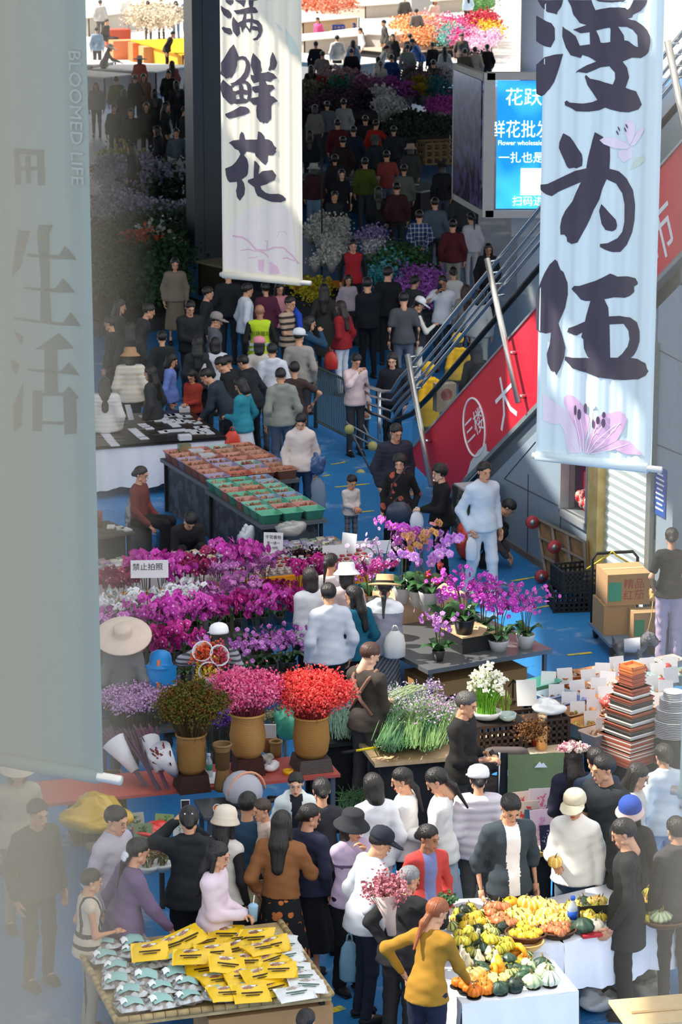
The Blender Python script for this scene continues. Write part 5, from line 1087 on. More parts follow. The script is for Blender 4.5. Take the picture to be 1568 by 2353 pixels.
PALE = ('pumpkin', 'e8b23c', 'f0e0a8'); ORG = ('pumpkin', 'e07a18', 'c96412'); YEL = ('squash', 'd9b020', 'e8c84a'); DKG = ('warty_gourd', '24342a', '2c4034'); STR = ('squash', 'b9b86a', '3f5a38'); WHT = ('pear_gourd', 'd9d4b8', 'c9c7a0'); GRN = ('squash', '2c4436', '38543f'); PLG = ('squash', 'c4cfa4', '8fa880'); CRW = ('crown_gourd', 'cfd6bc', '5d7a5c'); SPD = ('crown_gourd', 'd8bf3a', '8f9a35'); BRN = ('squash', 'b9683c', 'c98258'); FNG = ('crown_gourd', 'c9b42a', '7f8a28')
n_ = {}
def many(spec, t, pts, sc, dz, lab, grp, tilt=.25):
    for q in pts: gp(*spec, *G7(q[0], q[1]), t, sc * (q[3] if len(q) > 3 else 1), dz + (q[2] if len(q) > 2 else 0), lab, grp, tilt)
many(PALE, tG2, [(780, 370), (850, 330), (900, 260, .04), (910, 215, .08), (960, 300, .02), (1000, 250, .06), (1060, 230, .06), (1120, 260, .06), (1020, 330, .0), (1025, 430, .0), (1120, 370, .02), (1180, 320, .04), (1200, 260, .06), (1250, 330, .02), (1310, 360, .0), (1340, 320, .02), (1140, 450, 0), (1250, 440, 0), (870, 410, 0), (930, 380, 0), (1340, 440, 0), (1380, 400, 0), (1000, 480, 0)], 1.22, .02, 'pale yellow striped pumpkin in the big heap on the middle table', 'pale striped pumpkins on the middle table')
many(('pumpkin', 'e0a018', 'd08a14'), tG2, [(765, 240)], 1.2, .02, 'deep golden pumpkin at the rear corner of the pale heap', None)
many(BRN, tG2, [(540, 260, .03), (600, 250, .04), (690, 260, .03), (540, 320, .03), (580, 370, .0), (650, 360, .02), (720, 370, .0), (700, 410, 0), (740, 450, 0), (800, 430, 0), (620, 420, 0)], 1.0, .03, 'russet brown squash piled beside the pale pumpkins', 'russet squashes beside the pale heap')
many(BRN, tG2, [(1150, 500, .02), (1180, 480, .04), (1270, 470, .05), (1240, 520, .03), (1300, 530, .03), (1350, 510, .03), (1360, 460, .04), (1210, 450, .04)], .85, .03, 'russet squash lying in the dark woven basket by the water bottle', 'russet squashes in the dark basket')
many(YEL, tG2, [(800, 540, .03), (870, 510, .05), (900, 450, .05), (930, 500, .04), (1030, 520, .03), (1060, 540, .02), (960, 560, .02), (890, 570, .02), (1000, 570, .02)], .85, .03, 'golden gourd in the front dark basket', 'golden gourds in the front dark basket')
many(YEL, tG2, [(240, 440, .03), (300, 430, .03), (350, 440, .03), (420, 400, .03), (270, 380, .05), (320, 370, .04)], .9, .02, 'yellow squash in the shallow pale basket', 'yellow squashes in the shallow pale basket')
many(SPD, tG2, [(160, 310), (330, 290), (310, 260, .02), (390, 350, .02), (130, 380)], .9, .01, 'yellow green lobed gourd near the shoulder of the mustard top', 'lobed gourds by the mustard top')
many(DKG, tG2, [(230, 310), (200, 400), (390, 510), (660, 500), (690, 470)], .95, .01, 'dark green warty gourd among the rear baskets', 'dark warty gourds among the baskets')
many(STR, tG2, [(470, 300), (110, 470), (510, 500), (560, 540), (390, 340)], 1.0, .01, 'green and cream striped squash among the rear baskets', 'striped squashes among the baskets')
many(SPD, tG1, [(160, 560), (190, 630), (240, 640), (280, 530), (330, 580), (150, 640), (520, 600), (550, 630), (490, 570)], .95, .14, 'ochre yellow lobed gourd in the middle rows', 'ochre lobed gourds of the middle rows')
many(FNG, tG1, [(610, 640), (640, 690), (650, 640), (720, 660), (745, 690), (620, 740), (680, 720), (700, 640)], .95, .10, 'tall olive yellow finger gourd beside the empty basket', 'finger gourds beside the empty basket')
many(WHT, tG1, [(310, 590), (370, 600), (520, 770), (410, 850), (280, 890), (610, 880), (210, 830), (220, 820)], 1.0, .04, 'white pear shaped gourd standing on a black dish', 'white pear gourds on black dishes')
many(GRN, tG1, [(190, 720), (240, 690), (290, 680), (400, 640), (450, 720), (180, 760), (740, 850), (330, 660), (440, 640)], 1.1, .05, 'blackish green squash in the dark middle row', 'blackish green squashes of the middle row')
many(STR, tG1, [(340, 770), (300, 740), (940, 800), (540, 820), (810, 990), (740, 1010)], .9, .03, 'green and cream striped squash of the front rows', 'striped squashes of the front rows')
many(SPD, tG1, [(660, 770), (690, 790), (270, 760)], .9, .03, 'pale yellow knobbly gourd of the front rows', 'knobbly gourds of the front rows')
many(('long_gourd', '27432f', '27432f'), tG1, [(370, 940), (420, 970), (330, 930), (740, 950), (820, 930), (470, 990)], 1.2, .0, 'long dark green marrow lying across the front rows', 'green marrows of the front rows', .05)
many(('long_gourd', 'c9b93a', 'c9b93a'), tG1, [(720, 905), (780, 900), (690, 930)], 1.1, .01, 'slender yellow striped marrow lying across the front rows', 'yellow marrows of the front rows', .05)
many(('swan_gourd', 'e39a1c', 'e39a1c'), tG1, [(560, 985), (640, 1000), (740, 760), (800, 790)], 1.15, .0, 'orange swan necked gourd', 'orange swan necked gourds', .1)
for q in [o for o in bpy.data.objects if o.name.startswith('swan_gourd')]: q['label'] = 'orange crook necked gourd in the front rows of the near cloth'
many(('squash', 'e6c860', 'efe0a0'), tG1, [(300, 1010), (350, 1020), (400, 1000), (560, 1070), (620, 1090), (680, 1080)], 1.15, .01, 'butter yellow scalloped squash by the picking hand', 'butter yellow squashes by the picking hand')
many(ORG, tG1, [(150, 1110), (230, 1140), (270, 1170), (340, 1220), (410, 1190), (510, 1190), (480, 1130), (500, 1060), (540, 1030), (890, 850), (930, 840), (470, 1080), (380, 1170)], .92, .01, 'small bright orange pumpkin on a black dish by the picking hand', 'orange mini pumpkins on black dishes')
many(GRN, tG1, [(640, 1180, .01, 1.25)], 1.0, .01, 'dark green squash at the front edge next to a warty gourd', None)
many(DKG, tG1, [(800, 1150, .01, 1.15)], 1.0, .01, 'dark green warty gourd at the front edge of the near cloth', None)
many(('warty_gourd', '3a5a44', '3a5a44'), tG1, [(890, 1050), (930, 1000)], 1.1, .01, 'mid green bumpy gourd behind the large pale squash', 'bumpy gourds behind the pale squash')
many(PLG, tG1, [(1000, 1110, .01, 1.6)], 1.0, .01, 'large pale green ribbed squash at the front of the near cloth', None)
many(('crown_gourd', 'dfe2d0', '5f7a5c'), tG1, [(1200, 1090, .01, 1.6)], 1.0, .01, 'white and green lobed gourd at the outer front corner of the cloth', None)
many(PLG, tG1, [(1100, 1010), (1150, 960), (960, 930), (940, 900)], 1.15, .01, 'pale green squash in the rear of the front corner', 'pale squashes of the front corner')
many(GRN, tG1, [(1100, 910, .0, 1.25)], 1.0, .01, 'blackish green squash at the rear of the front corner', None)
def R8(x, y): return 1200 + x * .2347, 2020 + y * .2347
for q in ((480, 290), (530, 300), (560, 340), (590, 380), (620, 350), (660, 380), (690, 350), (640, 410), (690, 260), (740, 250), (740, 300), (790, 240), (740, 340), (550, 270), (460, 340), (680, 440), (730, 420), (780, 400), (1230, 170), (1270, 190), (1330, 160), (1390, 150), (1450, 150), (1520, 140), (1230, 240), (1290, 220), (1330, 260), (1440, 220), (1470, 200), (1550, 170), (1210, 280), (1270, 290), (1380, 300), (1440, 280), (1510, 270), (1560, 260), (1230, 330), (1480, 330), (1540, 340), (1400, 240), (1210, 430), (1350, 220), (1500, 230), (1560, 210)):
    a = q[0] > 1000; s = rnd.choice((YEL, SPD, PALE) if not a else (YEL, ('squash', 'd9a24a', 'c98a30'), SPD, ('pumpkin', 'd8942a', 'c07a20')))
    gp(*s, *R8(*q), tG3, .95, .02, 'yellow gourd of the mixed rows beyond the man in black' if a else 'yellow gourd behind the water bottle', 'mixed yellow gourds beyond the man in black' if a else 'yellow gourds behind the water bottle')
gp(*GRN, *R8(610, 530), tG3, 1.9, 0, 'large dark green squash beside the water bottle'); gp('pumpkin', 'e6dcc0', 'efe8d4', *R8(710, 510), tG3, 1.3, 0, 'cream pumpkin beside the dark green squash')
for q, s in (((1280, 380), ('squash', '8a9a5a', '6f8048')), ((1350, 400), PLG), ((1400, 410), PLG), ((1330, 420), PLG), ((1460, 380), ('squash', 'cdb24a', 'b89a3a')), ((1410, 350), GRN)): gp(*s, *R8(*q), tG3, 1.2, .04, 'pale green gourd in the far brown basket', 'pale gourds in the far brown basket')
for q in ((600, 290), (640, 320), (520, 370), (610, 260), (1420, 200), (1380, 330)): gp(*GRN, *R8(*q), tG3, 1.1, .0, 'dark green squash among the yellow gourds', 'dark squashes among the yellow gourds')
dish = MB(); dish.lathe([(.04, 0), (.056, .003), (.058, .012), (.052, .012), (.045, .005), (0, .004)], 18); dm = dish.mesh('black_dish', M('1a1b1d', .5)); DG = 'black dishes under the small gourds'
for q in ((150, 1120), (230, 1160), (340, 1240), (510, 1205), (640, 1200), (800, 1170), (1010, 1130), (1200, 1110), (410, 860), (280, 895), (540, 840), (740, 870), (920, 860), (250, 1190)):
    link('black_dish', dm, None, P(*G7(*q), tG1.z + .009), 0, 'small round black dish under a gourd on the near cloth', 'dish', DG)
def bowl(px, py, t, r, hx, lab, hh=.07, dz=.01):
    o = thing('woven_basket', lab, 'basket', P(px, py, t.z + dz)); b = MB(); b.lathe([(r * .6, 0), (r * .8, hh * .3), (r, hh), (r * .96, hh), (r * .75, hh * .3), (0, .012)], 28, rib=.05, ribk=14, sy=.9); b.obj('bowl', M(hx, .8, kind='weave', h2='2b1c12' if hx < '8' else 'e0c090', sc=60.), o, True)
    b = MB(); b.tube([(r * math.cos(a), r * .9 * math.sin(a), hh) for a in [k * math.pi / 14 for k in range(29)]], .008, 6); b.obj('rim', M(hx, .8), o, True); return o
bowl(*G7(930, 590), tG2, .17, '5a3a26', 'dark woven basket of golden gourds at the front of the middle table'); bowl(*G7(1275, 550), tG2, .16, '4f3524', 'dark woven basket of russet squash by the water bottle'); bowl(*G7(910, 690), tG1, .155, 'c9a060', 'empty pale woven basket in front of the dark baskets', dz=.05)
bowl(*G7(310, 440), tG2, .16, 'b98a4c', 'shallow pale basket of yellow squash near the mustard top', .05); bowl(*G7(570, 380), tG2, .17, '9c6a40', 'round tan basket of russet squash behind the striped gourds', .05); bowl(*R8(1390, 450), tG3, .2, '6b4a32', 'brown basket of pale green gourds further along the long table')
def bottle(px, py, z, lab, lc, cc='2b62c4', s=1., body='b9c6cc', loc=None):
    o = thing('water_bottle', lab, 'bottle', loc or P(px, py, z)); o.scale = (s,) * 3
    b = MB(); b.lathe([(.03, 0), (.033, .01), (.033, .13), (.028, .16), (.013, .185), (.013, .20)], 16); b.obj('body', M(body, .08, trans=.0, spec=.9, alpha=.75, var=0), o, True)
    b = MB(); b.lathe([(.016, .20), (.016, .222), (0, .222)], 12); b.obj('cap', M(cc, .5), o, True); b = MB(); b.lathe([(.0338, .07), (.0338, .125)], 16); b.obj('wrap_label', M(lc, .5), o, True); return o
bottle(*R8(492, 480), tG3.z + .01, 'clear water bottle with blue cap and blue label on the gourd table', '1f4fb4', s=1.25)
b = MB(); b.box((0, 0, .012), (.17, .07, .024)); b.obj('packet_box', M('b0303a', .5), None, False, P(*R8(680, 560), tG3.z + .01), .3, 'flat red packet on the white cloth by the dark green squash', 'packet')
# folding chair, crumpled plastic, wooden board in the near corner
ch = thing('folding_chair', 'black folding camp chair behind the gourd table, seen from the back', 'chair', P(1400, 2322, 0), .12)
b = MB(); b.sheet([(x, .03 * math.cos(x * 4), z) for z in (.42, .6, .8, .93) for x in (-.27, -.14, 0, .14, .27)], 5, 4); b.obj('backrest', M('2c2d2c', .85), ch, True)
b = MB(); b.sheet([(x, y, .42 - .03 * math.cos(x * 5)) for y in (.02, .22, .42) for x in (-.26, -.13, 0, .13, .26)], 5, 3); b.obj('seat', M('2c2d2c', .85), ch, True)
for x in (-.28, .28): b = MB(); b.tube([(x, 0, .40), (x, -.02, .95)], .013, 8); b.obj('back_post', blackm, ch, True)
for x0, x1, y in ((-.27, .27, 0), (.27, -.27, 0), (-.27, .27, .40), (.27, -.27, .40)): b = MB(); b.tube([(x0, y, .015), (x1, y, .41)], .012, 8); b.obj('leg', blackm, ch, True)
def crumple(name, px, py, z, r, hx, lab, cat='plastic bag', seed=1, fl=.6, al=1., loc=None):
    q = random.Random(seed); b = MB(); b.ball((0, 0, r * fl), (r, r, r * fl), 22, rings=14)
    k_, l_, m_ = [q.uniform(2.2, 4.2) / r for _ in '123']; b.v = [(x * (1 + g_ * .22), y * (1 + g_ * .22), max(0, zz * (1 + g_ * .25))) for x, y, zz in b.v for g_ in [math.sin(x * k_ + seed) * math.cos(zz * l_ + y * k_) + abs(math.sin(y * m_ * 1.7 + zz * k_ * 1.3 + x * l_)) * 1.1 - .4 + q.uniform(-.12, .12)]]
    return b.obj(name, M(hx, .3, spec=.6, alpha=al), None, True, loc or P(px, py, z), 0, lab, cat)
crumple('plastic_bag', 1500, 2300, 0, .13, 'b4b5b0', 'crumpled white plastic on the floor behind the folding chair'); crumple('plastic_bag', 1480, 2262, 0, .12, '8a8a80', 'crumpled clear plastic under the long gourd table', seed=4)
crumple('cloth_bundle', 1370, 2320, 0, .16, 'c9cbcc', 'bundle of pale cloth under the folding chair', 'bundle', 6)
b = MB(); b.box((.3, .2, .5), (.9, .5, .03)); b.box((.3, .2, .53), (.7, .08, .02)); b.obj('wooden_board', M('d3b88a', .7), None, False, P(1480, 2353, .5) - ZZ * .5, .2, 'pale wooden board at the lower picture corner', 'board')
tR = Tab((60, 1852), (783, 1779), .74, .62)
top_table('dried_flower_table', 'long red topped table with vases of dried flowers', tR, M('b0524a', .55, var=.06), metalm, .03)
def twigs(b, n, base_r, top_r, h0, h1, rad, q, mi=0, seg=3, spread=1.):
    out = []
    for _ in range(n):
        a = q.random() * 6.283; r0, r1 = base_r * math.sqrt(q.random()), top_r * math.sqrt(q.random()); zt = h1 * q.uniform(.72, 1) * (1 - .25 * (r1 / top_r) ** 2)
        p0, p1 = (r0 * math.cos(a), r0 * math.sin(a), h0), (r1 * math.cos(a), r1 * math.sin(a), zt); b.tube([p0, ((p0[0] * .45 + p1[0] * .55) * .8, (p0[1] * .45 + p1[1] * .55) * .8, (h0 + zt) / 2), p1], rad, seg, mi, caps=False); out.append(p1)
    return out
def florets(b, pts, r, q, n=5, s=.012, mi=0, flat=.7):
    for p_ in pts:
        for _ in range(n):
            c = Vector(p_) + Vector((q.gauss(0, r), q.gauss(0, r), q.gauss(0, r * flat)))
            u = Vector((q.gauss(0, 1), q.gauss(0, 1), q.gauss(0, 1))).normalized(); v = u.orthogonal().normalized(); w = u.cross(v); k = s * q.uniform(.6, 1.3)
            b.add([c + v * k, c + w * k, c - v * k, c - w * k, c + u * k * .8], [(0, 1, 4), (1, 2, 4), (2, 3, 4), (3, 0, 4)], mi)
def vase(px, py, t, prof, hx, lab, stand=None, name='wicker_vase', dz=0., rz=0.):
    o = thing(name, lab, 'vase', P(px, py, t.z + dz), rz); z0 = 0
    if stand: b = MB(); b.box((0, 0, stand[1] / 2), (stand[0], stand[0], stand[1]), taper=1.15, rz=.3); b.obj('stand', M(stand[2], .7, kind='weave', h2='2a1a14', sc=25.), o); z0 = stand[1]
    b = MB(); b.lathe([(r, z + z0) for r, z in prof] + [(prof[-1][0] - .01, prof[-1][1] + z0), (prof[-2][0] * .8, prof[-2][1] * .5 + z0)], 28); b.obj('basket_body', M(hx, .75, kind='weave', h2='7a5526', sc=32.), o, True)
    b = MB(); b.tube([((prof[-1][0]) * math.cos(a), (prof[-1][0]) * math.sin(a), prof[-1][1] + z0) for a in [k * math.pi / 12 for k in range(25)]], .012, 6); b.obj('rim', M(hx, .75), o, True)
    return o, z0 + prof[-1][1]
def bouquet(name, loc, hx, h2, lab, n, R_, h, s, stems='6a5a3a', seed=1, per=9, group=None, rb=.07, z0=-.25, fl=.85):
    q = random.Random(seed); o = thing(name, lab, 'dried flowers', loc, 0, group); b = MB(); tips = twigs(b, n, rb, R_, z0, h, .0022, q); b.obj('stems', M(stems, .8), o)
    b = MB(); florets(b, tips, R_ * .16, q, per, s, 0, fl)
    if per > 20: florets(b, [Vector(t_) * .8 for t_ in tips] + [Vector(t_) * .58 for t_ in tips[::2]], R_ * .12, q, per // 3, s, 0, fl)
    b.obj('blossoms', M(hx, .75, kind='petal', h2=h2, sc=14., spec=.15), o); return o
v1, zt = vase(570, 1775, tR, [(.13, 0), (.16, .06), (.175, .20), (.155, .33), (.15, .36), (.165, .40), (.165, .42)], 'c99a5a', 'tall wicker vase of pink dried flowers on dark stand', (.24, .18, '4a241c'))
bouquet('pink_dried_flowers', v1.location + ZZ * zt, 'd84a86', 'f08ab0', 'large fluffy hot pink dried bouquet in a wicker vase', 200, .30, .36, .0135, '8a3a4a', 2, 46)
v2, zt = vase(716, 1765, tR, [(.13, 0), (.16, .05), (.178, .18), (.165, .32), (.16, .38), (.165, .40)], 'c28f4c', 'tall wicker vase of coral red dried flowers on grey log stand', (.30, .13, '6a6260'))
bouquet('red_dried_flowers', v2.location + ZZ * zt, 'd8383e', 'ee6a60', 'large fluffy coral red dried bouquet in a wicker vase', 210, .34, .37, .0135, '9a3030', 3, 48)
v3, zt = vase(441, 1812, tR, [(.11, 0), (.135, .05), (.14, .2), (.135, .35), (.14, .37)], '94713f', 'wicker vase of brown and olive dried twigs on dark stand', (.26, .17, '3a201a'))
bouquet('brown_dried_twigs', v3.location + ZZ * zt, '6d4a22', '4a5a24', 'bushy rust brown and olive dried twigs in a wicker vase', 190, .30, .46, .012, '4a3a20', 4, 26)
vase(512, 1815, tR, [(.075, 0), (.08, .05), (.06, .2), (.07, .38), (.085, .43), (.085, .45)], '7d6748', 'slim empty waisted wicker vase beside the water bottle', None)
vase(634, 1738, tR, [(.05, 0), (.055, .06), (.056, .14), (.058, .15)], '9c8154', 'small handled wicker basket between the pink and red bouquets', None, 'small_basket')
o = thing('terracotta_basket', 'short orange brown woven pot behind the small handled basket', 'basket', P(620, 1725, tR.z)); b = MB(); b.lathe([(.07, 0), (.078, .05), (.078, .13), (.07, .135), (0, .12)], 20); b.obj('bowl', M('a3602e', .7, kind='weave', h2='6a3a1a', sc=30.), o, True); b = MB(); b.box((0, .0, .2), (.13, .02, .14)); b.obj('white_card', M('d5d8dc'), o)
bottle(481, 1785, tR.z, 'clear water bottle with green label beside the slim wicker vase', '3f8a72', 'e6e6e6', 1.05)
b = MB(); b.add([tR(*q) + ZZ * (tR.z + .006) - tR.o for q in ((1.62, .10), (1.92, .06), (2.02, .36), (1.70, .42))], [(0, 1, 2, 3)]); b.obj('paper_sheet', M('e2e4e8'), None, False, tR.o, 0, 'white paper sheet on the red table by the slim vase', 'paper')
crumple('tissue_pile', 622, 1772, tR.z, .075, 'e0dde0', 'white crumpled tissue on the red table', 'tissue', 3); crumple('plastic_bag', 610, 1750, tR.z, .08, 'a9a39a', 'crumpled clear wrap on the red table between the vases', seed=9, fl=.4)
b = MB(); b.lathe([(.036, 0), (.05, 0), (.05, .04), (.036, .04), (.036, 0)], 24); o = b.obj('tape_roll', M('dfa818', .4), None, True, P(662, 1778, tR.z), 0, 'orange yellow roll of tape on the red table', 'tape')
crumple('green_paper', 662, 1700, tR.z, .12, '4fb593', 'sheet of mint green wrapping paper behind the red bouquet', 'paper', 5, 1.2)
for i, (x0, y0, x1, y1, c, lb) in enumerate(((255, 1695, 335, 1805, '6a5462', 'paper wrapped bunch of mauve dried stems nearest the glass'), (300, 1690, 365, 1815, '5d4658', 'bunch of dark mauve dried stems between white papers'), (330, 1680, 385, 1812, '6d4a5a', 'white paper wrapped bunch of plum dried stems'), (368, 1728, 420, 1800, '8a3f32', 'paper wrapped bunch of rust red dried stems'))):
    A, B_ = P(x0, y0, tR.z + .42), P(x1, y1, tR.z + .03); o = thing('dried_stem_bunch', lb, 'dried flowers', B_); d = A - B_; q = random.Random(i); b = MB()
    for _ in range(60):
        e = d + Vector((q.gauss(0, .06), q.gauss(0, .05), q.gauss(0, .04))); b.tube([(q.gauss(0, .012), q.gauss(0, .012), 0), d * .45 + Vector((q.gauss(0, .012), q.gauss(0, .012), 0)), e], [.003, .004, .009], 4, caps=False)
    b.obj('stems', M(c, .85), o)
    if i != 1:
        qd = d.normalized(); ql = Matrix.Translation(d * .30) @ qd.to_track_quat('Z', 'X').to_matrix().to_4x4(); b = MB(); b.lathe([(.045, 0), (.07, .15), (.12, .36)], 14, X=ql); b.obj('paper_wrap', M('d5d6dc', .7), o, True)
for i, (px, py, sc) in enumerate(((268, 1640, 1.1), (315, 1630, 1.1), (345, 1650, 1.2), (370, 1610, 1.0), (300, 1660, 1.), (390, 1640, 1.))):
    bouquet('lilac_dried_flowers', P(px, py, .80), 'b48ab8', 'c9a8cc', 'soft lilac dried flowers behind the mauve stem bunches', 60, .17 * sc, .26, .014, '4a4a3a', 20 + i, 11, 'lilac dried flowers behind the mauve bunches')
for i, (px, py, c, c2) in enumerate(((505, 1690, '6a3fa0', '8a6ac0'), (525, 1660, '7a5ab0', 'a890d0'), (485, 1670, 'c8a8cc', '9a78a8'))):
    bouquet('violet_dried_flowers', P(px, py, .9), c, c2, 'violet dried flowers between the brown twigs and the pink bouquet', 55, .14, .24, .014, '4a4a3a', 30 + i, 10, 'violet dried flowers by the pink bouquet')
tB = Tab((245, 1690), (520, 1665), .72, .5); top_table('bench', 'low bench behind the red table carrying lilac flowers', tB, metalm, metalm, .03, 'bench')
for i, (px, py) in enumerate(((620, 1700), (648, 1690))):
    bouquet('dried_grass_bunch', P(px, py, .72), '9a9468', 'b8b08a', 'pale dried grasses behind the terracotta basket', 40, .09, .3, .012, '8a8458', 40 + i, 5, 'pale dried grasses behind the red table')
# ================================================================ fresh stems, daffodils, trays, pots
tT = Tab((862, 1755), (1062, 1738), .72, 1.0); top_table('flower_stand', 'plywood stand carrying a heap of fresh green stems', tT, ply, blackm, .04, solid=M('2b2c2e', .8))
tT2 = Tab((738, 1712), (850, 1700), .72, .7); top_table('flower_stand', 'black stand of grey green stems behind the red bouquet', tT2, blackm, blackm, .04, solid=M('232426', .8))
def stem_bundle(A, B_, hx, tip, lab, n=46, seed=1, spread=.10, group=None, tipn=5, sag=0.):
    q = random.Random(seed); o = thing('stem_bundle', lab, 'flowers', A, 0, group); d = B_ - A; b = MB(); t = []
    for _ in range(n):
        s0 = Vector((q.gauss(0, .035), q.gauss(0, .035), abs(q.gauss(0, .03)))); e = d * q.uniform(.82, 1.05) + Vector((q.gauss(0, spread), q.gauss(0, spread), abs(q.gauss(0, spread * .5)))); md = d * .5 + (s0 + Vector((q.gauss(0, .03), q.gauss(0, .03), .03 - sag)))
        b.tube([s0, md, e], [.004, .0038, .0025], 3, caps=False); t.append(e)
    b.obj('stems', M(hx, .6, var=.3, sc=20.), o)
    if tip: b = MB(); florets(b, t, .03, q, tipn, .013); b.obj('blossoms', M(tip, .8, kind='petal', h2='c9bcd0', sc=16.), o)
    return o
SG = 'green statice bundles heaped on the plywood stand'
for i in range(20):
    f = i / 19; a = P(880 + 130 * f + rnd.uniform(-12, 12), 1712 + rnd.uniform(-14, 22) - 8 * f, tT.z + .03 + (i % 3) * .05); e = P(905 + 125 * f + rnd.uniform(-15, 15), 1600 + rnd.uniform(-16, 26) + 34 * f, tT.z + .14 + (i % 4) * .06)
    stem_bundle(a, e, rnd.choice(('5c8a5a', '4a7350', '86a668', '6a9262')), rnd.choice(('b3a3bd', 'c9bcc9', 'a8a0b0')) if f < .6 else 'c58ac0', 'bundle of long green stems with small lilac heads on the plywood stand', 60, 50 + i, .10, SG, 2)
for i in range(7):
    a = P(765 + i * 14, 1690 + rnd.uniform(-6, 8), tT2.z + .03); stem_bundle(a, P(768 + i * 12, 1612 + rnd.uniform(-8, 14), tT2.z + .16), rnd.choice(('7fa08a', '6b9078', '8fae94')), 'a8a4c4', 'bundle of grey green stems with blue grey heads on the black stand', 44, 80 + i, .06, 'grey green bundles on the black stand')
for i in range(6):
    a = P(868 + i * 10, 1722, tT.z + .05); stem_bundle(a, P(872 + i * 12, 1735, .22) , rnd.choice(('7fa272', '8fb080')), None, 'bundle of pale green stems hanging over the front edge of the stand', 40, 90 + i, .05, 'pale bundles hanging over the stand edge', sag=-.1)
for i in range(6):
    a = P(790 + i * 12, 1862, .06); stem_bundle(a, P(800 + i * 12, 1828, .2), rnd.choice(('6f9a66', '5f8a5c')), None, 'bundle of cut green stems lying on the floor by the stand', 40, 100 + i, .08, 'bundles of stems on the floor')
q = held('florist', 1) + Vector((.05, 0, 0)); stem_bundle(q, P(995, 1578, 1.15), '8a9a70', 'b08ac0', 'small lilac bunch held out by the young florist', 24, 120, .04)
o = thing('pruning_saw', 'long handled saw with yellow and black grip lying at the stand edge', 'tool', P(785, 1730, .8)); d = P(930, 1708, .8) - P(785, 1730, .8)
for a, e, m, r_, nm in ((0, .22, blackm, .016, 'grip'), (.22, .55, M('e3cf22', .4), .013, 'handle'), (.55, 1., M('8a8d90', .3, .8), .006, 'blade')): b = MB(); b.tube([d * a, d * e], r_, 8); b.obj(nm, m, o, True)
# daffodils, crates, thermos on the shared table
tD = Tab((1098, 1768), (1322, 1742), .72, .95); top_table('sales_table', 'pale wooden table with crates, thermos and daffodils', tD, M('cbb596', .7, kind='petal', h2='d9c6a8', sc=5.), metalm, .03)
def crate(name, w, d, h, m, lab, loc, rz, rows=4, cols=8, group=None):
    o = thing(name, lab, 'crate', loc, rz, group); b = MB(); t = .012
    b.box((0, 0, .01), (w, d, .02))
    for sy in (-1, 1):
        for k in range(rows + 1): b.box((0, sy * d / 2, h * k / rows), (w, t, h * .11))
        for k in range(cols + 1): b.box((-w / 2 + w * k / cols, sy * d / 2, h / 2), (w * .05, t, h))
    for sx in (-1, 1):
        for k in range(rows + 1): b.box((sx * w / 2, 0, h * k / rows), (t, d, h * .11))
        for k in range(cols - 2): b.box((sx * w / 2, -d / 2 + d * k / (cols - 3), h / 2), (t, d * .06, h))
    b.obj('lattice', m, o); b = MB()
    for sx in (-1, 1):
        for sy in (-1, 1): b.box((sx * w / 2, sy * d / 2, h / 2), (.03, .03, h))
    b.box((0, -d / 2, h), (w + .03, .022, .025)); b.box((0, d / 2, h), (w + .03, .022, .025)); b.box((-w / 2, 0, h), (.022, d, .025)); b.box((w / 2, 0, h), (.022, d, .025)); b.obj('rim', m, o); return o
brc = M('3b2c25', .6); c1 = crate('plastic_crate', .50, .36, .26, brc, 'brown lattice crate under the daffodil bowl', tD.loc(1138, 1712), tD.rz); MB().box((0, 0, .27), (.50, .37, .012)).obj('lid', M('26211f', .6), c1)
c2 = crate('plastic_crate', .50, .36, .26, brc, 'brown lattice crate with fibre beside the daffodil crate', tD.loc(1236, 1700), tD.rz)
MB().box((0, 0, .2), (.46, .32, .06)).obj('inner_liner', M('3a2a1e'), c2)
def cloudball(name, loc, r, hx, lab, cat, n=60, seed=1, kind=None):
    q = random.Random(seed); b = MB(); florets(b, [(0, 0, r * .4)], r * .45, q, n * 9, r * .10); return b.obj(name, M(hx, .9), None, False, loc, 0, lab, cat, None, kind)
cloudball('coconut_fibre', tD.loc(1222, 1690, .24), .14, '7a5230', 'brown coconut fibre heaped in the crate beside the thermos', 'fibre', 70, 3, 'stuff')
daf = thing('daffodil_bowl', 'white bowl of flowering white daffodils on the brown crate', 'flowers', tD.loc(1122, 1650) * 1.0); daf.location = P(1118, 1652, tD.z + .285); q = random.Random(4)
b = MB(); b.lathe([(.07, 0), (.12, .015), (.155, .06), (.15, .085), (.14, .085), (.12, .05), (0, .04)], 26, sy=.85); b.obj('bowl', M('dddcd8', .35, spec=.5), daf, True)
b = MB(); tips = twigs(b, 150, .10, .13, .05, .36, .0045, q, 0, 4); b.obj('leaves', M('6fae2e', .5, var=.3, sc=30.), daf)
b = MB(); tp = twigs(b, 46, .09, .17, .05, .56, .003, q, 0, 3); b.obj('flower_stems', M('7fae4a', .5), daf); b = MB(); florets(b, [t for t in tp], .022, q, 9, .020); b.obj('blossoms', M('f2f2e6', .6, kind='petal', h2='f7f3d8', sc=10.), daf)
o = thing('fern_sprout', 'small tuft of green sprouts beside the daffodil bowl', 'plant', P(1160, 1642, tD.z + .285)); b = MB(); twigs(b, 40, .05, .07, .0, .26, .004, q, 0, 4); b.obj('leaves', M('8fa648', .6), o)
o = thing('small_bowl', 'small pale green bowl next to the daffodils', 'bowl', P(1166, 1655, tD.z + .285)); b = MB(); b.lathe([(.05, 0), (.085, .03), (.09, .07), (.08, .07), (.05, .03), (0, .025)], 22); b.obj('bowl', M('a9bdb8', .3, spec=.5), o, True)
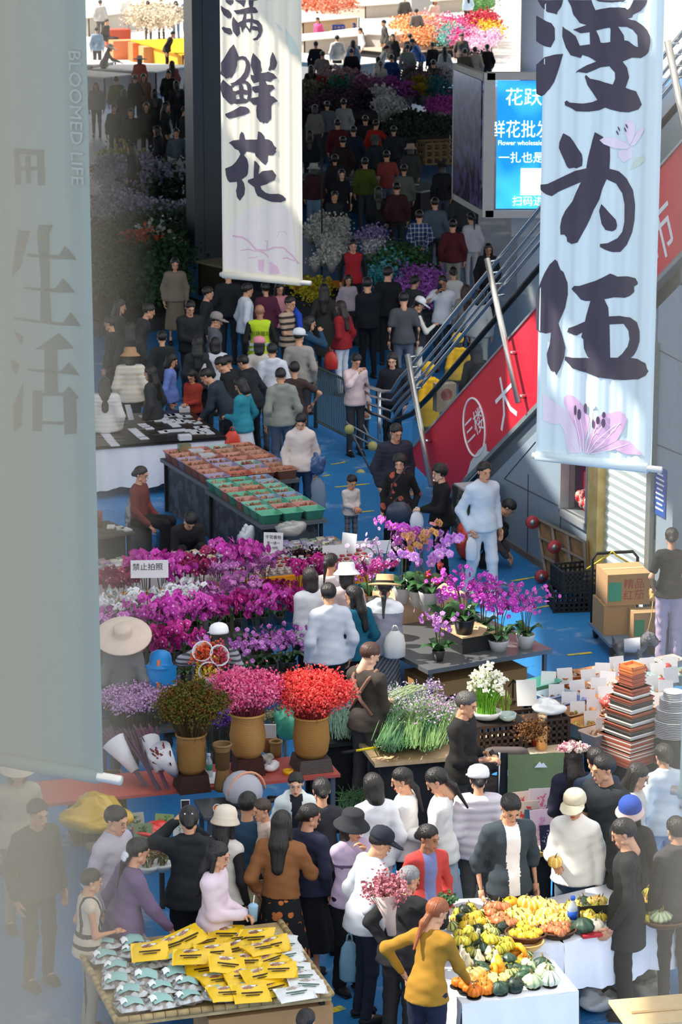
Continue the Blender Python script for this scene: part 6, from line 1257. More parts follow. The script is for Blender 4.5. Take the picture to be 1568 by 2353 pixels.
o = thing('thermos_flask', 'tall copper thermos flask standing on the pale table', 'flask', tD.loc(1245, 1722)); b = MB(); b.lathe([(.052, 0), (.055, .01), (.055, .23), (.048, .25)], 24); b.obj('body', M('cf9a62', .3, .35), o, True); b = MB(); b.lathe([(.05, .25), (.05, .30)], 20); b.obj('collar', M('4a3526', .4), o, True); b = MB(); b.lathe([(.05, .30), (.05, .355), (.044, .36), (0, .36)], 20); b.obj('cap', M('c9a884', .25, .8), o, True)
o = thing('drink_can', 'red drink can beside the copper thermos', 'can', tD.loc(1226, 1714)); b = MB(); b.lathe([(.03, 0), (.034, .01), (.034, .11), (.028, .122), (0, .12)], 20); b.obj('body', M('c3361e', .3, .3), o, True)
crumple('plastic_bag', 1262, 1640, tD.z + .27, .15, 'e6e6e4', 'bright white plastic bag lying on the second brown crate', seed=12, fl=.4)
def card(px, py, z, lab, grp, w=.15, h=.15, hx='d9d8da', tilt=.25, rz=None, pic=None, name='price_card', frame_=None):
    b = MB(); b.box((0, 0, h / 2), (w, .004, h)); o = b.obj(name, M(hx, .7, var=.04), None, False, P(px, py, z), 0, lab, 'card', grp); o.rotation_euler = (-tilt, rnd.uniform(-.12, .12), (rnd.uniform(-.2, .35) if rz is None else rz))
    if pic:
        bb = MB(); florets(bb, [(x, -.006, h * y) for x, y in ((0, .6), (w * .15, .45), (-w * .15, .5), (w * .08, .75), (-w * .05, .3))], w * .09, random.Random(int(px)), 8, w * .06); bb.v = [(x, -.0035 - abs(y) * .02, zz) for x, y, zz in bb.v]; bb.obj('flower_picture', M(pic, .7), o)
    return o
card(1212, 1622, tD.z + .27, 'large tilted white card standing on the crates by the thermos', None, .2, .26, 'dcdcda', .3)
o = thing('padded_jacket', 'dark brown padded jacket hung over the chair by the daffodil table', 'jacket', P(1160, 1935, .0)); V_, F_ = sdf([(A3(-.12, 0, .55), A3(.12, 0, .55), .13, .13, A3(0, 1, 0), .6), (A3(-.10, 0, .85), A3(.12, 0, .86), .13, .12, A3(0, 1, 0), .6), (A3(-.2, -.02, .85), A3(-.22, -.03, .5), .07, .06, None, 1)], .02, .02, lambda D, X, Y, Z_: D - .012 * np.abs(np.sin(Z_ * 55)))
b = MB(); b.v = [tuple(v) for v in V_]; b.f = [tuple(f) for f in F_.tolist()]; b.m = [0] * len(b.f); b.n = len(b.v); b.obj('shell', M('4f4543', .6, spec=.4), o, True)
for x in (-.2, .2): MB().box((x, .1, .22), (.03, .03, .44)).obj('chair_leg', blackm, o)
o = thing('camp_chair', 'camp chair with olive green back panel and white mountain mark', 'chair', P(1236, 1952, 0), .06)
b = MB(); b.sheet([(x, .02 * math.sin(x * 9), z) for z in (.30, .55, .8, .97) for x in (-.30, -.15, .0, .15, .30)], 5, 4); b.obj('backrest', M('74825a', .86), o, True); b = MB(); b.sheet([(x, .012, z) for z in (.3, .6, .98) for x in (-.40, -.36, -.30)], 3, 3); b.obj('side_panel', blackm, o)
b = MB(); b.add([(-.05, -.03, .84), (.0, -.03, .90), (.02, -.03, .875), (.035, -.03, .89), (.075, -.03, .84)], [(0, 1, 2), (0, 2, 4), (2, 3, 4)]); b.obj('mountain_mark', wht, o)
for x in (-.38, .3): b = MB(); b.tube([(x, .03, 0), (x, .02, .98)], .013, 8); b.obj('leg', M('b9babb', .3, .7), o, True)
b = MB(); b.sheet([(x, y, .33) for y in (.03, .25, .45) for x in (-.36, 0, .28)], 3, 3); b.obj('seat', blackm, o)
# trays with bulbs and cards
tP = Tab((1388, 1702), (1640, 1660), .72, 1.75); top_table('sales_table', 'plywood table crowded with plastic trays and white cards', tP, ply, blackm, .04, solid=M('27292b', .8))
def tray_proto(name, w, d, h, hx, lab, alpha=1.):
    o = thing(name, lab, 'tray'); b = MB(); q = []
    def ring(sx, sy, z): return [(x * sx, y * sy, z) for x, y in ((-.5, -.5), (.5, -.5), (.5, .5), (-.5, .5))]
    def rr(w_, d_, z): 
        out = []
        for cx, cy, a0 in ((w_ / 2 - .03, d_ / 2 - .03, 0), (-w_ / 2 + .03, d_ / 2 - .03, 90), (-w_ / 2 + .03, -d_ / 2 + .03, 180), (w_ / 2 - .03, -d_ / 2 + .03, 270)):
            for k in range(4): a = R(a0 + k * 30); out.append((cx + .03 * math.cos(a), cy + .03 * math.sin(a), z))
        return out
    rings = [rr(w * .8, d * .8, 0), rr(w * .96, d * .96, h), rr(w * 1.04, d * 1.04, h), rr(w * 1.04, d * 1.04, h - .012), rr(w * .93, d * .93, h - .004), rr(w * .78, d * .78, .008)]
    vs = [v for r_ in rings for v in r_]; n = 16; b.add(vs, [(i * n + k, i * n + (k + 1) % n, (i + 1) * n + (k + 1) % n, (i + 1) * n + k) for i in range(5) for k in range(n)] + [tuple(reversed(range(n))), tuple(range(5 * n, 6 * n))]); b.obj('tray_body', M(hx, .3, spec=.5, alpha=alpha), o, True); return o
TR = {}
def tray(hx, loc, rz, lab, grp, fill=None, w=.30, d=.22, h=.12, name='plastic_tray'):
    k = (hx, w)
    if k not in TR: o = TR[k] = tray_proto(name, w, d, h, hx, lab, .88)
    else: o = dup(TR[k], (0, 0, 0))
    o.location = loc; o.rotation_euler = (0, 0, rz); o['label'] = lab; o['group'] = grp
    if fill:
        q = random.Random(int(loc[0] * 999)); b = MB()
        for _ in range(16): r_ = q.uniform(.016, .026); b.ball((q.uniform(-.38, .38) * w, q.uniform(-.36, .36) * d, h * .62 + q.uniform(0, .03)), (r_, r_, r_ * 1.2), 6, rings=4)
        b.obj('bulbs', M(fill, .6, kind='petal', h2='8a5a40', sc=30.), None, True, loc, rz, 'bulbs heaped in ' + lab, 'bulbs', 'bulbs: ' + grp, 'stuff')
    return o
for i, (px, py, hx, fl, lb) in enumerate(((1244, 1598, '5fb5a0', None, 'mint green tray at the rear corner of the card table'), (1272, 1625, 'a9bcc6', '4a3c34', 'clear grey tray second along the edge of the card table'), (1300, 1640, '8f9fd0', 'b9a890', 'periwinkle tray third along the edge of the card table'), (1322, 1665, 'c98a5c', '8aa03a', 'tan tray with green bulbs along the edge of the card table'), (1348, 1690, 'd9974f', 'b9b04a', 'orange tray with yellow green bulbs along the edge of the card table'), (1378, 1712, 'd6b8a8', 'd0b8a0', 'pale pink tray with bulbs at the front corner of the card table'))):
    tray(hx, P(px, py, tP.z + .002), tP.rz + .2, lb, 'edge trays', fl, .36, .25, .16)
TG = 'trays in the inner rows of the card table'
for r_, (x0, y0, n) in enumerate(((1310, 1575, 6), (1345, 1603, 6), (1375, 1632, 4), (1400, 1660, 3))):
    for i in range(n): tray(rnd.choice(('a9bcc6', 'c98a5c', '8fb5a8', 'd6c4b8')), P(x0 + i * 45, y0 - i * 7, tP.z + .002), tP.rz + .1, 'plastic tray of bulbs in the inner rows of the card table', TG, rnd.choice(('b9b0a0', '9a8a5a', 'c9b8a8')), .30, .22, .13)
CG = 'white price cards standing in the trays of the card table'
for q in ((1260, 1580), (1300, 1572), (1280, 1610), (1330, 1600), (1308, 1628), (1350, 1622), (1328, 1650), (1365, 1645), (1362, 1672), (1388, 1688), (1375, 1595), (1395, 1615), (1355, 1575), (1395, 1580), (1430, 1560), (1440, 1580), (1385, 1560), (1490, 1548), (1515, 1560), (1540, 1545), (1500, 1590), (1530, 1600), (1545, 1570), (1480, 1620), (1510, 1630), (1540, 1640), (1470, 1580), (1420, 1545)):
    card(q[0], q[1], tP.z + .07, 'white price card standing in a tray on the card table', CG, .16, .17)
crumple('red_snack_bag', 1398, 1625, tP.z + .14, .08, 'c9504a', 'red printed snack bag lying among the trays', 'snack pack', 2)
for i, (px, py) in enumerate(((1478, 1552), (1534, 1548), (1520, 1582))):
    b = MB(); b.ball((0, 0, .06), (.05, .05, .06), 10); b.obj('red_gourd_ornament', M('c03a3e', .35), None, True, P(px, py, tP.z + .05), 0, 'small red round ornament among the rear white cards', 'ornament', 'red ornaments among the rear cards')
# stacked square pots and round white saucers
tQ = Tab((1372, 1752), (1640, 1712), .62, .9); top_table('pot_stand', 'low dark stand under the stacked square pots', tQ, blackm, blackm, .04, solid=M('1e2022', .8))
z = tQ.z + .004; base = P(1448, 1744, tQ.z); q = random.Random(9); wd = .60
seq = []
for k in range(34):
    lvl = 0 if k < 10 else 1 if k < 17 else 2 if k < 20 else 3 if k < 23 else 4 if k < 26 else 5 if k < 29 else 6
    w_ = (.56, .51, .455, .41, .365, .31, .22)[lvl]; h_ = (.020, .022, .055, .055, .06, .045, .055)[lvl]; seq.append((w_ * .84, h_ * .76))
cols = ['a65a42', '9a4e3a', 'c7b9ac', 'a35640', '8f4636', '5b4a44', 'd0c4b8', 'a85c44']; PG = 'square pots and saucers in the tall stack'
for k, (w_, h_) in enumerate(seq):
    c = 'd9773f' if k > 31 else ('d8d2ca' if k in (17, 20, 23, 26) else ('4f4744' if k in (18, 21, 24) else q.choice(cols)))
    b = MB(); b.box((0, 0, h_ / 2), (w_, w_, h_), taper=.94); b.box((0, 0, h_ - .006), (w_ + .012, w_ + .012, .012))
    if k == 33: b = MB(); [b.box((sx * w_ * .46 * (1 - abs(sy)) , sy * w_ * .46, h_ / 2), (w_ * (.08 if sx else 1), w_ * (.08 if sy else 1), h_)) for sx, sy in ((1, 0), (-1, 0), (0, 1), (0, -1))]; b.box((0, 0, .01), (w_, w_, .015))
    b.obj('square_pot', M(c, .6, var=.1), None, False, base + ZZ * (z - tQ.z), PSI + .35 + q.uniform(-.03, .03), 'square pot or saucer in the tall tapering terracotta and grey stack', 'pot', PG); z += h_
SGp = 'white saucers in the round stack by the picture edge'; z = tQ.z + .25; base = P(1545, 1690, z)
MB().box((0, 0, .125), (.4, .4, .25)).obj('stack_stand', blackm, None, False, base - ZZ * .25, .3, 'low black stand under the white saucer stack', 'stand')
for k in range(26):
    r_ = .19 if k < 10 else .165 if k < 16 else .135 if k < 22 else .10; b = MB(); b.lathe([(r_ * .7, 0), (r_, .016), (r_ * .97, .018), (r_ * .7, .004), (0, .004)], 24, rib=.04, ribk=16); b.obj('white_saucer', M('dfe3e8', .4), None, True, base + ZZ * (k * .0175), q.random(), 'white scalloped saucer in the round stack by the picture edge', 'saucer', SGp)
card(1498, 1752, tQ.z, 'large pink flower print standing beside the pot stack', None, .26, .40, 'b9aeba', .25, -.2, 'c66a9a', 'flower_print'); card(1522, 1756, tQ.z, 'narrow white framed flower print in front of the large pink print', None, .14, .30, 'd9d4d8', .25, -.1, 'c078a0', 'flower_print')
# stand of art prints behind the man in the dark open shirt
tA = Tab((1150, 1975), (1300, 1950), .74, .9); top_table('print_table', 'yellow edged table of flower art prints on black crates', tA, M('c9a24a', .7), blackm, .04, solid=M('232427', .8, kind='weave', h2='3a3b3e', sc=40.))
for px, py, w_, h_, hx, pc, lb in ((1200, 1862, .22, .26, 'd5c4c0', 'c04a5a', 'red flower print at the rear of the print table'), (1212, 1890, .22, .28, 'd3c6bc', 'd0483c', 'print with two red blossoms on the print table'), (1246, 1875, .22, .34, 'd9cdd6', 'd86a9a', 'tall pink blossom print against the olive chair'), (1228, 1895, .2, .22, '34567a', 'e0e0e4', 'blue print with white flowers on the print table'), (1250, 1925, .2, .34, 'd6c2d6', 'c890c0', 'mauve upright print at the table edge'), (1264, 1935, .16, .24, '2a2c4a', '9a9ac0', 'small midnight blue print beside the mauve print')):
    card(px, py + 22, tA.z, lb, None, w_, h_, hx, .2, .1, pc, 'flower_print')
for i in range(10): b = MB(); b.box((0, 0, .006 + .002 * i), (.14, .2, .006)); b.obj('postcard', M(rnd.choice(('d6c9b8', 'c9b09a', 'b98a7a', 'd9d4cc')), .7), None, False, P(1225 + 6 * i + rnd.uniform(-4, 4), 1938 + rnd.uniform(-8, 12), tA.z), rnd.random(), 'postcard lying loose on the print table', 'card', 'loose postcards on the print table')
# small stall with pictures and potted sprouts behind the hooded jacket, yellow plastic sheet
tK = Tab((250, 2010), (440, 1985), .70, .8); top_table('plant_table', 'small table of potted sprouts and pictures beyond the snack table', tK, M('5a5348', .8), blackm, .03)
for i, (px, py, hx, pc) in enumerate(((312, 1905, '9aa89a', '4a6a4a'), (330, 1930, '7a8a6a', '3a5a3a'), (376, 1908, '7f9a6a', '5a7a3a'), (420, 1925, 'c9c9c4', '8a9a8a'))): card(px, py, tK.z, ('pale picture card nearest the pale shirt', 'dark green picture card in the small stall', 'green plant picture behind the raised phone', 'grey picture card beside the sun hat')[i], None, .17, .15, hx, .2, 0., pc, 'picture_card')
crumple('yellow_sheet', 225, 1905, .62, .30, 'c9a428', 'crumpled translucent yellow plastic sheet behind the pale shirt', 'plastic sheet', 5, .42); crumple('red_tray_cloth', 350, 1915, tK.z, .16, 'd0342a', 'bright red cloth among the picture cards', 'cloth', 3, .25)
for i, (px, py) in enumerate(((352, 1985), (372, 2000), (340, 2005))):
    o = thing('sprout_bowl', 'white bowl of small sprouts on the plant table', 'plant', P(px, py, tK.z), 0, 'sprout bowls on the plant table'); b = MB(); b.lathe([(.06, 0), (.1, .05), (.1, .07), (.09, .07), (0, .05)], 18); b.obj('bowl', M('c9cac8', .4), o, True); b = MB(); tp = twigs(b, 30, .05, .08, .05, .2, .003, rnd); florets(b, tp, .012, rnd, 3, .012); b.obj('leaves', M('6a7a4a', .7, kind='petal', h2='9a5a4a', sc=12.), o)
crate('bench_crate', .5, .36, .3, M('6a5a3a', .8), 'low wooden crate under the yellow plastic sheet', P(225, 1925, 0) + ZZ * .3, .2)
crate('bench_crate', .5, .36, .3, M('5a4c34', .8), 'lower wooden crate carrying the yellow sheet crate', P(225, 1925, 0), .2)
# stroller and little things around the red table end
o = thing('stroller', 'baby stroller with light grey hood behind the man in a teal tee', 'stroller', P(560, 2008, 0), .5); b = MB(); b.ball((0, 0, .82), (.18, .22, .19), 16, rings=10); b.v = [(x, y, max(zz, .76 + .4 * y)) for x, y, zz in b.v]; b.obj('hood', M('a9a9b2', .86), o, True); b = MB(); b.tube([(.02 + .185 * math.cos(a), -.05, .82 + .195 * math.sin(a)) for a in [k * math.pi / 12 for k in range(13)]], .012, 6); b.obj('orange_piping', M('d89a7a', .7), o, True); b = MB(); b.tube([(-.22, -.1, .75), (-.2, -.45, .86), (.2, -.45, .86), (.22, -.1, .75)], .02, 8); b.obj('push_handle', blackm, o, True); MB().box((0, .1, .5), (.4, .5, .3)).obj('seat', M('5a5b60', .8), o)
for x in (-.22, .22):
    for y in (-.3, .35): b = MB(); b.tube([(x, y, .1), (x + .03, y, .1)], .1, 14); b.obj('wheel', blackm, o, True); b = MB(); b.tube([(x, y, .1), (x, 0, .5)], .014, 6); b.obj('frame_tube', metalm, o, True)
o = thing('paper_cup', 'white paper cup tipped beside the stroller', 'cup', P(497, 1862, .72)); o.rotation_euler = (1.0, .3, 0); b = MB(); b.lathe([(.03, 0), (.042, .1), (.038, .1), (.028, .01), (0, .01)], 16); b.obj('cup', M('e0dcd8', .5), o, True); b = MB(); b.lathe([(.0355, .04), (.0405, .075)], 16); b.obj('sleeve', M('d8743a', .6), o, True)
tC = Tab((470, 1880), (560, 1872), .70, .5); top_table('side_table', 'small grey table between the sun hat and the stroller', tC, metalm, metalm, .03)
# ================================================================ orchids
def blossom(b, c, nrm, r, q, mi=0):
    n = Vector(nrm).normalized(); u = n.orthogonal().normalized(); u = (Vector((0, 0, 1)) - n * n.z).normalized() if abs(n.z) < .95 else u; v = n.cross(u); c = Vector(c)
    for k, (a, l, w) in enumerate(((0, 1, .42), (72, 1.0, .62), (144, .95, .40), (216, .95, .40), (288, 1.0, .62))):
        a = R(a + q.uniform(-8, 8)); d = u * math.cos(a) + v * math.sin(a); s_ = n.cross(d); t = c + d * r * l + n * r * .05
        b.add([c, c + d * r * .55 + s_ * r * w + n * r * .12, t, c + d * r * .55 - s_ * r * w + n * r * .12, c + d * r * .5 + n * r * .22], [(0, 1, 4), (1, 2, 4), (2, 3, 4), (3, 0, 4)], mi)
    b.add([c + n * r * .12 + u * r * .12, c + n * r * .3 - u * r * .25 + v * r * .16, c + n * r * .3 - u * r * .25 - v * r * .16], [(0, 1, 2)], 1)
def orchid(lab, pot, potr, poth, petal, petal2, lip, h, nsp, nbl, br, arch, seed, leafn=7, leafl=.26, fine=False, leaf='2f5a2c'):
    q = random.Random(seed); o = thing('potted_orchid', lab, 'orchid'); b = MB(); b.lathe([(potr * .72, 0), (potr * .98, poth * .9), (potr, poth), (potr * .9, poth), (potr * .85, poth * .8), (0, poth * .8)], 22); b.obj('pot', M(pot, .35, spec=.5), o, True)
    for k in range(leafn):
        a = k * 2.4 + q.random() * .5; L = leafl * q.uniform(.75, 1.1); w = L * .19; up = q.uniform(.35, .75); b = MB(); pts = []
        for j in range(6):
            f = j / 5; rr = potr * .2 + L * f * (.62 + .3 * (1 - up)); zz = poth * .85 + L * up * math.sin(f * 2.3) * .8; ww = w * math.sin(math.pi * min(1, f * .86 + .12)) + .002
            for sgn, dz in ((-1, .25), (0, 0), (1, .25)): pts.append((rr * math.cos(a) - sgn * ww * math.sin(a), rr * math.sin(a) + sgn * ww * math.cos(a), zz + dz * ww))
        b.sheet(pts, 3, 6); b.obj('leaf', M(leaf, .35, spec=.5, var=.3), o, True)
    st, bl = MB(), MB()
    for k in range(nsp):
        a = k * 6.283 / nsp + q.uniform(-.4, .4); hh = h * q.uniform(.82, 1.05); L = arch * q.uniform(.6, 1.1); P_ = []
        for j in range(9): f = j / 8; P_.append(Vector((math.cos(a) * (potr * .3 + L * f ** 2.2), math.sin(a) * (potr * .3 + L * f ** 2.2), poth * .8 + hh * (math.sin(f * 1.75) / math.sin(1.57)))))
        st.tube(P_, .0042, 4, caps=False)
        for j in range(nbl):
            f = .48 + .52 * j / max(1, nbl - 1); i = min(7, int(f * 8)); c = P_[i].lerp(P_[i + 1], f * 8 - i); side = 1 if j % 2 else -1
            if fine:
                c = c + Vector((q.gauss(0, .05), q.gauss(0, .05), q.gauss(0, .05)))
            n = Vector((math.cos(a) * .5 + q.gauss(0, .5), math.sin(a) * .5 - .55 + q.gauss(0, .35), .15 + q.gauss(0, .25))); blossom(bl, c + n.normalized() * br * .3 + Vector((-math.sin(a), math.cos(a), 0)) * side * br * .7, n, br * q.uniform(.8, 1.1), q)
    st.obj('flower_stems', M('4a4a2c', .6), o); bl.obj('blossoms', [M(petal, .55, kind='petal', h2=petal2, sc=9., spec=.2), M(lip, .5)], o)
    return o
tO = Tab((984, 1540), (1270, 1491), .76, 2.6); top_table('metal_table', 'grey metal table with potted orchids and a carton below', tO, M('7d8083', .3, .55, var=.05), metalm, .05)
tO2 = Tab((395, 1592), (690, 1556), .62, 3.6); tO2.o -= tO2.xa * 1.1; tO2.w += 1.1; top_table('metal_table', 'long grey metal table crowded with rows of pink orchids', tO2, M('6e7173', .35, .5, var=.05), metalm, .05)
b = MB(); b.box((.78, .5, .27), (1.2, .6, .5)); o = b.obj('carton_box', M('a07a4e', .85, var=.06), None, False, tO.o, tO.rz, 'long brown carton with black print under the orchid table', 'box')
b = MB(); b.box((.42, .198, .26), (.16, .004, .2)); b.obj('black_print', M('2a241e'), o); b = MB(); b.tube([(1.2, .197, .2), (1.2, .197, .40)], .008, 6); b.tube([(1.14, .197, .34), (1.2, .197, .41), (1.26, .197, .34)], .008, 6); b.obj('up_arrow', M('2a241e'), o); text('up_letters', 'UP', .07, M('2a241e'), o, Matrix.Translation((1.2, .196, .14)) @ Matrix.Rotation(math.pi / 2, 4, 'X'))
b = MB(); b.box((0, 0, .09), (.42, .42, .18)); o = b.obj('display_block', M('232426', .7), None, False, P(1078, 1486, tO.z), tO.rz, 'black display block with plywood lid under the black orchid pot', 'box'); b = MB(); b.box((0, 0, .19), (.44, .44, .02)); b.obj('plywood_lid', ply, o)
b = MB(); b.box((0, 0, .12), (.9, .6, .24)); o = b.obj('display_block', ply, None, False, P(965, 1408, tO.z), tO.rz, 'low plywood platform under the tallest orchids', 'platform')
def OP(o, px, py, z, rz=0): o.location = P(px, py, z); o.rotation_euler = (0, 0, rz); return o
OP(orchid('tall violet pink orchid spray at the rear of the metal table', 'd4d4d4', .10, .18, 'b03ab8', 'c966c0', 'e8d05a', .78, 4, 8, .058, .26, 1, 8, .34), 925, 1385, 1.0)
OP(orchid('tall salmon and ochre orchid spray between violet and lilac ones', 'd8d4cc', .10, .18, 'c07a86', 'c9a04a', '8a3a30', .80, 5, 8, .055, .26, 2, 8, .32), 960, 1392, 1.0)
OP(orchid('large lilac orchid in white patterned pot with full round blooms', 'cfcfcf', .115, .22, 'b46fd0', 'cf9ae0', 'e6d8a0', .62, 5, 10, .062, .40, 3, 10, .36), 985, 1402, 1.0)
OP(orchid('pale lilac branching orchid at the rear corner beside the seed stand', 'c9c4bc', .09, .16, 'c9b4d4', 'b58cc4', 'd8c070', .60, 6, 9, .034, .34, 4, 7, .26, True), 880, 1378, tO.z)
OP(orchid('magenta orchid in black pot on the black display block', '222327', .12, .17, 'ac2aa0', 'c44cbc', 'e0b8e0', .50, 7, 12, .036, .40, 5, 9, .30, True), 1067, 1455, tO.z + .2, .4)
OP(orchid('magenta orchid in squat white pot second from the table corner', 'd6d7d9', .115, .12, 'b02aa4', 'c850bc', 'e0b8e0', .56, 7, 12, .036, .34, 6, 9, .28, True), 1146, 1494, tO.z)
OP(orchid('magenta speckled orchid in white pot at the table corner', 'd9dadc', .105, .15, 'b03aa0', 'cc68bc', 'e8c8e4', .56, 6, 10, .034, .36, 7, 8, .26, True), 1208, 1487, tO.z)
OP(orchid('small lilac pink orchid in front of the black display block', '3a3c34', .07, .12, 'b066b8', 'cf8ccc', 'e8d8e0', .40, 5, 8, .034, .24, 8, 9, .24, True), 1008, 1518, tO.z)
OP(orchid('magenta orchid behind the straw hat', 'b98a5a', .09, .15, '9a2a7c', 'b84a94', 'e0b0c0', .42, 5, 8, .045, .28, 9, 7, .24), 850, 1395, tO.z)
OP(orchid('green leafy orchid in cream pot beside the patterned pot', 'c9c2b4', .10, .16, 'a04ab0', 'b86ac4', 'e0c0e0', .40, 3, 6, .04, .30, 10, 12, .34), 1020, 1462, tO.z)
OP(orchid('magenta orchid leaning over the wide gap between pots', '2a2c2e', .08, .12, '942a98', 'b24abc', 'e0b8e0', .52, 5, 12, .036, .30, 16, 8, .26, True), 1110, 1462, tO.z)
for k, (px, py) in enumerate(((985, 1330), (1005, 1345), (1012, 1310))): crumple('red_ribbon', px, py, 1.35, .03, 'b8322e', 'red ribbon tied to the tall orchids', 'ribbon', k + 3, 1.4)['group'] = 'red ribbons'
pr1 = [orchid('', '4a4e50', .06, .10, a, c, l, h, n, m_, r_, ar, 60 + i, 6, .20, f) for i, (a, c, l, h, n, m_, r_, ar, f) in enumerate((('c63cae', 'd860bc', 'f0d0e4', .50, 4, 8, .056, .20, False), ('b2207c', 'c83c94', 'f0e0e8', .50, 4, 7, .052, .18, False), ('d28cca', 'bc64b0', 'efe0ea', .46, 4, 8, .042, .20, False), ('d9dade', 'e6e6e8', 'e0d8b0', .46, 4, 8, .05, .18, False), ('8f2252', 'a83a6c', 'f0d8e0', .48, 4, 7, .046, .18, False), ('b85cb8', 'd08cd0', 'f0e0ee', .30, 4, 8, .036, .20, True)))]
used = [0] * 6
def orow(x0, y0, x1, y1, n, kinds, lab, grp, z=None, sc=1.):
    for i in range(n):
        f = i / max(1, n - 1); k = kinds[int(f * len(kinds) * .999)]; pr = pr1[k]
        loc = P(x0 + (x1 - x0) * f + rnd.uniform(-6, 6), y0 + (y1 - y0) * f + rnd.uniform(-5, 5), tO2.z if z is None else z)
        o = pr if not used[k] else dup(pr, loc); used[k] = 1
        o.location = loc; o.rotation_euler = (0, 0, rnd.random() * 6.28); s_ = sc * rnd.uniform(.9, 1.12); o.scale = (s_,) * 3
        o['label'] = lab[k] if isinstance(lab, dict) else lab; o['group'] = grp[k] if isinstance(grp, dict) else grp
orow(585, 1548, 675, 1536, 5, (5,), 'small lilac orchid in the front row by the metal table end', 'small lilac orchids of the front row')
orow(300, 1590, 560, 1556, 9, (1, 5), {1: 'dusky magenta orchid in the hazy part of the front row', 5: 'low lilac orchid in the hazy part of the front row'}, {1: 'dusky magenta front row orchids', 5: 'low lilac front row orchids'})
orow(250, 1535, 680, 1490, 15, (2, 0, 0, 0, 1, 0, 1), {0: 'bright magenta orchid in the tall second row', 1: 'crimson purple orchid in the tall second row', 2: 'pale lilac orchid at the hazy end of the tall second row'}, {0: 'bright magenta second row orchids', 1: 'crimson purple second row orchids', 2: 'pale lilac second row orchids'}, sc=1.12)
orow(245, 1488, 385, 1474, 5, (3,), 'white orchid in the third row near the glass edge', 'white third row orchids', sc=1.1); orow(395, 1465, 640, 1430, 9, (3, 2, 2, 2, 4), {2: 'lilac mauve orchid in the third row', 3: 'white orchid in the middle of the third row', 4: 'wine red orchid at the end of the third row'}, {2: 'lilac mauve third row orchids', 3: 'white mid third row orchids', 4: 'wine red third row orchids'}, sc=1.05)
orow(250, 1436, 400, 1420, 6, (4, 0), {4: 'wine red orchid in the hazy rear row', 0: 'violet orchid in the hazy rear row'}, {4: 'wine red rear row orchids', 0: 'violet rear row orchids'}, sc=1.2); orow(420, 1405, 610, 1385, 9, (4, 2, 0, 2), {4: 'wine red orchid in the rear row by the seed packets', 2: 'lilac orchid in the rear row by the seed packets', 0: 'violet orchid in the rear row by the seed packets'}, {4: 'wine red rear orchids by the packets', 2: 'lilac rear orchids by the packets', 0: 'violet rear orchids by the packets'}, sc=1.15)
orow(690, 1400, 850, 1385, 6, (1, 5), {1: 'crimson purple orchid behind the row of shoppers', 5: 'lilac orchid behind the row of shoppers'}, {1: 'crimson orchids behind the shoppers', 5: 'lilac orchids behind the shoppers'}, .62)
def sign_card(px, py, z, w, h, lines, lab, rz=0., hx='d6d4d8', sz=.08):
    o = thing('hand_written_sign', lab, 'sign', P(px, py, z), rz); b = MB(); b.box((0, 0, h / 2), (w, .006, h)); b.obj('board', M(hx, .7, var=.03), o); o.rotation_euler = (-.15, 0, rz)
    for tx, x, zz, s_ in lines: text('handwriting', tx, s_, M('3a3638', .8), o, Matrix.Translation((x, -.005, zz)) @ Matrix.Rotation(math.pi / 2, 4, 'X'))
sign_card(344, 1328, 1.32, .42, .20, (('禁止拍照', -.02, .12, .085),), 'white hand written sign standing among the hazy orchids', .05)
bL = MB(); bL.tube([(0, 0, 0), (0, 0, .7)], .01, 6); bL.obj('sign_stick', blackm, None, True, P(344, 1328, 1.32) - ZZ * .7, 0, 'thin black stick holding up the hand written orchid sign', 'stick')
tE = Tab((440, 1348), (868, 1302), .72, 1.45); tE.o -= tE.xa * 1.15; tE.w += 1.15; top_table('seed_stand', 'long stand of seed packets and pebble jars with orange skirt', tE, M('5a5a5c', .8), blackm, .03)
drape('orange_skirt', 'bright orange cloth skirt along the front of the seed stand', tE, M('d98a12', .86), .16, ends=False, fold_=.01); MB().box((tE.w / 2, tE.d / 2, tE.z + .014), (tE.w - .06, tE.d - .06, .008)).obj('stand_cover', M('8f8a8c', .8), None, False, tE.o, tE.rz, 'grey cover sheet under the seed packets', 'cover')
PK = MB(); PK.box((0, 0, .006), (.10, .14, .012)); pkm = PK.mesh('seed_packet', M('c9c9c9', .3)); i = 0
PC = ['a9a4b4', 'b9b39a', '8f9a86', 'c9c4c8', 'a8869a', '7a8a6a', 'd0c8c0', '8a80a8', 'b98a80', '6a8a70', 'd4c9a0', '9a9aa8']
for r_ in range(5):
    for c_ in range(34):
        x, y = .12 + c_ * .118, .62 + r_ * .165
        if x > tE.w - .1 or (1.9 < x < 2.35 and r_ > 2): continue
        o = link('seed_packet', pkm, None, tE(x + rnd.uniform(-.02, .02), y + rnd.uniform(-.02, .02), tE.z + .02 + .012 * (c_ % 2)), tE.rz + rnd.uniform(-.3, .5), 'thin seed packet in the dense rows on the orange skirted stand', 'seed packet', 'seed packets on the orange skirted stand'); recolor(o, M(rnd.choice(PC), .3, kind='spot', h2=rnd.choice(PC), sc=18., spec=.5)); o.rotation_euler.x = .35
JR = {}
JC = (('c9b9b4', 'jar of pale pebbles'), ('a8383a', 'red capped jar'), ('b89a8a', 'jar of tan pebbles'), ('8fb0b4', 'jar of teal crystals'), ('b9a8c8', 'jar of lilac sachets'), ('d8a03a', 'jar of orange sweets'), ('3a1f26', 'jar of dark berries'))
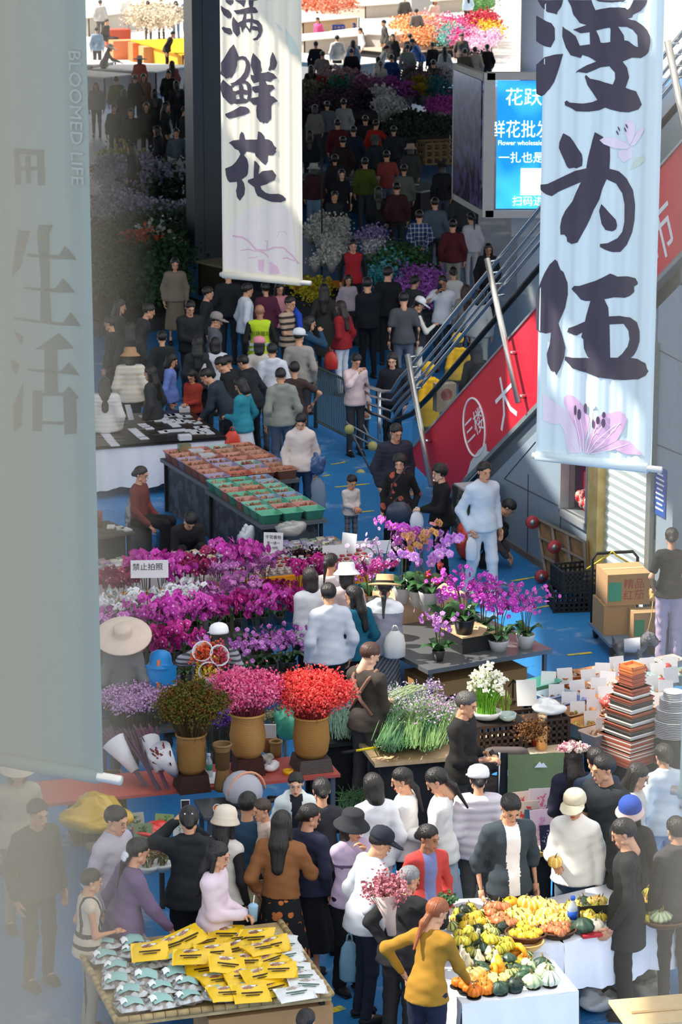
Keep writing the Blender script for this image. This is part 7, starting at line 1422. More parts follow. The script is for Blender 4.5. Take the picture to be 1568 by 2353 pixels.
def jar(hx, hc, x, y, lab, grp):
    if hx not in JR:
        o = JR[hx] = thing('glass_jar', lab, 'jar'); b = MB(); b.lathe([(.035, 0), (.038, .01), (.038, .075), (.03, .09)], 14); b.obj('glass_body', M(hx, .12, kind='spot', h2='e0dcd8', sc=35., spec=.9), o, True); b = MB(); b.lathe([(.033, .088), (.033, .105), (0, .106)], 12); b.obj('lid', M(hc, .3, .2), o, True)
    else: o = dup(JR[hx], (0, 0, 0))
    o.location = tE(x, y, tE.z + .02); o['label'] = lab; o['group'] = grp
for k in range(29):
    for r_ in range(3):
        x = 1.35 + k * .095
        if x > tE.w - .08: break
        hx = JC[0 if x < 1.6 else 4 if x < 1.95 else 1 if x < 2.15 else 2 if x < 2.5 else 3 if x < 2.75 else 6 if x < 3.0 else 5 if x < 3.15 else (0, 2)[k % 2]]
        jar(hx[0], ('a03a38', 'c9c4c4', 'd0a070')[k % 3], x, .08 + r_ * .15, hx[1] + ' in the front rows of the orange skirted stand', hx[1] + 's on the orange skirted stand')
for k in range(30):
    hx = ('cfcdd6', 'c0bccc', 'e0dcd6', 'b0a0c4', 'd89a8a')[k % 5]; crumple('wrapped_sweet', *(lambda q: (q[0], q[1]))((300 + k * 9, 1318 - k * .9)), tE.z + .03, .045, hx, 'small clear wrapped sachet between packets and jars', 'sachet', k, .8)['group'] = 'wrapped sachets on the seed stand'
sign_card(628, 1272, tE.z + .03, .24, .26, (('干花香包', 0, .20, .05), ('买一送一', 0, .13, .04), ('10元', .02, .07, .04)), 'white hand written price sign among the seed packets', -.12, 'dfdfe2'); sign_card(800, 1285, tE.z + .02, .20, .32, (), 'tall blank white sign on the seed stand', -.5, 'e6e6e8'); sign_card(770, 1290, tE.z + .02, .3, .2, (), 'wide blank white board on the seed stand', .2, 'e4e4e6'); sign_card(860, 1272, tE.z + .02, .42, .16, (), 'long blank white board near the rear orchids', .1, 'e0e0e2')
crumple('plastic_bag', 668, 1232, tE.z + .02, .17, 'a9aaa4', 'heap of grey green plastic bags at the rear of the seed stand', seed=21, fl=.5); cloudball('dark_foliage', tE(2.9, .45, tE.z + .02), .14, '2a1218', 'dark purple foliage heap among the jars', 'foliage', 60, 5, 'stuff'); cloudball('dark_foliage', tE(2.75, .62, tE.z + .02), .12, '30161c', 'second dark purple foliage heap behind the jars', 'foliage', 60, 6, 'stuff')
for nm, A, B_, lb, pal, zz, dpt in (('bulb_table', (602, 1209), (752, 1193), 'near slate table of green and clear trays of bulbs', ('5fb893', '5fb893', '62b797', 'c98a6a', '7ac0a8', '8fa8b8', '8aa0c0', 'c98a80'), .76, 2.1), ('bulb_table', (482, 1122), (690, 1100), 'farther slate table of coral pink trays of bulbs', ('a79ab8', 'c8644e', 'c47a60', 'b98068', 'c07a68', 'b97a70', 'c98878', '9ab8b0'), .76, 1.9)):
    t = Tab(A, B_, zz, dpt); top_table(nm, lb, t, M('5d6166', .5), blackm, .05, solid=M('303236', .5, kind='spot', h2='4a4c50', sc=6.))
    cols_ = max(3, int(t.w / .28)); rows_ = int(dpt / .26); near = 'near' in lb
    for r_ in range(rows_):
        for c_ in range(cols_):
            x, y = t.w * (c_ + .5) / cols_, .14 + r_ * .26; hx = pal[(c_ if r_ == 0 else rnd.randrange(len(pal)))]
            tray(hx, t(x, y, t.z + .002), t.rz, ('green edged tray in the near bulb table rows' if near else 'coral toned tray in the farther bulb table rows'), 'near bulb trays' if near else 'farther bulb trays', (None if r_ == 0 and near else rnd.choice(('9a6a50', 'b08a6a', '8a5a4a', 'c0a088'))), t.w / cols_ - .02, .24, .13)
    if near: crumple('plastic_bag', 523, 1222, .0, .10, 'd0d4da', 'white plastic bag hanging at the side of the near bulb table', seed=31, fl=1.6, loc=t(-.12, .25, .36))
    else:
        b = MB(); b.box((0, 0, .1), (.17, .13, .2)); b.obj('glass_jar', M('8a7a5a', .2, kind='petal', h2='5a7a6a', sc=9.), None, False, P(424, 1052, t.z), .3, 'amber square jar at the rear of the coral trays', 'jar')
        for k in range(2): b = MB(); b.box((0, 0, .07), (.2, .16, .14)); b.obj('display_case', M('c6c8cc', .3), None, False, P(452 + k * 24, 1056 + k * 10, t.z), .3, ('clear white display case beside the amber jar', 'clear white display case nearest the red bag')[k], 'case')
tX = Tab((140, 1035), (520, 1006), .76, 1.95); top_table('card_table', 'black topped table spread with white specimen cards', tX, blackm, metalm, .03); drape('white_tablecloth', 'white cloth hanging from the front of the black card table', Tab((140, 1036), (521, 1007), .745, .3), clothm, .62, .01, ends=False)
b = MB(); b.box((tX.w / 2, tX.d / 2, tX.z + .012), (tX.w, tX.d, .01)); b.obj('table_cover', M('26231f', .35, spec=.5), None, False, tX.o, tX.rz, 'glossy black cover on the card table', 'cover')
def X2(x, y): return 220 + x * .2041, 920 + y * .2041
SPEC = 'white specimen cards on the black table'
for q in ((90, 330), (100, 360), (115, 390), (140, 420), (160, 450), (185, 480), (210, 505), (420, 335), (450, 360), (480, 385), (510, 410), (540, 430), (530, 280), (565, 300), (600, 318), (540, 185), (600, 195), (660, 205), (720, 190), (790, 178), (850, 172), (900, 168), (960, 185), (1030, 185), (620, 220), (700, 230), (780, 215), (800, 245), (860, 230), (940, 225), (870, 270), (900, 290), (950, 250), (1010, 240), (1080, 245), (1140, 255), (760, 360), (820, 350), (900, 345), (970, 340), (1040, 345), (1100, 350), (1160, 310), (1200, 325), (1240, 345), (1120, 372), (1190, 370), (1280, 372), (1220, 305)):
    b = MB(); b.box((0, 0, .006), (.13, .15, .010)); o = b.obj('specimen_card', M('c9cad0', .5), None, False, P(*X2(*q), tX.z + .018), tX.rz + rnd.uniform(-.03, .03), 'flat white specimen card in the rows on the black table', 'card', SPEC)
for i in range(26): b = MB(); b.box((0, 0, .004), (.12, .05, .006)); b.obj('dark_card', M(rnd.choice(('3f3a34', '4a463e', '5c5850')), .3), None, False, tX(.35 + rnd.random() * 1.6, .2 + rnd.random() * 1.6, tX.z + .018), tX.rz, 'dark name strip between the white specimen cards', 'card', 'dark strips on the black table')
b = MB(); b.box((0, 0, .03), (.16, .16, .06)); b.box((0, -.0, .064), (.06, .04, .008), 1); b.obj('framed_specimen', [M('c9c9cc', .5), M('3a3028')], None, False, P(424, 945, tX.z + .017), .1, 'thick white framed butterfly specimen near a hand on the black table', 'frame'); b = MB(); b.box((0, 0, .035), (.18, .14, .07)); b.obj('framed_specimen', M('c9cad0', .5), None, False, P(425, 1010, tX.z + .017), .25, 'white specimen box at the front edge of the black table', 'frame')
card(302, 965, tX.z + .018, 'tall white card leaning upright on the black table', None, .1, .24, 'c0c2c8', .5, .7)
for i, (px, py) in enumerate(((350, 925), (366, 922), (362, 912))): gp('pumpkin', 'c98a2a', 'b87a22', px, py, tX, 1.3, .0, 'amber yellow pumpkin at the rear of the black table', 'amber pumpkins at the rear of the black table')
tW = Tab((232, 1235), (310, 1222), .62, .7); top_table('small_desk', 'small dark desk with flasks near the glass edge', tW, M('4a463f', .7), blackm, .03, solid=M('34322e', .8))
for i, (px, py, hx) in enumerate(((245, 1190, 'b98a74'), (268, 1188, '8a5650'))): b = MB(); b.lathe([(.035, 0), (.035, .17), (.03, .19), (.03, .22), (0, .22)], 14); b.obj('drink_flask', M(hx, .4), None, True, tW(.12 + .12 * i, .45, tW.z), 0, ('tan flask on the small desk', 'dusky red flask on the small desk')[i], 'flask')
for i, (px, py) in enumerate(((255, 1212), (275, 1215), (290, 1218))): b = MB(); b.box((0, 0, .01), (.1, .15, .02)); b.obj('paper_stack', M(('c0c0bc', 'a9a8a4', 'b4b4b0')[i], .7), None, False, P(px, py, tW.z), .3 * i, ('paper stack at the glass side of the small desk', 'paper stack in the middle of the small desk', 'paper stack at the aisle side of the small desk')[i], 'paper')
crumple('plastic_bag', 318, 1232, 0, .17, '7a7a7c', 'grey plastic carrier bag beside the seated woman', seed=41, fl=1.2); crumple('plastic_bag', 365, 1240, 0, .16, 'c8432e', 'red plastic bag on the floor behind the orchids', seed=42, fl=.7); crumple('plastic_bag', 385, 1258, 0, .2, '1f7fc0', 'bright blue plastic bag on the floor behind the orchids', seed=43, fl=.6); crumple('plastic_bag', 1072, 1285, .0, .13, 'd8452e', 'orange red plastic bag beside the strolling man', seed=44, fl=1.5); crumple('plastic_bag', 1082, 1225, .0, .16, 'a8a490', 'heap of clear and olive bags by the grey wall', seed=45, fl=.9)
b = MB(); b.box((0, 0, .4), (.5, .4, .8)); b.obj('goods_stack', M('33312e', .7, kind='spot', h2='6a675c', sc=7.), None, False, P(1090, 1250, 0), PSI, 'dark stack of bags and goods under the escalator foot', 'goods'); b = MB(); b.box((0, 0, .81), (.46, .36, .02)); b.obj('newspaper', M('b9bcc0', .7), None, False, P(1090, 1250, 0), PSI, 'folded newspaper on top of the dark goods stack', 'paper')
b = MB(); b.lathe([(.16, 0), (.16, .42), (0, .42)], 18); b.obj('plastic_stool', M('33343a', .6), None, True, (lambda v: Vector((v.x, v.y, 0)))(bpy.data.objects[[o.name for o in bpy.data.objects if o.get('label', '').startswith('seated woman in dark red')][0]].location), 0, 'dark stool under the seated woman in dark red', 'stool')
fa, fb = Vector((-.40, 43.2, 0)), ES(-6.0, 0, .02); o = thing('metal_fence', 'grey green metal fence with upright bars by the escalator foot', 'fence'); d = fb - fa; fm = M('5d6a68', .4, .5)
for z_ in (.12, 1.0): b = MB(); b.tube([fa + ZZ * z_, fb + ZZ * z_], .022, 8); b.obj('rail', fm, o, True)
b = MB(); b.tube([fa, fa + ZZ * 1.08], .035, 8); b.obj('post', fm, o, True); b = MB(); b.tube([fb, fb + ZZ * 1.1], .035, 8); b.obj('post', fm, o, True)
for i in range(1, 26): q = fa.lerp(fb, i / 26); b = MB(); b.tube([q + ZZ * .12, q + ZZ * 1.0], .011, 6); b.obj('bar', fm, o)
o = thing('folded_trolley', 'folded trolley with yellow wheels leaning by the guard rails', 'trolley'); A = P(850, 1085, 0)
for (x0, z0, x1, z1) in ((0, .05, -.35, .75), (-.35, .75, .3, .35), (.25, .02, -.1, .7), (-.3, .6, .28, .25)): b = MB(); b.tube([A + Vector((x0, 0, z0)), A + Vector((x1, .1, z1))], .016, 6); b.obj('frame_tube', metalm, o, True)
for (px, py) in ((803, 986), (857, 1025), (829, 1089)): c_ = hit(px, py, A, Vector((0, -1, 0))); b = MB(); b.tube([c_ + Vector((0, -.03, 0)), c_ + Vector((.0, .03, 0))], .07, 14); b.obj('wheel', M('b3ab6a', .6), o, True)
dy = thing('wooden_dolly', 'wooden flatbed dolly with red wheels propped against the grey wall', 'dolly'); A, B_ = P(1262, 1326, .06), P(1356, 1378, .06); D_, C_ = ES(*eh(1240, 1192, -.05), -.05), ES(*eh(1350, 1246, -.05), -.05)
bmx = lambda u, v: (A.lerp(B_, u)).lerp(D_.lerp(C_, u), v)
b = MB(); nrm_ = (B_ - A).cross(D_ - A).normalized() * .012; b.add([A - nrm_, B_ - nrm_, C_ - nrm_, D_ - nrm_, A + nrm_, B_ + nrm_, C_ + nrm_, D_ + nrm_], [(0, 1, 2, 3), (7, 6, 5, 4), (0, 4, 5, 1), (1, 5, 6, 2), (2, 6, 7, 3), (3, 7, 4, 0)]); b.obj('plank_deck', M('a8845c', .8, kind='petal', h2='8f6c48', sc=5.), dy)
b = MB()
for u0, v0, u1, v1 in ((0, 0, 1, 0), (0, 1, 1, 1), (0, 0, 0, 1), (1, 0, 1, 1), (.33, 0, .33, 1), (.66, 0, .66, 1), (0, .35, 1, .35), (0, .68, 1, .68)): b.tube([bmx(u0, v0) - UU * .03, bmx(u1, v1) - UU * .03], .024, 4)
b.obj('steel_frame', M('8a8276', .5, .4), dy)
for u, v in ((.04, .97), (.48, .72), (.06, .05)):
    c_ = bmx(u, v) - UU * .13; w_ = b = MB(); b.tube([c_ - EE * .025 - ZZ * 0, c_ + EE * .025], .085, 18); wh = b.obj('wheel', M('b4444c', .5), dy, True); b = MB(); b.tube([c_ - EE * .03, c_ + EE * .03], .04, 12); b.obj('hub', M('a9a9a6', .3, .7), wh, True); b = MB(); b.tube([c_, bmx(u, v)], .02, 6); b.obj('caster_fork', metalm, dy)
pole_ = bmx(.48, .72) - UU * .10; b = MB(); b.tube([pole_, pole_ - ZZ * .66], .02, 6); b.obj('handle_bar', M('4a3a34', .6), dy)
bkc = M('26282b', .55); crate('stacking_crate', .56, .42, .25, bkc, 'lower black lattice crate on the blue floor by the dolly', P(1318, 1396, 0), .1, 4, 9); crate('stacking_crate', .56, .42, .25, bkc, 'upper black lattice crate resting askew on the lower one', P(1318, 1396, 0) + Vector((.06, .02, .265)), .28, 4, 9)
hc = thing('hand_cart', 'blue grey platform cart with black handle loaded with cartons', 'cart', P(1434, 1484, 0), PSI - .15); b = MB(); b.box((0, 0, .16), (.62, .95, .04)); b.obj('platform', M('6a7f94', .5), hc); b = MB(); b.tube([(-.28, .42, .18), (-.28, .46, .95), (-.22, .47, 1.02), (.22, .47, 1.02), (.28, .46, .95), (.28, .42, .18)], .02, 8); b.obj('handle', blackm, hc, True)
for x in (-.24, .24):
    for y in (-.38, .38): b = MB(); b.tube([(x - .02, y, .07), (x + .02, y, .07)], .07, 14); b.obj('wheel', blackm, hc, True)
kr = M('b08c62', .85, var=.06)
def carton(dx, dy_, dz, w, d, h, lab, txt=None, patch=None):
    X = Matrix.Translation(hc.location) @ Matrix.Rotation(hc.rotation_euler[2], 4, 'Z') @ Matrix.Translation((dx, dy_, dz)); o = thing('carton_box', lab, 'box'); o.matrix_world = X; MB().box((0, 0, h / 2), (w, d, h)).obj('carton', kr, o); MB().box((0, 0, h + .002), (w * .98, .05, .004)).obj('tape', M('c9ad84', .4), o)
    if patch: MB().box((-w * .32, -d / 2 - .002, h * .45), (w * .3, .004, h * .6)).obj('green_print', M(patch, .7), o)
    if txt:
        for k, tx in enumerate(txt): text('red_lettering', tx, .13, M('a8504a', .8), o, Matrix.Translation((w * .12, -d / 2 - .002, h * (.66 - .36 * k))) @ Matrix.Rotation(math.pi / 2, 4, 'X'))
carton(-.1, .12, .181, .38, .5, .36, 'plain carton standing upright at the wall side of the cart'); carton(.2, -.26, .181, .40, .24, .33, 'carton with green printed side low on the cart', None, '2f8a62'); carton(.0, .10, .545, .52, .5, .38, 'top carton with large red characters on the cart', ('精品', '红茄'), '4a9a7a')
b = MB(); b.tube([hc.location + Vector((-.12, .44, .94)) + Vector((x, 0, z_)) for x, z_ in ((-.3, -.12), (-.05, .05), (0, .1), (.05, .05), (.3, -.1))], .012, 6); b.obj('strap', M('c9b93a', .6), hc, True); bpy.data.objects['strap'].parent = None; bpy.data.objects['strap']['label'] = 'yellow tie strap over the cart handle'; bpy.data.objects['strap']['category'] = 'strap'
# dog: grey schnauzer in a white jacket
D0 = P(1450, 1532, 0); dpr = []
def dv_(x, y, z_): return A3(x, y, z_)     # along +X is the head
hd = dv_(.27, -.02, .40)
dpr = [(dv_(-.17, 0, .29), dv_(.12, 0, .30), .085, .10, None, 1), (dv_(.12, 0, .31), dv_(.20, 0, .38), .075, .06, None, 1), (dv_(.22, -.01, .42), dv_(.26, -.02, .42), .082, .078, None, 1), (dv_(.28, -.04, .40), dv_(.325, -.05, .375), .052, .048, None, 1), (dv_(.31, -.05, .35), dv_(.31, -.05, .31), .045, .03, None, 1),
       (dv_(-.23, 0, .34), dv_(-.27, 0, .44), .022, .016, None, 1), (dv_(.22, .07, .49), dv_(.24, .10, .43), .026, .022, None, 1), (dv_(.22, -.09, .49), dv_(.24, -.125, .43), .026, .022, None, 1)]
for sy in (-.06, .06):
    dpr += [(dv_(.11, sy, .26), dv_(.12, sy, .13), .045, .032, None, 1), (dv_(.12, sy, .13), dv_(.125, sy, .025), .036, .034, None, 1), (dv_(.125, sy, .025), dv_(.155, sy, .022), .03, .024, None, 1),
            (dv_(-.17, sy, .27), dv_(-.13, sy, .17), .062, .042, None, 1), (dv_(-.13, sy, .17), dv_(-.20, sy, .11), .038, .032, None, 1), (dv_(-.20, sy, .11), dv_(-.185, sy, .025), .032, .036, None, 1), (dv_(-.185, sy, .025), dv_(-.15, sy, .022), .03, .024, None, 1)]
V_, F_ = sdf(dpr, .011, .018, lambda D, X, Y, Z_: D + .006 * np.sin(X * 120 + Z_ * 60) * np.sin(Y * 130 + Z_ * 90)); V_[:, 2] = np.maximum(V_[:, 2], 0)
me = bpy.data.meshes.new('dog'); me.from_pydata(V_.tolist(), [], F_.tolist()); me.materials.append(M('77777a', .9, kind='petal', h2='3a3a3e', sc=7.)); me.polygons.foreach_set('use_smooth', [True] * len(F_)); dog = link('dog', me, None, D0, -.08, 'small grey schnauzer dog in a white jacket standing on the blue floor', 'dog'); dog.scale = (.86,) * 3
V_, F_ = sdf([(dv_(-.08, 0, .295), dv_(.11, 0, .305), .098, .112, None, 1)], .014, .01, lambda D, X, Y, Z_: np.maximum(np.maximum(D, X - .12), -.10 - X) + .003 * np.sin(X * 150)); b = MB(); b.v = [tuple(v) for v in V_]; b.f = [tuple(f) for f in F_.tolist()]; b.m = [0] * len(b.f); b.n = len(b.v); b.obj('dog_jacket', M('c9cbd0', .8), dog, True)
b = MB(); b.ball((.378, -.065, .385), (.012, .014, .01), 8); b.obj('nose', M('151515', .3), dog, True)
for sy in (-.045, .015): b = MB(); b.ball((.318, sy - .02, .445), .010, 6); b.obj('eye', M('0e0e0e', .2), dog, True)
h_ = held('dogw', 1); b = MB(); b.tube([h_, h_.lerp(D0 + Vector((.2, 0, .42)), .5) - ZZ * .05, D0 + Vector((.17, -.02, .36))], .006, 5); b.obj('dog_leash', M('b08a5a', .6), None, True, None, 0, 'thin tan leash from the dog to the woman in lilac trousers', 'leash'); crumple('wrist_ribbon', 0, 0, 0, .05, 'c9a45a', 'yellow leash handle at the hand of the dog walker', 'handle', 4, 1.4, loc=h_ - ZZ * .1)
# ================================================================ things people hold or carry
def carrier(loc, w, h, hx, lab, d=None, rz=0., al=1., cat='bag', name='carrier_bag'):
    o = thing(name, lab, cat, loc, rz); d = d or w * .5; b = MB(); q = random.Random(int(w * 999 + h * 77)); pr = [(.55, -h), (.95, -h * .93), (1, -h * .55), (.8, -h * .25), (.35, -h * .08)]; vs = []
    for f, z in pr:
        for k in range(14): a = k * math.pi / 7; j = 1 + q.uniform(-.1, .1); vs.append((w / 2 * f * math.cos(a) * j, d / 2 * f * math.sin(a) * j, z))
    b.add(vs, [(i * 14 + k, i * 14 + (k + 1) % 14, (i + 1) * 14 + (k + 1) % 14, (i + 1) * 14 + k) for i in range(4) for k in range(14)] + [tuple(reversed(range(14)))]); b.obj('bag_body', M(hx, .35, spec=.5, alpha=al), o, True)
    for s_ in (-1, 1): b = MB(); b.tube([(s_ * w * .14, 0, -h * .1), (s_ * w * .10, 0, .01), (s_ * w * .02, 0, .03)], .008, 5); b.obj('handle', M(hx, .4), o, True)
    return o
def phone(key, side, lab, hx='1b1c20', off=(0, -.02, -.02), rx=.6):
    o = thing('smartphone', lab, 'phone', held(key, side, off), PEOPLE[key]['o'].rotation_euler[2]); MB().box((0, 0, 0), (.075, .012, .155)).obj('phone_body', M(hx, .25, spec=.6), o); MB().box((0, .0075, 0), (.066, .003, .14)).obj('screen', M('20242c', .1, spec=.8), o); o.rotation_euler = (-rx, 0, PEOPLE[key]['o'].rotation_euler[2])
phone('star', 1, 'white phone raised by the woman with star hair clips', 'c9cacc', (-.03, -.03, .04), -.2); phone('suede', -1, 'dark phone held by the woman in brown suede', '2a2224'); phone('phone2', 1, 'black phone held by the man by the daffodils'); phone('call', -1, 'dark phone at the ear of the man in a white tee', '1b1c20', (0, 0, .03), 0.)
o = thing('drink_cup', 'light blue lidded cup with straw held by the lilac hoodie', 'cup', held('cup', -1, (0, -.02, -.05))); b = MB(); b.lathe([(.03, 0), (.04, .12), (.042, .13), (.03, .145), (0, .148)], 18); b.obj('cup_body', M('8fb4cf', .4), o, True); b = MB(); b.tube([(0, 0, .14), (.01, 0, .22)], .005, 6); b.obj('straw', wht, o)
o = link('straw_hat', HATS['sun'], None, held('suede', 1, (.02, -.03, -.1)), 0, 'cream wide brimmed hat held against the floral skirt', 'hat'); recolor(o, M('d6caa4', .8)); o.rotation_euler = (1.35, .3, PEOPLE['suede']['o'].rotation_euler[2] + .5)
o = thing('succulent_pot', 'small bushy green plant on the outstretched palm of the grey haired woman', 'plant', held('grey', -1, (0, -.03, .03))); b = MB(); b.lathe([(.04, 0), (.06, .04), (.05, .04), (0, .03)], 14); b.obj('pot', M('2a2c2a'), o, True); b = MB(); florets(b, [(0, 0, .06)], .04, random.Random(3), 90, .016); b.obj('leaves', M('4a7a4a', .6, var=.3), o)
o = gourd('pumpkin', 'e8b23c', 'f0e0a8'); o.location = held('pump', -1, (.0, -.05, .02)); o.scale = (1.15,) * 3; o['label'] = 'yellow striped pumpkin held up by the woman in a white blouse'
def sleeve_bunch(loc, d, hx, h2, lab, wrap='d9c4c0', n=26, L=.42):
    o = thing('flower_bouquet', lab, 'flowers', loc); X = Vector(d).normalized().to_track_quat('Z', 'X').to_matrix().to_4x4(); b = MB(); b.lathe([(.035, -.1), (.05, .05), (.11, .26), (.10, .26), (.03, .0)], 16, X=X); b.obj('paper_wrap', M(wrap, .5, alpha=.9), o, True); b = MB(); t = twigs(b, n, .03, .11 if L < .3 else .15, 0, L, .003, random.Random(n)); f = MB(); florets(f, t, .026 if L < .3 else .035, random.Random(2), 14, .017); florets(f, [Vector(q) * .75 for q in t], .03, random.Random(5), 6, .013); f.v = [tuple(X @ Vector(v)) for v in f.v]; b.v = [tuple(X @ Vector(v)) for v in b.v]; b.obj('stems', M('6a4a44'), o); f.obj('blossoms', M(hx, .7, kind='petal', h2=h2, sc=16.), o)
G = PEOPLE['grey']['M'] @ Vector((0, .20, 1.16)); sleeve_bunch(G, (-.15, 0, 1), 'b0646c', 'd08a90', 'dusty pink dried bunch sticking out behind the woman in black', 'c8b4ac')
G = PEOPLE['bouq']['M'] @ Vector((.16, .20, 1.33))
for d_, hx, h2, lb in (((-.2, -.8, .6), 'd0502e', 'e0703e', 'orange carnations wrapped in white over the shoulder of the striped top'), ((.45, -.75, .4), 'b03448', 'd0586a', 'crimson carnations wrapped in white over the shoulder of the striped top'), ((.05, -.8, -.15), 'c9a42a', 'e0c04a', 'small yellow bunch in white paper below the carnations')): sleeve_bunch(G, d_, hx, h2, lb, 'dfdfe6', 22, .28)
o = carrier(PD(534, 985, PEOPLE['turq']['o'].location.y - .25), .26, .42, 'd8402c', 'orange red plastic bag hanging from the black table shopper'); carrier(held('crim', 1), .24, .34, 'c43426', 'red plastic bag hanging from the hand of the woman in crimson'); carrier(held('straw', -1, (.02, 0, -.02)), .24, .42, 'd02f2e', 'shiny red plastic bag hanging from the woman in a straw hat'); carrier(held('white', -1), .15, .34, 'd9dade', 'slim white plastic bag in the hand of the strolling man')
carrier(held('curly', 1), .18, .28, 'd5d7dc', 'white plastic bag held by the woman in black cardigan'); o = carrier(PEOPLE['roses']['M'] @ Vector((.02, -.24, 1.0)), .34, .30, '3a4152', 'dark blue grey shoulder bag on the woman in rose sweater', .14, rz=-.1, name='shoulder_bag')
b = MB(); b.tube([PEOPLE['roses']['M'] @ Vector(v) for v in ((-.12, -.22, .98), (-.06, -.19, 1.2), (.1, -.1, 1.40), (.13, .08, 1.36))], .011, 5); b.obj('bag_strap', M('3a3138'), o, True).matrix_parent_inverse = o.matrix_basis.inverted()
o = carrier(PEOPLE['straw']['M'] @ Vector((-.13, .20, 1.14)), .24, .34, 'd6d4cf', 'cream white shoulder bag on the back of the woman in a straw hat', .12, name='shoulder_bag', rz=.2)
carrier(held('capman', 1, (-.05, .1, -.1)), .17, .40, '8ab8d0', 'light blue plastic bag hanging behind the man in a dark cap', al=.85); carrier(held('cream', 1), .26, .55, 'a9b8c0', 'clear plastic bag of leafy flowers carried by the cream hoodie', al=.6)
o = crumple('folded_jacket', 0, 0, 0, .11, '3f5f8f', 'blue denim jacket folded over the arm of the cream hoodie', 'jacket', 5, 1.1, loc=held('cream', 1, (.0, 0, -.02)))
o = thing('backpack', 'black backpack on the person by the escalator', 'backpack', PEOPLE['pack']['M'] @ Vector((0, .22, 1.14))); b = MB(); b.ball((0, 0, 0), (.17, .12, .24), 14, rings=10); b.obj('pack_body', M('1d2026', .7), o, True); b = MB(); b.ball((0, .07, -.08), (.13, .08, .1), 10); b.obj('front_pocket', M('23262d', .7), o, True)
b = MB(); b.tube([PEOPLE['scarf']['M'] @ Vector(v) for v in ((.16, .12, 1.30), (.13, .02, 1.46), (.08, -.15, 1.36), (.07, -.19, 1.10), (.09, -.18, .95))], [.05, .06, .06, .055, .05], 8); b.obj('scarf', M('1f44a8', .8), None, True, None, 0, 'bright blue scarf over the shoulder of the striped polo', 'scarf')
g = PEOPLE['guard']; rf = M('c9cdd2', .3, .3); X = Matrix.Scale(g['s'], 4) @ Matrix.Translation((0, .148, 1.22)) @ Matrix.Rotation(math.pi, 4, 'Z') @ Matrix.Rotation(math.pi / 2, 4, 'X'); text('vest_lettering', '市场管理', .085, M('23251c', .8), g['o'], X)
for z_ in (.98, 1.06): b = MB(); b.box((0, .0, z_ - .02), (.36, .29, .035)); b.obj('reflective_band', rf, g['o'])
b = MB(); florets(b, [(.10 * math.cos(a), .015 + .11 * math.sin(a), .115) for a in [k * .42 for k in range(15)]], .022, random.Random(8), 14, .022); o = b.obj('flower_crown', M('d58a9a', .7, kind='petal', h2='e6dfd0', sc=12.), PEOPLE['crown']['o']); o.matrix_local = PEOPLE['crown']['head']
b = MB()
for sx in (-.03, .03): florets(b, [(sx, .10, .085)], .004, random.Random(3), 6, .007)
o = b.obj('star_hair_clip', M('dfe2ea', .3, .5), PEOPLE['star']['o']); o.matrix_local = PEOPLE['star']['head']
b = MB(); b.ball((0, .11, -.03), (.05, .025, .03), 8); b.ball((.0, .12, -.06), (.045, .02, .035), 8); o = b.obj('hair_bow', M('d9dbe2', .7), PEOPLE['bow']['o'], True); o.matrix_local = PEOPLE['bow']['head']
o = link('rain_hood', HATS['cloche'], PEOPLE['bluehat']['o']); o.matrix_local = PEOPLE['bluehat']['head'] @ Matrix.Scale(1.32, 4); recolor(o, M('1f7fc4', .4), 1); recolor(o, M('1f7fc4', .4)); b = MB(); b.v = [(x * .26, .14 + .05 * math.cos(x * 3) - .0 * z, z) for z in (-.32, -.15, .05) for x in (-.8, -.3, .3, .8)]; b.f = [(j * 4 + i, j * 4 + i + 1, j * 4 + i + 5, j * 4 + i + 4) for j in (0, 1) for i in (0, 1, 2)]; b.m = [0] * 6; o = b.obj('rain_cape', M('1f7fc4', .4), PEOPLE['bluehat']['o'], True); o.matrix_local = PEOPLE['bluehat']['head']
for z_ in (.07, -.2): b = MB(); b.box((0, .165, z_), (.035, .02, .09)); o = b.obj('orange_stripe', M('e0703a', .5), PEOPLE['bluehat']['o']); o.matrix_local = PEOPLE['bluehat']['head']
b = MB(); b.box((0, 0, .2), (.30, .16, .40)); o = b.obj('kraft_bag', M('b59c84', .8), None, False, ES(-3.2, 1.18, .35), PSI, 'tan paper bag with red round mark on the lower escalator steps', 'bag'); b = MB(); b.lathe([(.085, 0), (.085, .004), (.055, .004), (.055, 0)], 18, X=Matrix.Translation((0, -.083, .25)) @ Matrix.Rotation(math.pi / 2, 4, 'X')); b.obj('red_mark', M('a8483e'), o)
bottle(1068, 2040, 0, 'clear water bottle with pink label hanging by the lilac puffer jacket', 'c98aa0', 'd9d9d9', 1.2, loc=held('puf', 1, (0, 0, -.28)))
# ================================================================ far stalls
BP = {}
def bunch(hx, h2, px, py, z, lab, grp, s=1., wrap='8a8a86', kind=0):
    k = (hx, kind)
    if k not in BP:
        o = BP[k] = thing('potted_plant' if 'plant' in lab else 'dried_bouquet' if 'dried' in lab else 'wrapped_bundle' if 'wrapped' in lab else 'flower_bunch', lab, 'flowers'); q = random.Random(len(BP)); b = MB()
        if kind == 0: b.lathe([(.06, 0), (.16, .30), (.15, .30), (.05, .02)], 12); b.obj('wrap', M(wrap, .6), o, True)
        b2 = MB(); florets(b2, [(0, 0, .32 if kind == 0 else .14)], .095 if kind == 0 else .13, q, 190, .032, 0, .62); b2.obj('blossoms', M(hx, .8, kind='petal', h2=h2, sc=9., spec=.1), o)
    else: o = dup(BP[k], (0, 0, 0))
    o.location = P(px, py, z); o.rotation_euler = (0, 0, rnd.random() * 6); s *= rnd.uniform(.8, 1.25); o.scale = (s,) * 3; o['label'] = lab; o['group'] = grp
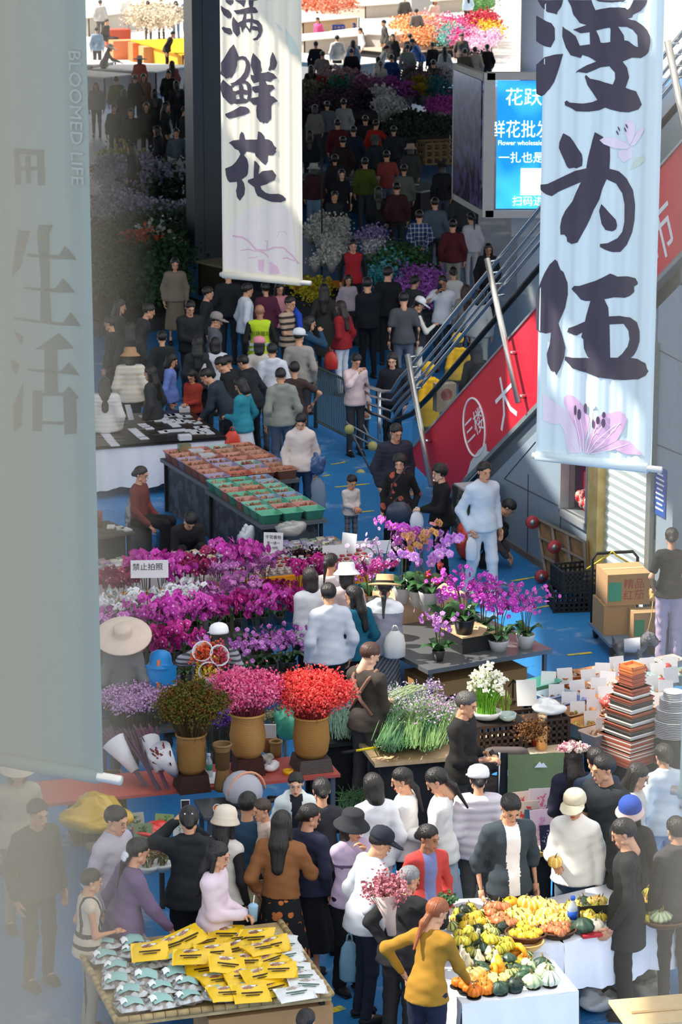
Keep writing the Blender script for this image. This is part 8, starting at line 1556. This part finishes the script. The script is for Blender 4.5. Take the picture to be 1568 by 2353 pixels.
def field(hx, h2, x0, x1, y0, y1, n, z, lab, s=1., kind=1):
    for _ in range(n): bunch(hx, h2, rnd.uniform(x0, x1), rnd.uniform(y0, y1), z, lab, lab + 's', s, kind=kind)
def stall(A, B_, z, dp, top, lab, solid='2c2e30', nm='stall_table'): t = Tab(A, B_, z, dp); top_table(nm, lab, t, M(top, .95, spec=0.), blackm, .04, solid=M(solid, .85)); return t
stall((225, 520), (430, 500), .6, 9., '3a3c3a', 'long dim stall of pale violet flowers by the hazy glass'); field('8a88a4', 'b4b2c4', 235, 412, 380, 512, 62, .6, 'pale violet grey flower bunch on the dim stall by the glass', 1.1); field('b9bcc0', 'd0d2d4', 330, 418, 372, 400, 12, .62, 'white flower bunch at the rear of the dim stall', 1.)
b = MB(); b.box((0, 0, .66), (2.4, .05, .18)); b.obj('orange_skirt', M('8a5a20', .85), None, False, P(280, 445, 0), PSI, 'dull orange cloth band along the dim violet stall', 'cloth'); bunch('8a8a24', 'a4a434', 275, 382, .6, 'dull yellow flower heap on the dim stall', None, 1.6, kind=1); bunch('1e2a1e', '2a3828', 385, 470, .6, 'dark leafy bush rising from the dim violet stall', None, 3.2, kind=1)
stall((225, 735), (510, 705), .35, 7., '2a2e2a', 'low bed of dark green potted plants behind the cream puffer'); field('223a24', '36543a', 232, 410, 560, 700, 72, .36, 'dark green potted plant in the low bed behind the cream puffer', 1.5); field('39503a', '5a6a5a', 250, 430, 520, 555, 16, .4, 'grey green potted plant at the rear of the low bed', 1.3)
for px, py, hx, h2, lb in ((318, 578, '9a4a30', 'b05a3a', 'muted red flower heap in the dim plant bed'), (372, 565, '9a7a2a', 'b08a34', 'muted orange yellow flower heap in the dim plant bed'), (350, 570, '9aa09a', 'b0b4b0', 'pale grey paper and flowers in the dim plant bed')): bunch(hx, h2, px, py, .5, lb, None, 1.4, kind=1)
tz1 = stall((700, 655), (775, 645), .7, 3.6, '8a8468', 'stall of paper wrapped bundles with orange tarp edge', '4a4030'); b = MB(); b.box((tz1.w / 2, -.02, .58), (tz1.w + .5, .04, .26)); b.obj('orange_tarp', M('c47a1c', .85), None, False, tz1.o, tz1.rz, 'orange tarp hanging from the wrapped bundle stall', 'tarp'); field('a9aca4', 'd0d0c4', 712, 795, 520, 628, 34, .7, 'pale paper wrapped bundle on the orange tarp stall', .8, 0)
b = MB(); b.tube([(0, 0, 0), (0, 0, 2.9)], .018, 6); b.obj('umbrella_pole', blackm, None, True, P(740, 655, 0), 0, 'thin black pole at the corner of the orange tarp stall', 'pole')
stall((870, 735), (1010, 715), .6, 5., '33363a', 'stall of green and purple flowers behind the phone caller'); field('2f5a34', '4a7048', 880, 960, 600, 640, 22, .62, 'green foliage bundle behind the phone caller', 1.1); field('8a4a9a', 'b070c0', 920, 1005, 640, 715, 26, .62, 'purple flower bunch behind the phone caller', 1.); field('3a8a94', '60a8b0', 870, 910, 620, 660, 9, .62, 'teal dyed flower bunch beside the purple ones', 1.); field('a8a8b0', 'c8c8d0', 850, 890, 590, 610, 6, .7, 'pale wrapped bunch near the red vest', .9, 0)
field('a89a24', 'c4b43a', 688, 732, 672, 705, 8, .5, 'yellow goldenrod bunch beside the striped polo', 1.1); field('7a6a9a', '9a8ab4', 845, 870, 565, 590, 5, .8, 'lilac bunch in a bucket beside the red vest', .9, 0)
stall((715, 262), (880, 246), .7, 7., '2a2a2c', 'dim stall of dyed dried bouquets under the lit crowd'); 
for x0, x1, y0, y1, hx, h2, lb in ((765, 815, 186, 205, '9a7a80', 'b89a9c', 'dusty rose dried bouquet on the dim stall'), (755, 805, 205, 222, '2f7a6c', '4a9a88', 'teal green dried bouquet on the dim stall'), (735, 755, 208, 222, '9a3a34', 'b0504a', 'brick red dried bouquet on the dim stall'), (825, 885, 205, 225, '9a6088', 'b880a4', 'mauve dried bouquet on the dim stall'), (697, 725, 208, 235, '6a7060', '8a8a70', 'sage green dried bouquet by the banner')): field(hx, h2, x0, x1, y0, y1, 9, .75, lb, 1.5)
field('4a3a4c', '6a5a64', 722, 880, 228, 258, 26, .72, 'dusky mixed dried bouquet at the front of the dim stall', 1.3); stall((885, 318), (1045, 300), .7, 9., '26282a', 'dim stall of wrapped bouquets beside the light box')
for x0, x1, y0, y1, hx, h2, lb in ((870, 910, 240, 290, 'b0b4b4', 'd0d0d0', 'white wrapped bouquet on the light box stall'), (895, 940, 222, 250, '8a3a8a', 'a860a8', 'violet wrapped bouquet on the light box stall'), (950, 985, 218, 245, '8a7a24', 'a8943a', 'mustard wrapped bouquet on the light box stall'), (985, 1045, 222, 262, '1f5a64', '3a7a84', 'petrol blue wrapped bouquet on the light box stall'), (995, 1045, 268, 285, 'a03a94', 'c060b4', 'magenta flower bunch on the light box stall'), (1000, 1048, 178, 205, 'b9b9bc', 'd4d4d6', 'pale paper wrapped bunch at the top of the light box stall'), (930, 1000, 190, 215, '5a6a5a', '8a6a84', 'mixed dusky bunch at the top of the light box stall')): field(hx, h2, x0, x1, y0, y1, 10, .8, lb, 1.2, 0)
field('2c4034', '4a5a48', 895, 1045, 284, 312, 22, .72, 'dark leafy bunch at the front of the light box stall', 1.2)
for k, (px, py, lb) in enumerate(((950, 345, 'long wooden crate behind the beige bucket hat'), (1020, 372, 'wooden slatted crate above the paper table'))): crate('wooden_crate', 1.3, .7, .55, M('8a7350', .85), lb, P(px, py, .02), PSI, 3, 6)
tpp = stall((968, 440), (1050, 425), .7, 4.2, '9aa0a0', 'dim table of printed papers below the light box'); i = 0
for _ in range(12): b = MB(); b.box((0, 0, .005), (.35, .3, .01)); b.obj('printed_sheet', M(rnd.choice(('c4c9cc', 'a9b4b8', 'd4d6d4', '6a8a6a')), .6), None, False, tpp(rnd.uniform(.2, tpp.w - .35), rnd.uniform(.2, 3.4), .703 + .004 * _), rnd.random(), 'printed sheet on the dim paper table below the light box', 'paper', 'sheets on the dim paper table')
# sunlit stalls at the far end
stall((205, 40), (330, 22), .8, 6., 'd9d4cc', 'pale counter at the far left top', 'b8b2a8'); stall((700, 92), (860, 78), .75, 2., 'dedad2', 'white bench beside the blue crates', 'b0a89c'); stall((840, 12), (1130, -8), .6, 3., 'd4ccc0', 'pale stall at the far top edge', 'a89c90'); t = stall((300, 92), (418, 126), .75, 3., 'd8a034', 'long yellow clothed table heaped with dried herbs', 'd8a034'); field('c9bda8', 'e6dcc8', 312, 405, 30, 62, 60, .95, 'pale dried herb bundle on the yellow table', 1.5)
for px, py, hx, lb in ((285, 135, 'e08a5a', 'coral box in front of the yellow table'), (330, 140, 'd87a4a', 'orange box in front of the yellow table'), (268, 108, 'c4503a', 'red box behind the coral box'), (355, 150, 'c08a5a', 'tan carton in front of the yellow table')): MB().box((0, 0, .35), (1.0, .7, .7)).obj('goods_box', M(hx, .8), None, False, P(px, py, 0), PSI, lb, 'box')
for A, B_, lb in (((212, 150), (270, 140), 'white counter at the far sunlit edge'), ((240, 178), (310, 170), 'white table in front of the coral boxes'), ((360, 165), (440, 150), 'pale blue and white stall table by the dark pillar')): stall(A, B_, .75, 2.5, 'd9d6d2', lb, 'b9b4b0')
stall((805, 150), (905, 140), .75, 5., 'dedcd6', 'white paper covered table in the sunlit crowd', 'b0aca6'); stall((697, 50), (830, 38), .9, 4., 'dcd8d0', 'white counter of red and white flowers at the far end', 'c8b090'); field('d0603e', 'e8c0a8', 700, 820, 10, 30, 30, .95, 'red and white potted flower on the far counter', 1.3)
stall((905, 80), (985, 70), .8, 3., 'e2ddd6', 'white table end beside the orange flowers', 'd0ccc6')
for px, py, s_, lb in ((755, 92, 1., 'blue plastic crate nearest the pink jacket'), (780, 88, 1., 'blue plastic crate second from the pink jacket'), (812, 108, 1., 'blue plastic crate beside the paper table'), (878, 112, .9, 'blue plastic crate behind the black haired stall woman')): crate('blue_crate', 1.1 * s_, .8 * s_, .6 * s_, M('2450b4', .5), lb, P(px, py, .02), PSI, 4, 7)
stall((920, 122), (1135, 105), .3, 12., 'a89a8a', 'long low bed of bright flowers at the far end')
for x0, x1, y0, y1, hx, h2, n, lb in ((920, 985, 62, 105, 'e8904a', 'f0c8a0', 40, 'apricot flower bunch in the far sunlit bed'), (960, 1040, 58, 100, 'e0605a', 'f0d8d0', 34, 'coral and white flower bunch in the far sunlit bed'), (1030, 1080, 60, 108, 'c83a7a', 'f0a8d0', 34, 'hot pink flower bunch in the far sunlit bed'), (1080, 1130, 50, 80, 'a82434', 'd86070', 16, 'crimson flower bunch in the far sunlit bed'), (1105, 1135, 68, 95, 'e0b83a', 'f0d468', 12, 'golden flower bunch in the far sunlit bed'), (1025, 1050, 88, 108, '58b0a4', '90d0c8', 8, 'aqua dyed flower bunch in the far sunlit bed'), (1075, 1135, 95, 115, 'e0b0d0', 'f4e0ec', 16, 'pale pink flower bunch in the far sunlit bed'), (1085, 1130, 8, 30, '4a7a44', '7a9a60', 14, 'green leafy plant at the far top by the column')): field(hx, h2, x0, x1, y0, y1, n, .5, lb, 1.5)
MB().box((0, 0, .6), (1.1, .9, 1.2)).obj('podium', M('9a9a98', .8), None, False, P(965, 62, 0), PSI, 'grey podium box behind the far flower bed', 'podium'); carrier(P(1083, 30, 1.0), .5, .9, 'e0503a', 'red bag hanging beside the pale blue dress at the far end')
